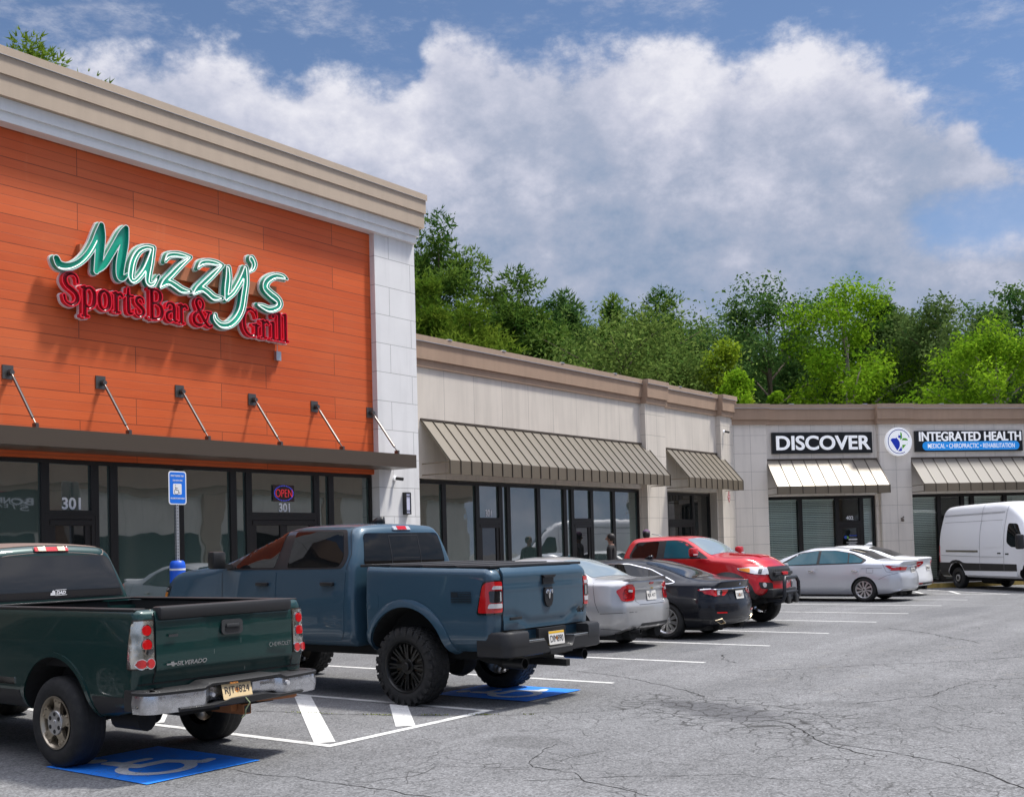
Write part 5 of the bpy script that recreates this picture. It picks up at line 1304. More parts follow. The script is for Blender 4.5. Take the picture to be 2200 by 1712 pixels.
        # tail lamp wraps the corner
        rr = [(s*.805,1.055),(s*1.02,1.055),(s*1.02,1.43),(s*.805,1.43)]; side = [(-1.06,1.055),(-1.26,1.055),(-1.26,1.43),(-1.20,1.43),(-1.14,1.40)]
        lens('tail_lamp', bb, [(M_LBLK, 'y', -1, rpoly(rr, .02), .010), (M_LBLK, 'x', s, rpoly(side, .03), .010), (M_LRED, 'y', -1, rpoly([(s*.81,1.075),(s*1.0,1.075),(s*1.0,1.415),(s*.81,1.415)], .03), .016), (M_LRED, 'x', s, rpoly([(-1.09,1.075),(-1.25,1.075),(-1.25,1.41),(-1.20,1.41),(-1.15,1.37)], .03), .016),
            (M_LBLK, 'y', -1, rpoly([(s*.82,1.185),(s*.955,1.185),(s*.955,1.315),(s*.82,1.315)], .015), .021), (M_LCLR, 'y', -1, rpoly([(s*.82,1.125),(s*.97,1.125),(s*.96,1.175),(s*.82,1.175)], .012), .021), (M_LCLR, 'y', -1, rpoly([(s*.82,1.33),(s*.94,1.33),(s*.92,1.37),(s*.82,1.365)], .012), .021), (M_LCLR, 'y', -1, rpoly([(s*.84,1.20),(s*.855,1.20),(s*.855,1.30),(s*.84,1.30)], .003), .024)], t)
        wheel(t, 0, s, 1.015, .445, .31, .295, 'mud'); wheel(t, 3.67, s, 1.015, .445, .31, .295, 'mud')
        e = MB(); e.lathe([(.055,-1.42),(.062,-1.42),(.062,-1.15),(.04,-1.15),(.05,-1.40)], 20, 'y', (s*.60, 0, .50)); e.done('exhaust_tip', M_RIMD, t, 40)
        patch('fuel_door', bb, rpoly([(.42,1.10),(.68,1.10),(.68,1.28),(.42,1.28)], .05), 'x', s, pm, t, .003) if s < 0 else None
    patch('windscreen', bv, rpoly([(-.68,2.24),(.68,2.24),(.80,3.2),(-.80,3.2)], .08), 'z', 1, M_GL, t, .006, .08)
    rw = patch('rear_window', bv, rpoly([(-.76,1.615),(.76,1.615),(.69,2.005),(-.69,2.005)], .06), 'y', -1, M_GL, t, .006)
    b = MB()
    for P in ([(-.27,1.62),(-.27,1.97),(.27,1.97),(.27,1.62)], [(-.25,1.69),(.25,1.69)]): seam(bv, P, 'y', -1, t, .014, .008, mb=b)
    b.done('slider_frame', M_BLACK, rw, fix=False)
    lens('brake_lamp', bv, [(M_CHROME, 'y', -1, rpoly([(-.17,2.035),(.17,2.035),(.16,2.085),(-.16,2.085)], .015), .010), (M_LCLR, 'y', -1, rpoly([(-.155,2.04),(.155,2.04),(.15,2.08),(-.15,2.08)], .012), .013), (M_LRED, 'y', -1, rpoly([(-.085,2.04),(.085,2.04),(.085,2.08),(-.085,2.08)], .004), .016)], t)
    antenna_fin(t, 1.35, 2.13, M_BLACK, 1.3)
    for s in (-1, 1): patch('hood_vent', bv, rpoly([(s*.42,3.86),(s*.56,3.86),(s*.56,4.06),(s*.44,4.06)], .02), 'z', 1, M_BLACK, t, .006)
    b = MB()
    for s in (-1, 1): seam(bv, [(s*.84,3.38),(s*.86,3.8),(s*.82,4.4),(s*.7,4.75)], 'z', 1, t, .008, mb=b); seam(bv, [(s*.42,3.36),(s*.5,3.9),(s*.44,4.6)], 'z', 1, t, .012, .001, pm, mb=b)
    b.done('hood_gap', M_BLACK, t, fix=False)
    # grille, not much seen from behind
    patch('grille', bv, rpoly([(-.6,.95),(.6,.95),(.62,1.38),(-.62,1.38)], .08), 'y', 1, M_BLACK, t, .01, .1); box_obj('front_bumper', (-.93, 4.62, .60), (.93, 4.92, .86), M_BLACK, t, .06)
    # tailgate
    def tg(u, w):
        o = .010*max(0, min(1, (w-1.42)/.05)); k = abs(u); lo = 1.03-.10*max(0, min(1, (.62-k)/.28))
        o -= .016*max(0, 1-abs(w-lo)/.07); o += .010*max(0, 1-abs(w-1.335)/.02)
        return o
    g = patch('tailgate', bb, rpoly([(-.79,.875),(.79,.875),(.79,1.535),(-.79,1.535)], .025), 'y', -1, pm, t, .022, .03, fn=tg)
    b = MB(); seam(bb, [(-.80,.86),(-.80,1.545)], 'y', -1, t, .014, .006, mb=b); seam(bb, [(.80,.86),(.80,1.545)], 'y', -1, t, .014, .006, mb=b); seam(bb, [(-.8,.862),(.8,.862)], 'y', -1, t, .02, .006, mb=b); b.done('panel_gap', M_BLACK, t, fix=False)
    yb = -1.33
    b = MB(); b.smooth = False; b.prism([(-.13,1.46),(.13,1.46),(.10,1.43),(-.10,1.43)], .05, 'XZ', yb-.035); b.box((-.105, yb-.012, 1.36), (.105, yb+.02, 1.428)); b.prism([(-.11,1.355),(.11,1.355),(.11,1.370),(-.11,1.370)], .03, 'XZ', yb-.022); b.done('handle', M_BLACK, g)
    b = MB(); b.smooth = True; b.mi = 0; b.prism([(x, z+1.215) for x, z in ((-.07,.10),(.07,.10),(.085,.06),(.08,-.05),(.05,-.105),(0,-.125),(-.05,-.105),(-.08,-.05),(-.085,.06))], .03, 'XZ', yb-.018)
    b.mi = 1
    for s in (-1, 1):
        b.tube([(0, yb-.024, 1.235), (s*.022, yb-.026, 1.285), (s*.05, yb-.024, 1.285), (s*.058, yb-.022, 1.255), (s*.045, yb-.022, 1.245)], [.010,.014,.013,.010,.006], 7)
    b.prism([(-.016,1.25),(.016,1.25),(.012,1.20),(0,1.185),(-.012,1.20)], .012, 'XZ', yb-.026); b.done('emblem', [M_BLACK, M_CHROME], g, 40)
    box_obj('badge', (-.735, yb-.008, .985), (-.52, yb+.01, 1.015), M_BLACK, g, .002)
    text_obj('badge_lettering', '4x4', M_BLACK, wall_matrix(.66, yb-.005, 1.03), g, width=.16, depth=.012, bold=.03, shear=.35)
    # bumper
    b = MB(); b.smooth = True; sweep(bumper_path(.955, -1.50, -1.03, .045, .13), lambda k: (lambda h: [(0,.60),(.0,h-.013),(-.02,h),(-.15,h),(-.15,.585),(-.03,.585)])(.650+.098*max(0, min(1, (abs(SWX[0])-.24)/.06))), b)
    for s in (-1, 1):
        pth = [p for p in bumper_path(.957, -1.502, -1.03, .045, .13) if p[0]*s > .60]; pth = pth if s > 0 else pth
        sweep(pth, [(.0,.70),(.0,.835),(-.02,.86),(-.17,.86),(-.17,.70)], b)
    bp = b.done('bumper', M_TRIM, t, 45)
    for s in (-1, 1):
        b = MB(); b.mi = 0
        b.box((s*.30, -1.478, .749), (s*.60, -1.36, .756)); b.mi = 1
        for i in range(8): b.box((s*(.315+.036*i), -1.47, .7565), (s*(.335+.036*i), -1.37, .759))
        b.done('step_pad', [mat('step_grey', (.30, .33, .36), .45), M_BLACK], bp)
    b = MB(); b.box((-.22, -1.505, .575), (.22, -1.462, .61)); b.box((-.27, -1.38, .63), (.27, -1.34, .86)); b.done('plate_recess', M_TRIM, bp)
    plate(bp, -.02, -1.452, .745, 'DIM890', (M_PW, M_PK, M_PO), '', 0, R(-6), bg=None)
    b = MB(); b.box((-.172, -1.4535, .672), (.132, -1.4475, .69)); b.box((-.172, -1.4485, .795), (.132, -1.4425, .819)); b.done('plate_band', M_PY, bp)
    b = MB(); b.box((.0, -1.56, .42), (.075, -1.0, .495)); b.box((-.5, -1.05, .43), (.5, -.98, .52)); b.done('tow_hitch', M_UNDER, t)
    text_obj('side_lettering', 'FLAG', M_LBLK, Matrix(), t, height=.01) if False else None
    b = MB(); x = -.9885
    b.box((x-.002, -.80, 1.245), (x, -.70, 1.305))
    for i in range(7):
        z = 1.185+.0185*i
        b.box((x-.002, -.99, z), (x, -.70 if i < 3 else -.805, z+.0095))
    b.done('flag_decal', mat('smoke_decal', (.012, .018, .024), .4), t)
    b = MB(); b.lathe([(0,-.15),(.16,-.12),(.19,0),(.16,.12),(0,.15)], 18, 'x', (0, 0, .42)); b.tube([(-.85,0,.445),(.85,0,.445)], .05, 10); b.tube([(0,0,.45),(0,3.3,.6)], .045, 8)
    for s in (-1, 1): b.tube([(s*.52,-.75,.60),(s*.52,-.4,.52),(s*.52,.7,.60)], .03, 6); b.tube([(s*.60,-1.2,.50),(s*.60,-.9,.53),(s*.5,-.4,.62)], .045, 8)
    b.done('axle', M_UNDER, t, 50)
    b = MB(); b.box((-.62, -1.25, .52), (.62, 4.5, .80)); b.box((-.36, -.3, .60), (.36, 3.5, .64)); b.done('underbody', M_UNDER, t)
blue_truck()

M_HOUS = mat('lamp_housing', (.5, .48, .42), .18, .9, coat=1); _q = NT(M_HOUS); _z = _q.noise(7, 2, .4, _q.obj()); _q.col(_q.mix(_q.rng(_z, .4, .6), (.30, .285, .24), (.80, .77, .70)))
# ---- dark green pickup
def green_truck():
    t = thing('pickup_truck', 'dark green older pickup truck with open bed and chrome rear lamps', 'truck', (6.285, 9.0, 0), 0, GV); pm = P_GREEN
    bed = dict(y0=-1.22, y1=1.36, r0=.07, r1=.02, n=64, zb=[(-1.22,.60),(-.6,.47),(1.36,.47)], wb=.80, zl=.60, wl=.885, zm=.98, wm=.905, zs=1.325, ws=.885, zt=1.365, wt=.855, crown=0, rs=.05, rt=.03, rear=[(.5,.05),(.76,.03),(.84,.012),(.86,0),(1.36,.015)], rbow=.03, rlen=.3)
    bo, bb = body_obj(bed, t, pm, [(0, .43, .525)], name='bed'); open_top(bo, .80, -1.12, 1.30, 1.30)
    b = MB(); b.smooth = True
    for s in (-1, 1): b.box((s*.752, -1.13, 1.352), (s*.872, 1.34, 1.374), .01)
    b.box((-.80, 1.27, 1.355), (.80, 1.345, 1.376), .01); b.done('rail_cap', M_TRIM, t, 40)
    b = MB(); b.box((-.785, -1.12, .862), (.785, 1.325, .875))
    for i in range(9): b.box((-.70+.17*i, -1.1, .876), (-.63+.17*i, 1.3, .888))
    b.box((-.789, 1.30, .88), (.789, 1.325, 1.34)); b.box((-.789, -1.15, .88), (.789, -1.125, 1.34))
    for s in (-1, 1): b.box((s*.765, -1.15, .86), (s*.789, 1.325, 1.345))
    b.done('bed_liner', M_UNDER, t)
    cab = dict(y0=1.42, y1=5.1, r0=.07, r1=.12, n=80, zb=.47, wb=.80, zl=.60, wl=.88, zm=.98, wm=[(1.42,.905),(4.2,.905),(4.7,.88),(5.1,.78)], zs=[(1.42,1.335),(3,1.335),(4.2,1.25),(5.1,1.10)], ws=[(1.42,.875),(4,.86),(5.1,.7)],
      zt=[(1.42,1.885),(1.6,1.905),(2.2,1.92),(2.6,1.90),(2.85,1.84),(3.65,1.40),(3.85,1.36),(4.7,1.27),(5.1,1.14)], wt=[(1.42,.645),(2.8,.65),(3.65,.78),(5.1,.62)], crown=[(1.42,.035),(3,.05),(5.1,.04)], rs=.07, rt=[(1.42,.10),(2.9,.10),(3.6,.05),(5.1,.05)], rear=[(.5,0),(1.34,0),(1.92,.09)], rbow=.02, rlen=.35, fbow=.15)
    body, bv = body_obj(cab, t, pm, [(3.65, .43, .50)], name='cab')
    rw = patch('rear_window', bv, rpoly([(-.775,1.395),(.775,1.395),(.635,1.825),(-.635,1.825)], [.03,.03,.10,.10]), 'y', -1, M_TRIM, t, .004)
    patch('glass', bv, rpoly([(-.755,1.405),(.755,1.405),(.62,1.812),(-.62,1.812)], [.03,.03,.09,.09]), 'y', -1, mat('rear_tint', (.018, .020, .023), .02, ior=1.6), rw, .008)
    for s in (-1, 1):
        patch('side_window', bv, rpoly([(1.62,1.36),(3.45,1.36),(2.95,1.78),(1.72,1.83)], .07), 'x', s, M_GL, t, .006, .08)
        d = patch('door', bv, rpoly([(2.1,1.32),(3.5,1.32),(3.45,.56),(2.1,.56)], .06), 'x', s, pm, t, .005, .09); handle_bar('handle', 2.3, 1.20, .905, s, M_BLACK, d)
        b = MB(); b.smooth = True; b.box((s*.94, 3.2, 1.36), (s*1.15, 3.36, 1.56), .03); b.done('mirror', M_BLACK, t, 40)
    patch('windscreen', bv, rpoly([(-.6,2.9),(.6,2.9),(.72,3.55),(-.72,3.55)], .06), 'z', 1, M_GL, t, .006, .1)
    patch('roof_ditch', bv, rpoly([(-.60,1.50),(.60,1.50),(.60,2.6),(-.60,2.6)], .05), 'z', 1, mat('faded_clearcoat', (.17, .12, .10), .6), t, .003, .1)
    lens('brake_lamp', bv, [(M_BLACK, 'y', -1, rpoly([(-.19,1.862),(.19,1.862),(.185,1.908),(-.185,1.908)], .012), .006), (M_LRED, 'y', -1, rpoly([(-.183,1.867),(.183,1.867),(.178,1.904),(-.178,1.904)], .010), .010), (mat('cream_lens', (.75, .62, .42), .15, coat=1), 'y', -1, rpoly([(-.145,1.868),(-.065,1.868),(-.065,1.903),(-.145,1.903)], .003), .013), (mat('cream_lens'), 'y', -1, rpoly([(.065,1.868),(.145,1.868),(.145,1.903),(.065,1.903)], .003), .013)], t)
    g = MB(); y = 1.408
    def dec(b, poly): b.prism(poly, .002, 'XZ', 1.398)
    hit = bv.ray_cast(Vector((-.02, -3, 1.44)), Vector((0, 1, 0)))[0]; yy = hit.y-.0125
    text_obj('window_sticker', 'DAD', M_TXTW, wall_matrix(.045, yy, 1.455), rw, width=.105, height=.036, depth=.002, bold=.05, shear=.3)
    b = MB(); 
    for P in ([(-.015,1.478),(.105,1.482),(.105,1.487),(-.015,1.484)], [(-.015,1.425),(.11,1.429),(.11,1.434),(-.015,1.431)], [(-.07,1.43),(-.015,1.43),(-.018,1.47),(-.035,1.48),(-.05,1.47),(-.05,1.455),(-.065,1.455)]): b.prism(P, .002, 'XZ', yy)
    b.done('window_sticker', M_TXTW, rw)
    # tailgate
    def tg(u, w): return -.012*max(0, min(1, (.86-w)/.012))+.010*max(0, 1-abs(w-1.20)/.10)*(1 if abs(u) > .25 else .4)
    gt = patch('tailgate', bb, rpoly([(-.722,.775),(.722,.775),(.722,1.345),(-.722,1.345)], .02), 'y', -1, pm, t, .014, .03, fn=tg)
    b = MB()
    for x in (-.73, .73): seam(bb, [(x,.765),(x,1.36)], 'y', -1, t, .012, .004, mb=b)
    seam(bb, [(-.9,.768),(.9,.768)], 'y', -1, t, .012, .004, mb=b); b.done('panel_gap', M_BLACK, t, fix=False)
    ye = -1.238
    b = MB(); b.smooth = True; b.box((-.70, ye-.014, 1.275), (.70, ye+.135, 1.385), .028); b.done('tailgate_cap', M_TRIM, gt, 40)
    b = MB(); b.prism([(x+.02, z+1.175) for x, z in rrect(.225, .125, .035)], .016, 'XZ', ye-.012); hd = b.done('handle_bezel', mat('grey_plastic', (.035, .036, .038), .5), gt)
    b = MB(); b.prism([(x+.02, z+1.168) for x, z in rrect(.155, .075, .02)], .004, 'XZ', ye-.0145); b.done('handle_recess', M_BLACK, hd)
    b = MB(); b.smooth = True; b.box((-.05, ye-.024, 1.170), (.09, ye-.012, 1.205), .008); b.done('handle', mat('grey_plastic'), hd, 40)
    M_BADGE = mat('badge_chrome', (.50, .50, .50), .25, .9)
    text_obj('badge_lettering', 'SILVERADO', M_BADGE, wall_matrix(-.40, ye-.004, .915), gt, width=.30, height=.036, depth=.008, bold=.02, shear=.3)
    text_obj('badge_lettering', 'CHEVROLET', M_BADGE, wall_matrix(.555, ye-.004, .985), gt, width=.25, height=.036, depth=.008, bold=-.005)
    b = MB(); b.prism([(-.645,.908),(-.60,.908),(-.60,.897),(-.575,.897),(-.572,.908),(-.545,.908),(-.55,.922),(-.575,.922),(-.577,.934),(-.605,.934),(-.607,.922),(-.648,.922)], .008, 'XZ', ye-.008); b.done('emblem', M_BADGE, gt)
    b = MB(); b.box((-.62, ye-.002, 1.135), (-.53, ye+.004, 1.155)); b.done('badge_ghost', mat('grey_plastic'), gt)
    b = MB(); rg = random.Random(4)
    for x, z0, z1 in ((.105, 1.03, 1.075), (-.18, .96, 1.0), (.14, .80, .825)): b.quad((x, ye-.0145, z0), (x+.0015, ye-.0145, z0), (x+.004, ye-.0145, z1), (x+.003, ye-.0145, z1))
    b.done('scratch', mat('scratch_primer', (.35, .37, .36), .7), gt, fix=False)
    for s in (-1, 1):
        R1 = [(s*.735,.89),(s*.90,.89),(s*.90,1.285),(s*.735,1.285)]; S1 = [(-1.075,.89),(-1.175,.89),(-1.175,1.285),(-1.155,1.285),(-1.12,1.26)]
        M_LB = mat('lamp_border', (.035, .022, .016), .3); L = [(M_LB, 'y', -1, rpoly(R1, .015), .006), (M_LB, 'x', s, rpoly(S1, .02), .006), (M_HOUS, 'y', -1, rpoly([(s*.742,.90),(s*.897,.90),(s*.897,1.275),(s*.742,1.275)], .015), .010), (M_HOUS, 'x', s, rpoly([(-1.09,.90),(-1.175,.90),(-1.175,1.275),(-1.155,1.275),(-1.13,1.25)], .02), .010)]
        def circ(cx, cz, r, m, o): return (m, 'y', -1, [(s*(cx+r*math.cos(R(a)))*1., cz+r*1.12*math.sin(R(a))) for a in range(0, 360, 20)], o)
        for cx, cz, r, m in ((.806,1.20,.037,M_LRED), (.806,1.085,.039,M_LRED), (.778,.935,.033,M_LRED), (.850,.935,.031,M_LRED), (.814,.935,.014,M_LDR)): L += [circ(cx, cz, r+.007, M_CHROME, .016), circ(cx, cz, r, m, .020)]
        L += [(M_CHROME, 'y', -1, [(s*(.797+.046*math.cos(R(a))), 1.052+.05*math.sin(R(a))) for a in range(180, 361, 20)], .023)]
        lens('tail_lamp', bb, L, t)
        wheel(t, 0, s, .885, .39, .265, .225, 'silverado'); wheel(t, 3.65, s, .885, .39, .265, .225, 'silverado')
        patch('side_trim', bb, rpoly([(.62,.69),(1.34,.69),(1.34,.75),(.62,.75)], .01), 'x', s, M_CHROME, t, .008)
        patch('lower_cladding', bb, rpoly([(-1.16,.56),(-.56,.50),(-.56,.655),(-1.16,.665)], .01), 'x', s, M_TRIM, t, .004); patch('lower_cladding', bb, rpoly([(.56,.49),(1.35,.49),(1.35,.64),(.56,.64)], .01), 'x', s, M_TRIM, t, .004)
        patch('arch_lip', bb, annulus(0, .43, .524, .565, -5, 185), 'x', s, pm, t, .010, .05)
    # chrome step bumper
    M_OLDCH = mat('worn_chrome', (.42, .43, .45), .25, .95); q = NT(M_OLDCH); nz = q.noise(9, 6, .65, q.obj()); q.L.new(q.rng(nz, .4, .7, .14, .5), q.b.inputs['Roughness']); q.col(q.mix(q.rng(nz, .45, .75), (.66, .67, .70), (.40, .39, .37)))
    pth = bumper_path(.915, -1.46, -1.16, .12, .12)
    def csec(k): 
        c = max(0, min(1, (abs(k-.5)-.16)/.05)); c = c*c*(3-2*c); lo, hi, o = .60-.055*c, .705-.0*c, -.06*(1-c)
        return [(o,lo),(o+.012,(lo+hi)/2),(o,hi),(o-.05,hi),(o-.05,lo)]
    b = MB(); b.smooth = True; sweep(pth, csec, b); bp = b.done('bumper', M_OLDCH, t, 45)
    def psec(k):
        c = max(0, min(1, (abs(k-.5)-.17)/.04)); c = c*c*(3-2*c); h = .722+.030*(1-c)
        return [(.012,h-.03),(.016,h-.008),(.0,h+.002),(-.24,h+.004),(-.24,h-.04),(-.02,h-.035)]
    b = MB(); b.smooth = True; sweep(pth, psec, b); b.done('step_pad', M_TRIM, bp, 45)
    def lsec(k): c = max(0, min(1, (abs(k-.5)-.14)/.12)); return [(.030,.555+.01*c),(.030,.60-.03*c),(.01,.608-.03*c),(-.16,.612-.03*c),(-.16,.55),(.01,.545)]
    b = MB(); b.smooth = True; sweep([p for p in pth if abs(p[0]) < .66], lsec, b); b.done('lower_step', M_TRIM, bp, 45)
    for s in (-1, 1):
        b = MB(); b.smooth = True; b.box((s*.835, -1.30, .55), (s*.905, -1.02, .73), .02); b.done('bumper_end', M_TRIM, bp, 40)
    plate(bp, -.11, -1.455, .668, 'RJT4824', (M_PC, M_PK, M_PO), '', 0, R(-14))
    text_obj('plate_heading', 'GEORGIA', M_PO, wall_matrix(-.155, -1.474, .727, 0, R(-14)), bp, height=.014, depth=.001)
    b = MB(); b.lathe([(0,-1.475),(.02,-1.472),(.024,-1.45),(0,-1.45)], 12, 'y', (.44, 0, .66)); b.lathe([(0,-1.43),(.018,-1.428),(.018,-1.40),(0,-1.40)], 12, 'y', (-.33, 0, .645)); b.box((.075, -1.43, .645), (.155, -1.415, .705)); b.done('plate_lamp', M_LCLR, bp, 40)
    M_RUST = stucco('rusty_steel', (.26, .10, .035), .3, .85, .5, 60, .2); M_COPPER = stucco('rusty_pipe', (.42, .16, .06), .2, .6, .2, 30, .2)
    b = MB(); b.box((-.02, -1.42, .44), (.065, -1.0, .525)); b.box((-.09, -1.35, .47), (-.03, -1.1, .55)); b.done('tow_hitch', M_RUST, t)
    b = MB(); b.box((-.008, -1.423, .452), (.053, -1.419, .513)); b.done('hitch_opening', M_BLACK, t)
    b = MB(); b.tube([(-.05, -1.48, .60), (-.03, -1.52, .55), (-.06, -1.50, .49), (-.03, -1.46, .45), (-.06, -1.45, .42)], .006, 5); b.done('wiring_loop', mat('wire_green', (.25, .30, .16), .6), t)
    b = MB(); b.tube([(.1, -.8, .50), (.25, -1.15, .525), (.62, -1.33, .535), (.64, -1.335, .535)], [.035, .035, .035, .03], 12); b.done('exhaust_pipe', M_COPPER, t, 50)
    b = MB(); b.lathe([(0,-.14),(.14,-.11),(.16,0),(.14,.11),(0,.14)], 16, 'x', (0, 0, .39)); b.tube([(-.75,0,.39),(.75,0,.39)], .045, 8)
    for s in (-1, 1): b.tube([(s*.5,-.8,.50),(s*.5,-.35,.42),(s*.5,.7,.5)], .03, 6)
    b.lathe([(0,-.95),(.09,-.93),(.09,-.55),(0,-.5)], 12, 'y', (-.62, 0, .44)); b.done('axle', M_UNDER, t, 50)
    b = MB(); b.box((-.5, -1.2, .48), (.5, 4.6, .70)); b.done('underbody', M_UNDER, t)
green_truck()
# ---- sedans
def sedan(name, label, loc, pm, sp, arch, wh, win, glass, doors, opts):
    t = thing(name, label, 'car', loc, 0, GV)
    wb, ra = arch['wb'], arch['r']
    body, bv = body_obj(sp, t, pm, [(0, arch['z'], ra), (wb, arch['z'], ra)])
    for s in (-1, 1):
        ws = patch('window_surround', bv, rpoly(win['trim'], .05), 'x', s, opts.get('trim', M_TRIM), t, .004, .08)
        if opts.get('trim') is M_CHROME: patch('seal', bv, inset(rpoly(win['trim'], .05), .014), 'x', s, M_TRIM, ws, .007, .08)
        for P in win['panes']: patch('pane', bv, rpoly(P, .03), 'x', s, glass, ws, .010, .08)
        for i, P in enumerate(doors):
            d = patch('door', bv, rpoly(P, .06), 'x', s, pm, t, .005, .08); handle_bar('handle', P[1][0]+.14 if i == 0 else min(p[0] for p in P)+.22, opts['hz'], opts['hx'], s, opts.get('hm', pm), d, .18)
        for y in (0, wb):
            patch('arch_lip', bv, annulus(y, arch['z'], ra-.002, ra+.03, -8, 188), 'x', s, pm, t, .006, .06)
            wheel(t, y, s, opts['wx'], wh[0], wh[1], wh[2], wh[3])
        m = MB(); m.smooth = True; my = win['mirror']; m.box((s*(opts['hx']+.02), my-.06, opts['hz']+.10), (s*(opts['hx']+.20), my+.05, opts['hz']+.24), .035); m.done('mirror', pm, t, 40)
    b = MB()
    for P, ax, s in opts.get('seams', ()): 
        for q in ((-1, 1) if ax == 'x' else (s,)): seam(bv, P, ax, q, t, .007, .002, mb=b)
    b.done('panel_gap', M_BLACK, t, fix=False)
    rw = patch('rear_window', bv, rpoly(opts['rearwin'], .06), 'z', 1, opts.get('rglass', glass), t, .006, .08)
    patch('windscreen', bv, rpoly(opts['screen'], .06), 'z', 1, glass, t, .006, .1)
    for nm, layers in opts['lamps']: lens(nm, bv, layers, t)
    b = MB(); W = opts['hx']-.08; b.box((-W+.1, sp['y0']+.35, .17), (W-.1, sp['y1']-.4, .4)); b.done('underbody', M_UNDER, t)
    b = MB(); b.tube([(-.7,0,wh[0]),(.7,0,wh[0])], .04, 8); b.lathe([(0,-.9),(.11,-.88),(.11,-.55),(0,-.52)], 12, 'y', (.42, 0, .27)); b.lathe([(0,-.9),(.11,-.88),(.11,-.55),(0,-.52)], 12, 'y', (-.42, 0, .27)); b.done('axle', M_UNDER, t, 50)
    return t, body, bv
def both(f): return [x for s in (-1, 1) for x in f(s)]

def silver_sedan():
    sp = dict(y0=-1.07, y1=3.72, r0=.05, r1=.10, n=90, zb=[(-1.07,.34),(-.6,.24),(0,.2),(3,.2),(3.72,.26)], wb=.72, zl=.36, wl=[(-1.07,.70),(-.7,.82),(0,.85),(2.8,.86),(3.72,.70)], zm=.66, wm=[(-1.07,.76),(-.8,.85),(-.3,.885),(2.7,.885),(3.3,.85),(3.72,.70)],
      zs=[(-1.07,1.03),(-.5,1.07),(.3,1.04),(2.2,.98),(3,.90),(3.72,.66)], ws=[(-1.07,.68),(-.7,.755),(0,.80),(2.2,.83),(3,.78),(3.72,.6)], zt=[(-1.07,1.10),(-.8,1.125),(-.42,1.14),(-.3,1.15),(.10,1.32),(.48,1.435),(.9,1.47),(1.35,1.465),(1.75,1.40),(2.75,1.02),(3.0,.97),(3.72,.70)], wt=[(-1.07,.60),(-.4,.64),(.2,.58),(.6,.555),(1.6,.56),(2.7,.70),(3.72,.5)],
      crown=[(-1.07,.01),(-.4,.015),(.5,.04),(1.5,.045),(3,.04),(3.72,.03)], rs=.07, rt=[(-1.07,.04),(-.3,.06),(.4,.10),(1.7,.1),(2.8,.04),(3.72,.05)], rear=[(.3,.10),(.42,.02),(.62,.0),(.74,.015),(.78,.05),(1.0,.06),(1.12,.02)], rbow=.16, rlen=.5, fbow=.22)
    L = both(lambda s: [('tail_lamp', [(M_LRED, 'y', -1, rpoly([(s*.50,.80),(s*.735,.79),(s*.745,.96),(s*.63,1.06),(s*.52,1.06)], .03), .010), (M_LRED, 'x', s, rpoly([(-.965,.80),(-.87,.80),(-.80,.93),(-.87,1.03),(-.965,1.05)], .03), .010), (M_LDR, 'x', s, rpoly([(-.955,.83),(-.90,.83),(-.88,.92),(-.90,.99),(-.95,1.0)], .02), .012), (M_LCLR, 'y', -1, rpoly([(s*.53,.93),(s*.63,.94),(s*.62,.975),(s*.53,.97)], .01), .016)])])
    L += [('brake_lamp', [(M_LRED, 'y', -1, rpoly([(-.06,1.045),(.06,1.045),(.06,1.08),(-.06,1.08)], .004), .008)])]
    o = dict(hz=.86, hx=.885, wx=.86, seams=[([(-.34,1.09),(-.42,.78),(-.50,.62)], 'x', 1), ([(-.52,.60),(-1.02,.62)], 'x', 1), ([(-.5,.36),(-1.0,.33)], 'x', 1), ([(-.66,-.32),(.66,-.32)], 'z', 1), ([(-.50,1.06),(-.46,.79),(-.40,.73),(.40,.73),(.46,.79),(.50,1.06)], 'y', -1)],
      rearwin=[(-.60,-.24),(.60,-.24),(.53,.44),(-.53,.44)], rglass=M_GLS, screen=[(-.53,1.75),(.53,1.75),(.66,2.6),(-.66,2.6)], lamps=L, trim=M_TRIM)
    t, body, bv = sedan('silver_sedan', 'silver sedan with small boot spoiler parked beside the slate blue truck', (16.80, 10.68, 0), P_SILV, sp, dict(wb=2.70, r=.365, z=.33), (.325, .215, .215, 'five'),
      dict(trim=[(.02,1.06),(2.45,1.00),(1.75,1.37),(1.2,1.43),(.75,1.42),(.35,1.30)], panes=[[(1.28,1.05),(2.25,1.01),(1.72,1.335),(1.28,1.40)], [(.30,1.08),(1.2,1.05),(1.2,1.40),(.75,1.39),(.48,1.31)]], mirror=2.1), M_GL,
      [[(2.42,.97),(1.26,1.0),(1.26,.30),(2.3,.30)], [(1.24,1.0),(.10,1.02),(.2,.7),(.5,.36),(.7,.30),(1.24,.30)]], o)
    b = MB(); b.smooth = True                                                                # boot spoiler
    n = 16; rows = []
    for i in range(n+1):
        x = -.60+1.2*i/n; y = -1.02+.17*(x/.8)**2; k = 1-abs(x/.6)**6; rows.append([b.v((x, y+.13, 1.115)), b.v((x, y+.03, 1.135+.022*k)), b.v((x, y-.05, 1.142+.028*k)), b.v((x, y-.045, 1.122+.02*k)), b.v((x, y+.02, 1.09))])
    for a, c in zip(rows, rows[1:]):
        for j in range(5): b._f([a[j], a[(j+1) % 5], c[(j+1) % 5], c[j]])
    b._f(rows[0]); b._f(rows[-1][::-1]); b.done('spoiler', P_SILV, t, 50)
    patch('trim_bar', bv, rpoly([(-.47,.965),(.47,.965),(.46,.995),(-.46,.995)], .006), 'y', -1, P_SILV, t, .016)
    q = bv.ray_cast(Vector((0, -5, .88)), Vector((0, 1, 0)))[0]; plate(t, 0, q.y-.012, .865, 'RJX 417', (M_PW, M_PK, M_PK), '', peach=False, tilt=R(-8))
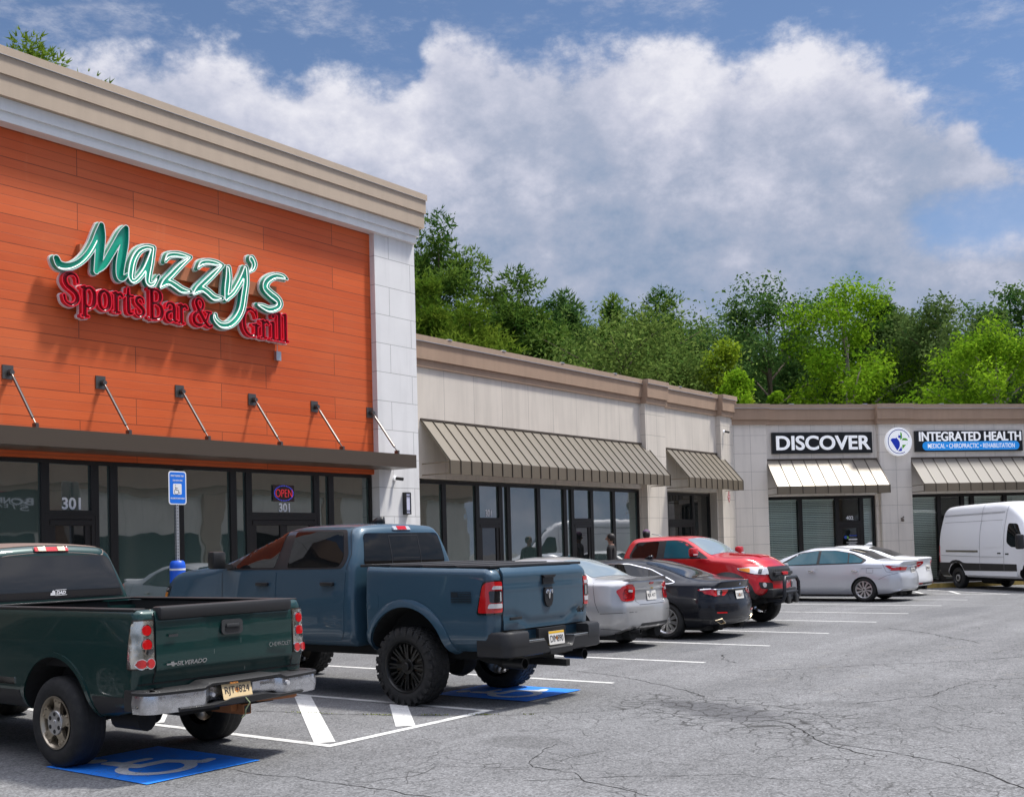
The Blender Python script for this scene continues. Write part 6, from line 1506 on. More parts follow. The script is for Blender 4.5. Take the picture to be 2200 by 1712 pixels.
    b = MB(); b.prism([(-.035,.975),(-.012,.975),(-.012,.968),(.012,.968),(.012,.975),(.035,.975),(.035,.985),(.012,.985),(.012,.992),(-.012,.992),(-.012,.985),(-.035,.985)], .01, 'XZ', q.y-.03); b.done('emblem', mat('gold_emblem', (.6, .42, .08), .3, .8), t)
    patch('bumper_valance', bv, rpoly([(-.40,.34),(.62,.34),(.58,.43),(-.36,.43)], .03), 'y', -1, mat('grey_plastic'), t, .006)
    b = MB(); b.lathe([(.035,-1.06),(.042,-1.06),(.042,-.8),(.02,-.8),(.03,-1.04)], 14, 'y', (-.46, 0, .31)); b.done('exhaust_tip', M_RIMD, t, 40); t.scale = (1, 1, 1.048)
silver_sedan()

def black_sedan():
    sp = dict(y0=-1.10, y1=3.86, r0=.05, r1=.10, n=96, zb=[(-1.1,.28),(-.6,.22),(0,.19),(3,.19),(3.86,.24)], wb=.78, zl=.34, wl=[(-1.1,.76),(-.7,.87),(0,.90),(2.9,.90),(3.86,.72)], zm=.66, wm=[(-1.1,.80),(-.7,.90),(-.2,.93),(2.8,.93),(3.4,.89),(3.86,.70)],
      zs=[(-1.1,.98),(-.6,1.02),(.3,1.00),(2.2,.97),(3,.88),(3.86,.62)], ws=[(-1.1,.70),(-.6,.80),(0,.84),(2.2,.87),(3.86,.6)], zt=[(-1.1,1.045),(-.95,1.06),(-.6,1.085),(-.35,1.12),(.25,1.315),(.75,1.425),(1.15,1.45),(1.6,1.435),(1.95,1.37),(2.95,.99),(3.86,.66)], wt=[(-1.1,.60),(-.5,.64),(.3,.58),(.8,.56),(1.8,.57),(2.9,.74),(3.86,.5)],
      crown=[(-1.1,.015),(-.4,.02),(.5,.04),(1.6,.045),(3,.05),(3.86,.03)], rs=.06, rt=[(-1.1,.03),(-.3,.06),(.4,.1),(1.9,.1),(2.9,.05),(3.86,.05)], rear=[(.25,.06),(.42,.0),(.62,.01),(.80,.06),(.86,.07),(1.0,.04),(1.06,0)], rbow=.22, rlen=.55, fbow=.25)
    L = both(lambda s: [('tail_lamp', [(M_LRED, 'y', -1, rpoly([(s*.40,.885),(s*.50,.80),(s*.72,.79),(s*.80,.84),(s*.80,.905),(s*.42,.90)], .012), .008), (M_LRED, 'x', s, rpoly([(-.98,.79),(-.62,.905),(-.66,.925),(-1.0,.905)], .012), .008), (M_LBLK, 'x', s, rpoly([(-.96,.80),(-.92,.81),(-.92,.905),(-.96,.905)], .004), .011), (M_LCLR, 'y', -1, rpoly([(s*.60,.81),(s*.66,.81),(s*.66,.90),(s*.58,.90)], .006), .011)]),
        ('rear_reflector', [(M_LRED, 'y', -1, rpoly([(s*.50,.475),(s*.74,.485),(s*.74,.51),(s*.50,.50)], .006), .008)])])
    o = dict(hz=.83, hx=.93, wx=.905, hm=P_BLK, seams=[([(-.60,.98),(-.66,.78)], 'x', 1), ([(-.66,.77),(-1.0,.74)], 'x', 1), ([(-.70,-.55),(.70,-.55)], 'z', 1), ([(-.24,.90),(-.24,.83),(.02,.83),(.02,.95),(-.24,.95)], 'x', 1)],
      rearwin=[(-.60,-.40),(.60,-.40),(.54,.62),(-.54,.62)], rglass=mat('rear_tint'), screen=[(-.54,2.0),(.54,2.0),(.70,2.85),(-.70,2.85)], lamps=L, trim=M_CHROME)
    t, body, bv = sedan('black_sedan', 'glossy black sedan with chrome window line parked between silver sedan and red truck', (19.28, 10.27, 0), P_BLK, sp, dict(wb=2.87, r=.375, z=.335), (.34, .235, .235, 'multi'),
      dict(trim=[(-.16,1.05),(-.05,1.02),(2.65,.985),(1.95,1.35),(1.4,1.405),(.95,1.40),(.45,1.30)], panes=[[(1.33,1.03),(2.45,1.0),(1.9,1.325),(1.33,1.385)], [(.40,1.04),(1.25,1.03),(1.25,1.385),(.95,1.38),(.50,1.29)], [(-.02,1.055),(.37,1.04),(.45,1.26),(.2,1.16)]], mirror=2.2), M_GL,
      [[(2.6,.95),(1.32,.97),(1.32,.28),(2.45,.28)], [(1.30,.97),(.08,.99),(.2,.7),(.52,.38),(.7,.28),(1.30,.28)]], o)
    b = MB(); b.smooth = True
    for s in (-1, 1): pass
    P = []
    for i in range(25):
        x = -.84+1.68*i/24; q = bv.ray_cast(Vector((max(-.80, min(.80, x)), -5, .915)), Vector((0, 1, 0)))[0]; P.append((x, q.y-.008 if abs(x) <= .80 else q.y+.02, .915+.0*x))
    for s in (-1, 1):
        E = [(s*(abs(bv.ray_cast(Vector((s*3, y, .928)), Vector((-s, 0, 0)))[0].x)+.004), y, .925) for y in (-.85, -.78, -.72)]
        P = P+E if s > 0 else E[::-1]+P
    b.tube(P, .012, 6); b.done('chrome_bar', M_CHROME, t, 50)
    patch('plate_recess', bv, rpoly([(-.34,.72),(.34,.72),(.38,.885),(-.38,.885)], .03), 'y', -1, P_BLK, t, .003)
    q = bv.ray_cast(Vector((0, -5, .80)), Vector((0, 1, 0)))[0]; plate(t, 0, q.y-.022, .795, 'TAR5417', (M_PW, M_PK, M_PO), '', tilt=R(-10))
    b = MB(); b.lathe([(.030,q.y-.02),(.040,q.y-.028),(.040,q.y+.05)], 20, 'y', (0, 0, 1.01)); b.tube([(-.01,q.y-.02,1.03),(-.012,q.y-.02,.998),(.02,q.y-.02,.998)], .006, 6); b.done('emblem', M_CHROME, t, 40)
    patch('bumper_valance', bv, rpoly([(-.60,.27),(.60,.27),(.55,.36),(-.55,.36)], .03), 'y', -1, mat('valance_grey', (.10, .10, .105), .3, .5), t, .006)
    for s in (-1, 1):
        b = MB(); q = [Vector((s*x, z)) for x, z in ((.50,.30),(.60,.285),(.76,.36),(.64,.385))]; ys = [bv.ray_cast(Vector((p.x, -5, p.y)), Vector((0, 1, 0)))[0] for p in q]
        ys = [h.y if h else -.95 for h in ys]; P = [(p.x, y-.015, p.y) for p, y in zip(q, ys)]; b.tube(P+[P[0]], .011, 6); b._f([b.v((x, y+.008, z)) for x, y, z in P]); b.done('exhaust_tip', mat('warm_chrome', (.75, .62, .42), .15, 1), t, 50)
    antenna_fin(t, .85, 1.475, P_BLK); return t
t = copy_tree(black_sedan()); t.location = (3.05, 10.4, 0); t['label'] = 'black sedan added out of view left of the dark green truck to darken its reflections'  # unseen copy, added to darken what the green paint reflects

def accord():
    sp = dict(y0=-1.13, y1=3.76, r0=.05, r1=.10, n=96, zb=[(-1.13,.30),(-.6,.22),(0,.19),(3,.19),(3.76,.24)], wb=.78, zl=.34, wl=[(-1.13,.74),(-.7,.86),(0,.89),(2.9,.89),(3.76,.72)], zm=.68, wm=[(-1.13,.78),(-.75,.885),(-.2,.922),(2.8,.922),(3.3,.88),(3.76,.68)],
      zs=[(-1.13,1.01),(-.55,1.06),(.3,1.045),(2.2,.99),(3,.90),(3.76,.64)], ws=[(-1.13,.70),(-.6,.79),(0,.83),(2.2,.86),(3.76,.6)], zt=[(-1.13,1.10),(-.95,1.115),(-.55,1.125),(-.35,1.145),(.25,1.36),(.65,1.45),(1.1,1.485),(1.55,1.475),(1.95,1.39),(2.9,1.02),(3.76,.68)], wt=[(-1.13,.60),(-.5,.65),(.3,.585),(.8,.56),(1.8,.57),(2.85,.74),(3.76,.5)],
      crown=[(-1.13,.015),(-.4,.02),(.5,.035),(1.6,.045),(3,.05),(3.76,.03)], rs=.06, rt=[(-1.13,.03),(-.3,.06),(.4,.1),(1.9,.1),(2.9,.05),(3.76,.05)], rear=[(.25,.07),(.42,.01),(.62,.0),(.76,.03),(.82,.06),(1.0,.05),(1.1,.0)], rbow=.20, rlen=.55, fbow=.25)
    L = both(lambda s: [('tail_lamp', [(M_LRED, 'y', -1, rpoly([(s*.44,.87),(s*.82,.855),(s*.82,.945),(s*.46,.985)], .015), .008), (M_LRED, 'x', s, rpoly([(-1.02,.855),(-.70,.90),(-.58,.985),(-.66,.995),(-1.04,.955)], .015), .008), (M_LCLR, 'x', s, rpoly([(-1.03,.945),(-.72,.985),(-.68,.992),(-1.03,.965)], .004), .011), (M_LCLR, 'y', -1, rpoly([(s*.46,.965),(s*.82,.94),(s*.82,.952),(s*.46,.985)], .004), .011)])])
    o = dict(hz=.86, hx=.92, wx=.90, hm=M_CHROME, seams=[([(-.50,1.06),(-.62,.83),(-.78,.80)], 'x', 1), ([(-.42,.62),(-.62,.72),(-1.0,.81)], 'x', 1), ([(-.70,-.42),(.70,-.42)], 'z', 1), ([(-.26,.90),(-.26,.80),(-.08,.80),(-.08,.93),(-.26,.93)], 'x', 1), ([(2.4,.885),(1.2,.90),(.3,.915),(-.5,.93)], 'x', 1)],
      rearwin=[(-.60,-.30),(.60,-.30),(.54,.52),(-.54,.52)], rglass=M_GL, screen=[(-.54,2.0),(.54,2.0),(.70,2.8),(-.70,2.8)], lamps=L, trim=M_TRIM)
    t, body, bv = sedan('pale_silver_sedan', 'pale silver sedan with black and silver bladed wheels past the red truck', (31.63, 10.95, 0), P_PALE, sp, dict(wb=2.775, r=.37, z=.335), (.34, .225, .235, 'twist'),
      dict(trim=[(-.06,1.15),(.05,1.055),(2.60,1.00),(1.95,1.37),(1.4,1.435),(.85,1.43),(.35,1.34)], panes=[[(1.36,1.06),(2.42,1.02),(1.9,1.345),(1.36,1.42)], [(.46,1.075),(1.28,1.06),(1.28,1.42),(.85,1.41),(.50,1.35)], [(.04,1.14),(.10,1.08),(.43,1.075),(.46,1.33),(.3,1.28)]], mirror=2.2), M_GLT,
      [[(2.55,.97),(1.34,1.0),(1.34,.27),(2.4,.27)], [(1.32,1.0),(.02,1.02),(.18,.72),(.5,.38),(.68,.27),(1.32,.27)]], o)
    q = bv.ray_cast(Vector((0, -5, .86)), Vector((0, 1, 0)))[0]; plate(t, 0, q.y-.012, .85, 'PXC2086', (M_PW, M_PK, M_PO), '', peach=False, tilt=R(-8))
    b = MB(); b.tube([(x, bv.ray_cast(Vector((x, -5, .955)), Vector((0, 1, 0)))[0].y-.006, .955) for x in np.linspace(-.42, .42, 9)], .014, 6); b.done('chrome_bar', M_CHROME, t, 50)
    patch('bumper_valance', bv, rpoly([(-.70,.27),(.70,.27),(.64,.34),(-.64,.34)], .03), 'y', -1, M_TRIM, t, .006)
    return t
accord()
def white_sedan():
    sp = dict(y0=-1.12, y1=3.74, r0=.05, r1=.10, n=90, zb=[(-1.12,.30),(-.6,.23),(0,.2),(3,.2),(3.74,.24)], wb=.78, zl=.36, wl=[(-1.12,.76),(-.7,.87),(0,.90),(2.9,.90),(3.74,.72)], zm=.68, wm=[(-1.12,.80),(-.75,.90),(-.2,.93),(2.8,.93),(3.3,.88),(3.74,.68)],
      zs=[(-1.12,1.05),(-.55,1.08),(.3,1.05),(2.2,.99),(3,.90),(3.74,.64)], ws=[(-1.12,.72),(-.6,.80),(0,.84),(2.2,.86),(3.74,.6)], zt=[(-1.12,1.13),(-.9,1.145),(-.55,1.15),(-.35,1.17),(.25,1.38),(.65,1.47),(1.1,1.50),(1.55,1.49),(1.95,1.40),(2.9,1.02),(3.74,.68)], wt=[(-1.12,.62),(-.5,.66),(.3,.585),(.8,.56),(1.8,.57),(2.85,.74),(3.74,.5)],
      crown=[(-1.12,.015),(-.4,.02),(.5,.035),(1.6,.045),(3,.05),(3.74,.03)], rs=.06, rt=[(-1.12,.03),(-.3,.06),(.4,.1),(1.9,.1),(2.9,.05),(3.74,.05)], rear=[(.25,.06),(.45,.0),(.70,.03),(.9,.05),(1.13,.0)], rbow=.20, rlen=.55, fbow=.25)
    L = both(lambda s: [('tail_lamp', [(M_LRED, 'y', -1, rpoly([(s*.36,.97),(s*.62,.86),(s*.84,.90),(s*.84,1.02),(s*.40,1.03)], .02), .008), (M_LRED, 'x', s, rpoly([(-1.0,.90),(-.68,.97),(-.70,1.03),(-1.02,1.03)], .02), .008), (M_LCLR, 'y', -1, rpoly([(s*.50,.955),(s*.66,.93),(s*.66,.96),(s*.5,.98)], .006), .011)])])
    o = dict(hz=.88, hx=.93, wx=.905, seams=[([(-.70,-.42),(.70,-.42)], 'z', 1), ([(-.55,1.07),(-.66,.84)], 'x', 1)], rearwin=[(-.60,-.30),(.60,-.30),(.54,.52),(-.54,.52)], rglass=M_GL, screen=[(-.54,2.0),(.54,2.0),(.70,2.8),(-.70,2.8)], lamps=L, trim=M_TRIM)
    t, body, bv = sedan('white_sedan', 'white sedan mostly hidden behind the pale silver sedan', (34.5, 11.40, 0), P_WHT, sp, dict(wb=2.805, r=.37, z=.335), (.34, .225, .225, 'multi'),
      dict(trim=[(-.06,1.16),(.05,1.065),(2.60,1.00),(1.95,1.38),(1.4,1.45),(.85,1.445),(.35,1.36)], panes=[[(1.36,1.06),(2.42,1.02),(1.9,1.355),(1.36,1.43)], [(.46,1.085),(1.28,1.06),(1.28,1.43),(.85,1.42),(.50,1.36)]], mirror=2.2), M_GL,
      [[(2.55,.97),(1.34,1.0),(1.34,.27),(2.4,.27)], [(1.32,1.0),(.02,1.03),(.18,.72),(.5,.38),(.68,.27),(1.32,.27)]], o)
    q = bv.ray_cast(Vector((0, -5, .86)), Vector((0, 1, 0)))[0]; plate(t, 0, q.y-.012, .83, 'RVB6130', (M_PW, M_PK, M_PO), '', peach=False, tilt=R(-8))
    patch('bumper_valance', bv, rpoly([(-.72,.30),(.72,.30),(.66,.40),(-.66,.40)], .03), 'y', -1, M_TRIM, t, .006); antenna_fin(t, .70, 1.53, P_WHT, 1.3)
    lens('rear_reflector', bv, [(M_LRED, 'y', -1, rpoly([(s*.5,.36),(s*.72,.37),(s*.72,.39),(s*.5,.385)], .004), .012) for s in (-1, 1)], t)
white_sedan()

# ---- red pickup, nose out
def red_truck():
    t = thing('pickup_truck', 'bright red crew cab pickup truck parked nose out with black bull bar', 'truck', (22.3, 13.74, 0), math.pi, GV); pm = P_RED
    cab = dict(y0=.66, y1=4.12, r0=.09, r1=.10, n=92, zb=[(.66,.56),(3.6,.58),(4.12,.66)], wb=.80, zl=.70, wl=.90, zm=1.0, wm=[(.66,.92),(2.6,.92),(3.3,.93),(3.8,.90),(4.12,.78)], zs=[(.66,1.42),(2.4,1.41),(3.0,1.37),(3.6,1.30),(4.12,1.17)], ws=[(.66,.87),(2.5,.87),(3.2,.86),(3.7,.80),(4.12,.66)],
      zt=[(.66,1.845),(.9,1.875),(1.5,1.89),(2.0,1.875),(2.2,1.83),(2.85,1.48),(3.0,1.455),(3.6,1.415),(3.95,1.34),(4.12,1.24)], wt=[(.66,.66),(2.1,.67),(2.85,.76),(3.1,.76),(3.7,.68),(4.12,.56)], crown=[(.66,.03),(2,.04),(3,.05),(3.7,.05),(4.12,.03)], rs=.08, rt=[(.66,.13),(2.2,.11),(2.9,.05),(4.12,.06)], rear=[(.5,0),(1.4,0),(1.9,.14)], rbow=.03, rlen=.4, front=[(.6,.10),(.75,.0),(1.0,.02),(1.2,.06),(1.3,.14)], fbow=.24, flen=.7)
    body, bv = body_obj(cab, t, pm, [(3.24, .50, .53)], name='cab')
    bed = dict(y0=-1.15, y1=.64, r0=.07, r1=.02, n=44, zb=.60, wb=.80, zl=.70, wl=.90, zm=1.0, wm=.92, zs=1.32, ws=.89, zt=1.37, wt=.85, crown=0, rs=.05, rt=.03, rbow=.04, rlen=.3)
    bo, bb = body_obj(bed, t, pm, [(0, .50, .53)], name='bed')
    b = MB(); b.box((-.86, -1.12, 1.365), (.86, .63, 1.40)); b.done('bed_cover', M_TRIM, t)
    for s in (-1, 1):
        ws = patch('window_surround', bv, rpoly([(2.80,1.425),(.93,1.435),(.86,1.5),(.98,1.80),(1.95,1.835),(2.2,1.80)], [.05,.05,.1,.1,.2,.15]), 'x', s, M_TRIM, t, .004, .08)
        patch('pane', bv, rpoly([(2.62,1.445),(1.74,1.445),(1.74,1.815),(1.97,1.81),(2.14,1.775)], .03), 'x', s, M_GLT, ws, .008, .08); patch('pane', bv, rpoly([(1.56,1.445),(.96,1.455),(.92,1.52),(1.01,1.79),(1.56,1.815)], .04), 'x', s, M_GL, ws, .008, .08)
        for P in ([(2.86,1.40),(1.66,1.41),(1.66,.66),(2.72,.66)], [(1.64,1.41),(.80,1.41),(.86,.72),(1.64,.66)]):
            d = patch('door', bv, rpoly(P, .06), 'x', s, pm, t, .005, .09); handle_bar('handle', min(p[0] for p in P)+.2, 1.22, .92, s, pm, d)
        m = MB(); m.smooth = True; m.mi = 0; m.box((s*.98, 2.52, 1.47), (s*1.22, 2.66, 1.66), .05); m.mi = 1; m.box((s*.90, 2.54, 1.43), (s*1.21, 2.65, 1.475), .015); m.mi = 2; m.box((s*1.06, 2.655, 1.50), (s*1.235, 2.668, 1.53), .005); m.done('mirror', [pm, M_BLACK, M_LCLR], t, 40)
        for q, y in ((bb, 0), (bv, 3.24)): patch('wheel_flare', q, annulus(y, .50, .53, .64, -4, 184), 'x', s, M_TRIM, t, .012, .045, fn=lambda u, w, y=y: .05*(1-max(0, min(1, (math.hypot(u-y, w-.50)-.53)/.11)))**1.3)
        lens('headlamp', bv, [(M_LBLK, 'y', 1, rpoly([(s*.50,1.06),(s*.84,1.10),(s*.86,1.22),(s*.52,1.20)], .02), .004), (M_LCLR, 'y', 1, rpoly([(s*.51,1.075),(s*.80,1.10),(s*.84,1.21),(s*.53,1.19)], .02), .012), (M_LCLR, 'x', s, rpoly([(3.98,1.07),(3.80,1.09),(3.50,1.17),(3.46,1.215),(3.72,1.235),(3.98,1.21)], .02), .012), (M_LAMB, 'x', s, rpoly([(3.72,1.115),(3.52,1.17),(3.50,1.205),(3.70,1.205)], .02), .017), (M_LBLK, 'x', s, rpoly([(3.92,1.09),(3.86,1.09),(3.86,1.18),(3.92,1.18)], .01), .017)], t)
        lens('fog_lamp', bv, [(M_BLACK, 'y', 1, rpoly([(s*.46,.76),(s*.80,.80),(s*.80,.93),(s*.46,.90)], .03), .006), (M_LCLR, 'y', 1, [(s*(.70+.05*math.cos(R(a))), .865+.05*math.sin(R(a))) for a in range(0, 360, 24)], .014)], t)
        wheel(t, 0, s, .93, .405, .27, .23, 'five'); wheel(t, 3.24, s, .93, .405, .27, .23, 'five')
    patch('windscreen', bv, rpoly([(-.62,2.2),(.62,2.2),(.72,2.82),(-.72,2.82)], .06), 'z', 1, M_GLS, t, .006, .07); patch('rear_window', bv, rpoly([(-.66,1.44),(.66,1.44),(.56,1.78),(-.56,1.78)], .05), 'y', -1, M_GL, t, .006)
    b = MB()
    for s in (-1, 1): seam(bv, [(s*.78,2.9),(s*.74,3.4),(s*.62,3.85)], 'z', 1, t, .008, mb=b)
    b.done('panel_gap', M_BLACK, t, fix=False)
    patch('hood_scoop', bv, rpoly([(-.30,3.0),(.30,3.0),(.26,3.7),(-.26,3.7)], .06), 'z', 1, pm, t, .02, .07)
    g = patch('grille', bv, rpoly([(-.47,.93),(.47,.93),(.55,1.02),(.53,1.22),(-.53,1.22),(-.55,1.02)], .05), 'y', 1, mat('grille_black', (.022, .022, .023), .4), t, .025, .05)
    b = MB(); yq = lambda x, z: bv.ray_cast(Vector((x, 9, z)), Vector((0, -1, 0)))[0].y+.028
    for z0, z1 in ((.96, 1.035), (1.13, 1.19)):
        for i in range(15):
            x = -.42+.06*i
            for dx in (-.028, .028): P = [(x-dx, yq(x-dx, z0), z0), (x, yq(x, (z0+z1)/2)+.004, (z0+z1)/2), (x-dx, yq(x-dx, z1), z1)]; b.tube(P, .0045, 4)
    b.done('grille_mesh', mat('mesh_grey', (.07, .07, .07), .4), g)
    b = MB()
    for P in ([(-.34,.955),(.34,.955),(.34,1.045),(-.34,1.045)],): pass
    b.box((-.44, yq(0, 1.09)-.06, 1.055), (.44, yq(0, 1.09)+.004, 1.12), .01); b.done('grille_bar', mat('grille_black'), g)
    y = yq(0, 1.09)+.016
    text_obj('grille_lettering', 'TRD', mat('red_badge', (.75, .02, .03), .35), Matrix.Translation((0, y, 1.088)) @ Matrix.Rotation(math.pi, 4, 'Z') @ Matrix.Rotation(R(90), 4, 'X'), g, width=.30, height=.062, depth=.02, bold=.06)
    b = MB(); b.smooth = True; b.box((-.62, 3.75, .60), (.62, 4.13, .78), .04); b.done('lower_bumper', M_TRIM, t, 40)
    b = MB(); b.smooth = True; r = .038
    P = [(-.34, 4.05, .46), (-.36, 4.22, .52), (-.37, 4.27, .62), (-.36, 4.27, .90), (-.29, 4.25, 1.0), (.29, 4.25, 1.0), (.36, 4.27, .90), (.37, 4.27, .62), (.36, 4.22, .52), (.34, 4.05, .46)]
    b.tube(P, r, 10); b.tube([(-.37, 4.25, .70), (.37, 4.25, .70)], .03, 8); b.box((-.25, 4.21, .56), (.25, 4.25, .66)); b.tube([(-.38, 4.24, .56), (.38, 4.24, .56)], .02, 8)
    for s in (-1, 1): b.box((s*.30, 3.9, .50), (s*.38, 4.2, .56))
    b.done('bull_bar', mat('bull_bar_black', (.018, .020, .026), .45), t, 50)
    b = MB(); b.lathe([(.085, 4.20), (.10, 4.26), (.10, 4.30), (.08, 4.31), (0, 4.30)], 20, 'y', (-.20, 0, .56)); b.lathe([(.085, 4.20), (.10, 4.26), (.10, 4.30), (.08, 4.31), (0, 4.30)], 20, 'y', (.20, 0, .56)); b.done('driving_lamp', M_RIMD, t, 40)
    b = MB(); b.tube([(-.45, 1.0, 1.9), (-.45, .9, 1.96), (-.45, .72, 1.985)], .008, 5); b.done('antenna', M_CHROME, t)
    b = MB(); b.box((-.55, -1.0, .48), (.55, 3.9, .70)); b.tube([(-.8,3.24,.40),(.8,3.24,.40)], .05, 8); b.tube([(-.8,0,.40),(.8,0,.40)], .05, 8); b.done('underbody', M_UNDER, t)
red_truck()

# ---- high-roof van
def van():
    t = thing('cargo_van', 'white high roof cargo van with black lower trim backed up to the clinic', 'van', (39.68, 10.05, 0), R(138), GV); pm = P_VAN
    sp = dict(y0=-1.02, y1=4.80, r0=.06, r1=.10, n=90, zb=.38, wb=.88, zl=.52, wl=1.0, zm=1.05, wm=[(-1.02,1.0),(3.5,1.01),(4.3,.97),(4.8,.80)], zs=[(-1.02,1.75),(3.0,1.75),(3.8,1.45),(4.8,1.05)], ws=[(-1.02,.975),(3.0,.98),(4.0,.92),(4.8,.7)],
      zt=[(-1.02,2.62),(-.8,2.70),(.5,2.745),(2.0,2.755),(2.55,2.70),(3.0,2.45),(4.0,1.50),(4.3,1.36),(4.8,1.10)], wt=[(-1.02,.76),(2.4,.77),(3.2,.72),(4,.80),(4.8,.6)], crown=[(-1.02,.04),(2.5,.05),(4.8,.04)], rs=.35, rt=[(-1.02,.20),(2.5,.22),(3.5,.12),(4.8,.1)], rear=[(.4,0),(1.6,0),(2.7,.10)], rbow=.03, rlen=.4, fbow=.25)
    body, bv = body_obj(sp, t, pm, [(0, .40, .46), (3.75, .40, .46)])
    for s in (-1, 1):
        patch('lower_trim', bv, rpoly([(-1.0,.42),(-.48,.42),(-.44,.62),(-.30,.80),(0,.875),(.30,.80),(.44,.62),(.46,.60),(3.2,.62),(3.2,.835),(.52,.85),(.40,.86),(.2,.93),(0,.95),(-.2,.93),(-.36,.86),(-1.0,.86)], .02), 'x', s, M_TRIM, t, .012, .08)
        pn = patch('side_panel', bv, rpoly([(-.78,1.58),(-.45,1.36),(1.30,1.36),(1.30,2.20),(-.74,2.18)], [.2,.12,.03,.06,.06]), 'x', s, pm, t, -.014 if False else .008, .1)
        dr = patch('sliding_door', bv, rpoly([(1.36,1.02),(2.56,1.02),(2.56,2.55),(1.36,2.57)], .02), 'x', s, pm, t, .005, .1); patch('door_panel', bv, rpoly([(1.44,1.36),(2.46,1.36),(2.46,2.20),(1.44,2.20)], .06), 'x', s, pm, dr, .012, .1); handle_bar('handle', 2.34, 1.17, .995, s, M_BLACK, dr, .17)
        fd = patch('door', bv, rpoly([(2.60,.66),(3.45,.66),(3.75,1.3),(3.2,2.2),(2.60,2.25)], .06), 'x', s, pm, t, .005, .1); handle_bar('handle', 2.74, 1.15, .995, s, M_BLACK, fd, .17)
        patch('side_window', bv, rpoly([(2.72,1.50),(2.95,1.36),(3.62,1.36),(3.10,2.08),(2.72,2.10)], .08), 'x', s, M_GL, t, .010, .1)
        patch('door_track', bv, rpoly([(-.58,1.215),(1.22,1.20),(1.22,1.265),(-.58,1.275)], .01), 'x', s, mat('track_grey', (.13, .12, .09), .5), t, .01)
        b = MB()
        for P in ([(-.80,2.43),(2.5,2.47)], [(-.80,2.40),(2.5,2.44)], [(1.33,2.72),(1.33,.63)], [(2.58,2.65),(2.58,.63)], [(-.74,2.19),(2.46,2.21)], [(-.85,1.10),(1.2,1.06),(2.58,1.06)]): seam(bv, P, 'x', s, t, .012, .0125, mat('seam_grey', (.22, .22, .23), .6), mb=b)
        b.done('panel_gap', mat('seam_grey'), t, fix=False)
        lens('tail_lamp', bv, [(M_LRED, 'y', -1, rpoly([(s*.90,.88),(s*1.02,.88),(s*1.02,1.42),(s*.90,1.42)], .02), .012), (M_LRED, 'x', s, rpoly([(-1.0,.88),(-.93,.88),(-.93,1.42),(-1.0,1.42)], .02), .012), (M_LCLR, 'x', s, rpoly([(-1.0,1.08),(-.935,1.08),(-.935,1.20),(-1.0,1.20)], .01), .015)], t)
        wheel(t, 0, s, .965, .35, .225, .205, 'steel'); wheel(t, 3.75, s, .965, .35, .225, .205, 'steel')
        b = MB(); b.smooth = True; b.box((s*1.05, 3.55, 1.30), (s*1.30, 3.70, 1.75), .05); b.box((s*.95, 3.58, 1.35), (s*1.1, 3.64, 1.42), .01); b.done('mirror', M_BLACK, t, 40)
        b = MB(); b.box((s*.985, .50, .46), (s*1.012, 3.2, .595)); b.done('sill_panel', pm, t)
    patch('windscreen', bv, rpoly([(-.62,3.05),(.62,3.05),(.74,3.95),(-.74,3.95)], .06), 'z', 1, M_GL, t, .006, .12)
    b = MB(); b.smooth = True; b.box((-.98, -1.12, .42), (.98, -.98, .60), .03); b.done('rear_bumper', M_TRIM, t, 40)
    b = MB()
    for P in ([(0,2.6),(0,.62)],): seam(bv, P, 'y', -1, t, .012, .003, mb=b)
    b.done('panel_gap', mat('seam_grey'), t, fix=False)
    b = MB(); b.box((-.6, -.9, .30), (.6, 4.2, .55)); b.tube([(-.8,0,.35),(.8,0,.35)], .05, 8); b.lathe([(0,.7),(.16,.75),(.16,1.5),(0,1.55)], 14, 'y', (.45, 0, .33)); b.done('underbody', M_UNDER, t)
van()
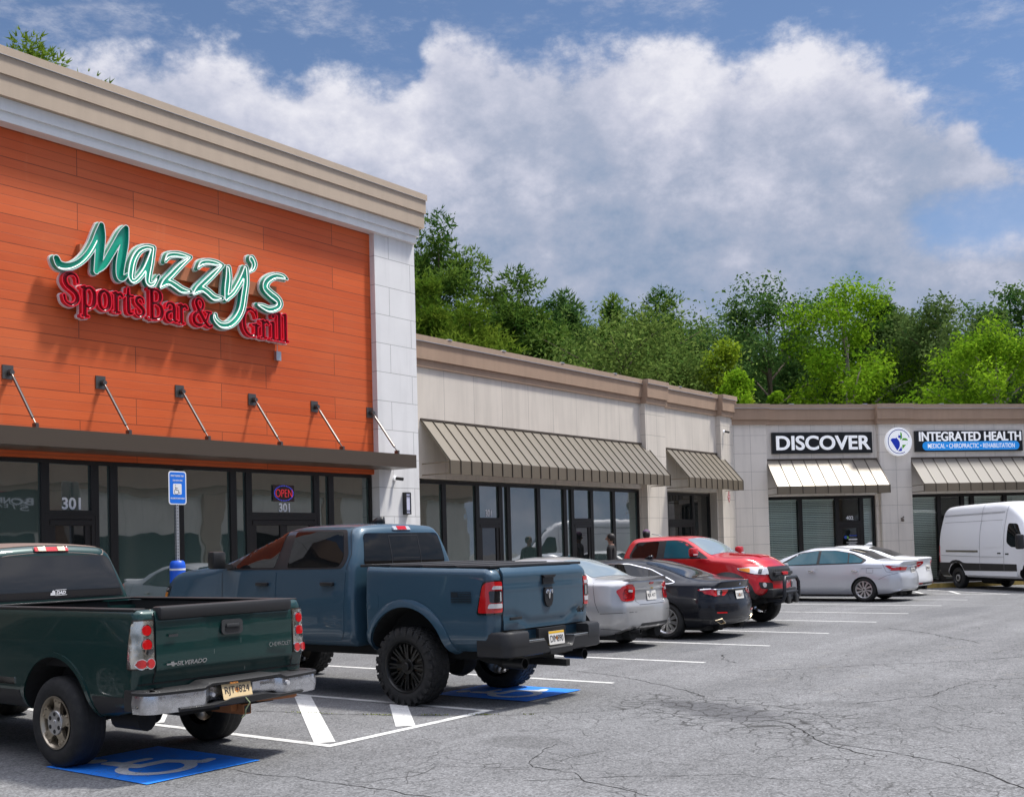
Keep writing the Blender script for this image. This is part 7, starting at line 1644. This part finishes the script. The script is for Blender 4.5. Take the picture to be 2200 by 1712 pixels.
# ------------------------------------------------------------------ people behind the red truck
def person(lab, loc, rz, shirt, trousers, hair, cap=None, h=1.75):
    t = thing('person', lab, 'person', loc, rz); k = h/1.75; rg = random.Random(2)
    V = [(0,0,.95),(0,0,1.08),(0,.01,1.25),(0,.0,1.42),(0,.01,1.50),(0,.03,1.58)]; Rr = [(.15,.11),(.145,.105),(.165,.115),(.13,.09),(.055,.055),(.06,.06)]; E = [(i, i+1) for i in range(5)]
    def chain(at, pts, rr):
        prev = at
        for p, r in zip(pts, rr): V.append(p); Rr.append((r, r)); E.append((prev, len(V)-1)); prev = len(V)-1
    for s in (-1, 1):
        chain(0, [(s*.10,0,.86),(s*.11,.01,.48),(s*.11,-.02,.09),(s*.12,.13,.04)], [.085,.062,.042,.035]); chain(3, [(s*.18,0,1.42),(s*.24,-.01,1.14),(s*.25,.06,.90),(s*.25,.09,.82)], [.062,.048,.036,.034])
    me = bpy.data.meshes.new('body'); me.from_pydata([(x*k, y*k, z*k) for x, y, z in V], E, []); o = bpy.data.objects.new('body', me); COL.objects.link(o)
    o.modifiers.new('s', 'SKIN'); 
    for i, d in enumerate(me.skin_vertices[0].data): d.radius = (Rr[i][0]*k, Rr[i][1]*k); d.use_root = i == 0
    sb = o.modifiers.new('u', 'SUBSURF'); sb.levels = 2; sb.render_levels = 2; bpy.context.view_layer.update()
    m2 = bpy.data.meshes.new_from_object(o.evaluated_get(bpy.context.evaluated_depsgraph_get())); bpy.data.objects.remove(o)
    SK = mat('skin', (.28, .15, .10), .55)
    for m in (shirt, trousers, SK): m2.materials.append(m)
    for p in m2.polygons:
        z = p.center.z/k; p.use_smooth = True; p.material_index = 1 if z < .97 and abs(p.center.x) < .19*k or z < .7 else (2 if z > 1.49 or (abs(p.center.x) > .2*k and z < 1.1) else 0)
    body = link('body', m2, t)
    b = MB(); b.smooth = True; hd = []
    for i in range(13):
        a = math.pi*i/12; hd.append((max(1e-7, .075*math.sin(a)*(1.0 if i > 5 else .86)), 1.64-.115*math.cos(a)))
    b.lathe([(r*k, z*k) for r, z in hd], 18, 'z', (0, .03, 0))
    for v in b.bm.verts: v.co.y = .03+(v.co.y-.03)*1.22
    b.box((-.012, .11*k, 1.61*k), (.012, .145*k, 1.645*k), .005)
    for s in (-1, 1): b.box((s*.07, .015, 1.60*k), (s*.088, .05, 1.66*k), .006)
    hd = b.done('head', SK, t, 60)
    b = MB(); b.smooth = True; b.lathe([(1e-7, 1.765*k), (.05*k, 1.755*k), (.085*k, 1.71*k), (.09*k, 1.66*k), (.08*k, 1.60*k), (.05*k, 1.58*k)], 18, 'z', (0, .012, 0))
    for v in b.bm.verts:
        v.co.y = (v.co.y-.012)*1.15; 
        if v.co.y > .075 and v.co.z < 1.70*k: v.co.y = .07
    b.done('hair', hair, t, 60)
    if cap:
        b = MB(); b.smooth = True; b.mi = 0; b.lathe([(1e-7, 1.795*k), (.05*k, 1.785*k), (.09*k, 1.745*k), (.098*k, 1.695*k)], 18, 'z', (0, .025, 0)); b.mi = 1
        P = [(.085*math.cos(R(a)), .10+.115*math.sin(R(a))*.9) for a in range(0, 181, 15)]; b.prism([(x*k, y*k) for x, y in P], .012, 'XY', 1.695*k); b.done('cap', cap, t, 50)
    return t
M_SHD = mat('dark_shirt', (.012, .011, .012), .9); M_TRO = mat('dark_trousers', (.02, .022, .03), .9); M_HAIR = mat('dark_hair', (.012, .009, .008), .6)
person('dark haired person in dark clothes standing behind the bed of the red truck', (25.45, 15.8, .12), R(20), M_SHD, M_TRO, M_HAIR, None, 1.93)
person('person in a plum and beige cap standing behind the red truck roof', (27.65, 16.0, .12), R(-60), mat('grey_shirt', (.16, .15, .15), .9), M_TRO, M_HAIR, [mat('plum_cap', (.16, .09, .17), .9), mat('beige_cap', (.55, .42, .30), .9)], 2.0)
# ------------------------------------------------------------------ trees: bearing (deg from +X), distance, height, width ...
def at_pol(az, d): return (d*math.cos(R(az)), d*math.sin(R(az)), 0)
TREES = [
 ('pine_tree', 'tallest dark green pine rising right beside the restaurant pillar', 'tree', 942, 462, 72, 7.0, 'pine', L_PINE, .35, 1),
 ('pine_tree', 'yellowish pine with soft tufts low beside the white pillar', 'tree', 905, 600, 66, 5.2, 'pine', L_PINEY, .3, 2),
 ('pine_tree', 'yellow green pine filling the gap right of the tallest pine', 'tree', 1010, 650, 63, 6.0, 'pine', L_PINEY, .3, 3),
 ('pine_tree', 'broad round topped dark pine standing second from the restaurant', 'tree', 1112, 588, 72, 6.6, 'pine', L_PINE, .3, 4),
 ('pine_tree', 'narrow dark pine with a ragged top before the gap in the treeline', 'tree', 1207, 612, 76, 5.4, 'pine', L_DARK, .3, 5),
 ('pine_tree', 'thin open crowned pine poking up above the light green tree', 'tree', 1308, 632, 78, 3.9, 'pine', L_PINE, .35, 6),
 ('pine_tree', 'dense domed dark pine behind the light green broadleaf tree', 'tree', 1412, 628, 76, 6.6, 'pine', L_PINE, .3, 7),
 ('broadleaf_tree', 'wide light green broadleaf tree spreading over the brown cornice', 'tree', 1340, 668, 60, 9.0, 'round', L_MID, .2, 8),
 ('broadleaf_tree', 'light green broadleaf tree leaning over the low roof corner', 'tree', 1432, 735, 58, 6.6, 'round', L_MID, .2, 9),
 ('broadleaf_tree', 'slim yellow tipped young tree above the roof corner', 'tree', 1552, 728, 57, 3.4, 'spire', L_YEL, .25, 10),
 ('broadleaf_tree', 'small lime sapling just above the corner of the two roofs', 'tree', 1588, 792, 55, 2.9, 'spire', L_LIME, .25, 11),
 ('broadleaf_tree', 'dark dense tree between the domed pine and the spiky dark tree', 'tree', 1510, 690, 76, 5.6, 'loose', L_DARK, .2, 12),
 ('broadleaf_tree', 'tall dark green tree with many upright spiky twigs', 'tree', 1645, 600, 70, 6.8, 'loose', L_DARK, .2, 13),
 ('broadleaf_tree', 'bright lime green tree standing highest above the clinic roof', 'tree', 1812, 585, 66, 6.6, 'loose', L_LIME, .2, 14),
 ('pine_tree', 'thin pine with sparse tufts right behind the bright lime tree', 'tree', 1902, 608, 76, 4.2, 'pine', L_PINE, .4, 15),
 ('broadleaf_tree', 'dark tree in the dip right of the bright lime tree', 'tree', 1935, 672, 74, 5.6, 'loose', L_OLIVE, .2, 16),
 ('broadleaf_tree', 'dull olive tree with thin twigs at its top', 'tree', 2012, 640, 68, 6.4, 'loose', L_OLIVE, .2, 17),
 ('broadleaf_tree', 'glowing lime green tree low at the far end of the treeline', 'tree', 2135, 690, 60, 5.6, 'loose', L_LIME, .2, 18),
 ('broadleaf_tree', 'deep green tree rising behind the lime tree at the far end', 'tree', 2172, 612, 74, 5.8, 'loose', L_DARK, .2, 19),
 ('broadleaf_tree', 'dark tree filling behind the spiky tree and the lime tree', 'tree', 1722, 700, 78, 6.0, 'round', L_DARK, .15, 20),
 ('broadleaf_tree', 'low dark tree behind the dull olive tree', 'tree', 2070, 720, 80, 6.5, 'round', L_DARK, .15, 21),
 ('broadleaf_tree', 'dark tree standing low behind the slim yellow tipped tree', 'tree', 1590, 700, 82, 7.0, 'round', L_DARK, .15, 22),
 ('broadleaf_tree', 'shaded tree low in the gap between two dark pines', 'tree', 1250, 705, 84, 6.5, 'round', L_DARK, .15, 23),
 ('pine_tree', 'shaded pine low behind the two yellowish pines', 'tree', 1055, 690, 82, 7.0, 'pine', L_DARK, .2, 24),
 ('broadleaf_tree', 'leafy green sapling low at the clinic roof edge by the corner', 'tree', 1655, 842, 62, 2.4, 'round', L_LIME, .2, 26),
 ('pine_tree', 'lone pine tip peeking over the tall restaurant cornice', 'tree', 66, 8, 60, 6.4, 'pine', L_PINEY, .55, 25),
]
def px_bearing(x, y):
    M = SC.camera.matrix_world.to_3x3(); v = M @ Vector(((x-1100)/2419, -(y-1087)/2419, -1)); return v
for nm, lab, cat, x, y, D, w, kind, lm, base, seed in TREES:
    v = px_bearing(x, y); hd = math.hypot(v.x, v.y); h = CAMZ+v.z/hd*D; gx, gy = v.x/hd*D, v.y/hd*D
    tree(nm, lab, (gx, gy, 0), h*1.0, w*1.3, kind, lm, seed, base=max(base, .22 if h < 14 else base), leaf={'pine': .27, 'round': .21, 'spire': .18, 'loose': .20}[kind]*(D/68), count={'pine': 14000, 'round': 24000, 'spire': 13000, 'loose': 21000}[kind], bark=M_BARKP if lm is L_LIME else None)
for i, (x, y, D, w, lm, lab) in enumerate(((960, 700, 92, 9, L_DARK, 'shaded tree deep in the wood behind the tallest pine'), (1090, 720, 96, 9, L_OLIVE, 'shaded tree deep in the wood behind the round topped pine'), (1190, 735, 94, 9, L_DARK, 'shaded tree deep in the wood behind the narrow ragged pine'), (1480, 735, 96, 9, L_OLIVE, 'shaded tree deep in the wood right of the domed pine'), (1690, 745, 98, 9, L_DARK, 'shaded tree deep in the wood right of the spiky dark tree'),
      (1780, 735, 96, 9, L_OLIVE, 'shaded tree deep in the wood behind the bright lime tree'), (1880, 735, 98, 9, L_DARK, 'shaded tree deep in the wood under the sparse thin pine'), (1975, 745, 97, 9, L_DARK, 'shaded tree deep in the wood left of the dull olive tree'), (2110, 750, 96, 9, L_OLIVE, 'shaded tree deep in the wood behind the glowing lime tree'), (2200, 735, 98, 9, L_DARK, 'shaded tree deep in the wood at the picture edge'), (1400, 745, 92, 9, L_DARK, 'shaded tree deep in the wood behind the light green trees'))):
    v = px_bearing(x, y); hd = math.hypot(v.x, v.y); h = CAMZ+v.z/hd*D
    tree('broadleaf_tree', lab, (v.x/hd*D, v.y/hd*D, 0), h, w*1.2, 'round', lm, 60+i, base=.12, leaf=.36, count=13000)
# ------------------------------------------------------------------ across the lot: what the glass and paint reflect
bW = thing('west_shop', 'brown shop wing continuing beyond the restaurant, mirrored in the truck windows', 'building', (0, 17.0, 0))
b = MB(); b.box((-40, 0, 0), (5.7, 14, 5.95)); b.done('wall', stucco('brown_stucco', (.16, .13, .10)), bW)
b = MB(); b.box((-40, -.1, 5.951), (5.59, .6, 6.62)); b.done('cornice', M_TANL, bW)
bO = thing('opposite_shop', 'beige shop building across the lot, seen mirrored in the storefront glass', 'building', (0, -16, 0))
b = MB(); b.box((8, -14, 0), (62, 0, 6.0)); b.done('wall', M_WALLL, bO)
b = MB(); b.mi = 0
b.box((7.9, -.5, 5.3), (62.1, .30, 6.5)); b.box((7.9, -.5, 5.0), (62.1, .18, 5.29))
for x in (14, 22, 29.2, 38.5, 47.5, 56): b.box((x, .001, .1), (x+1.3, .16, 4.99))
b.done('cornice', M_TANL, bO)
b = MB(); b.box((22.8, .0, 3.0), (29.1, .10, 6.9)); b.done('dark_fascia', mat('dark_fascia', (.05, .045, .035), .7), bO)
b = MB()
for x0, x1 in ((9, 13.8), (15.5, 21.8), (23.6, 28.9), (30.8, 38.3), (40, 47.3), (49, 55.8)): b.box((x0, .002, .1), (x1, .05, 2.9))
b.done('window', mat('far_window', (.02, .025, .025), .05), bO)
for body, zc, wd, hh in (('BONFIRE', 4.50, 2.55, .30), ('STEAK', 4.22, 2.1, .24)):
    me = text_mesh(body, width=wd, height=hh, depth=.05, bold=.02 if hh > .25 else 0., spacing=1. if hh > .25 else 1.35); me.transform(Matrix.Translation((27.4, .13, zc)) @ Matrix.Rotation(math.pi, 4, 'Z') @ Matrix.Rotation(R(90), 4, 'X')); me.materials.append(M_TXTW); link('sign_lettering', me, bO)
b = MB(); b.prism([(26.6,5.0),(27.2,4.95),(27.7,5.0),(27.9,5.3),(27.6,5.25),(27.5,5.7),(27.2,5.45),(27.0,5.9),(26.8,5.5),(26.5,5.6)], .05, 'XZ', .11); b.done('flame_emblem', mat('flame_red', (.6, .03, .05), .5), bO)
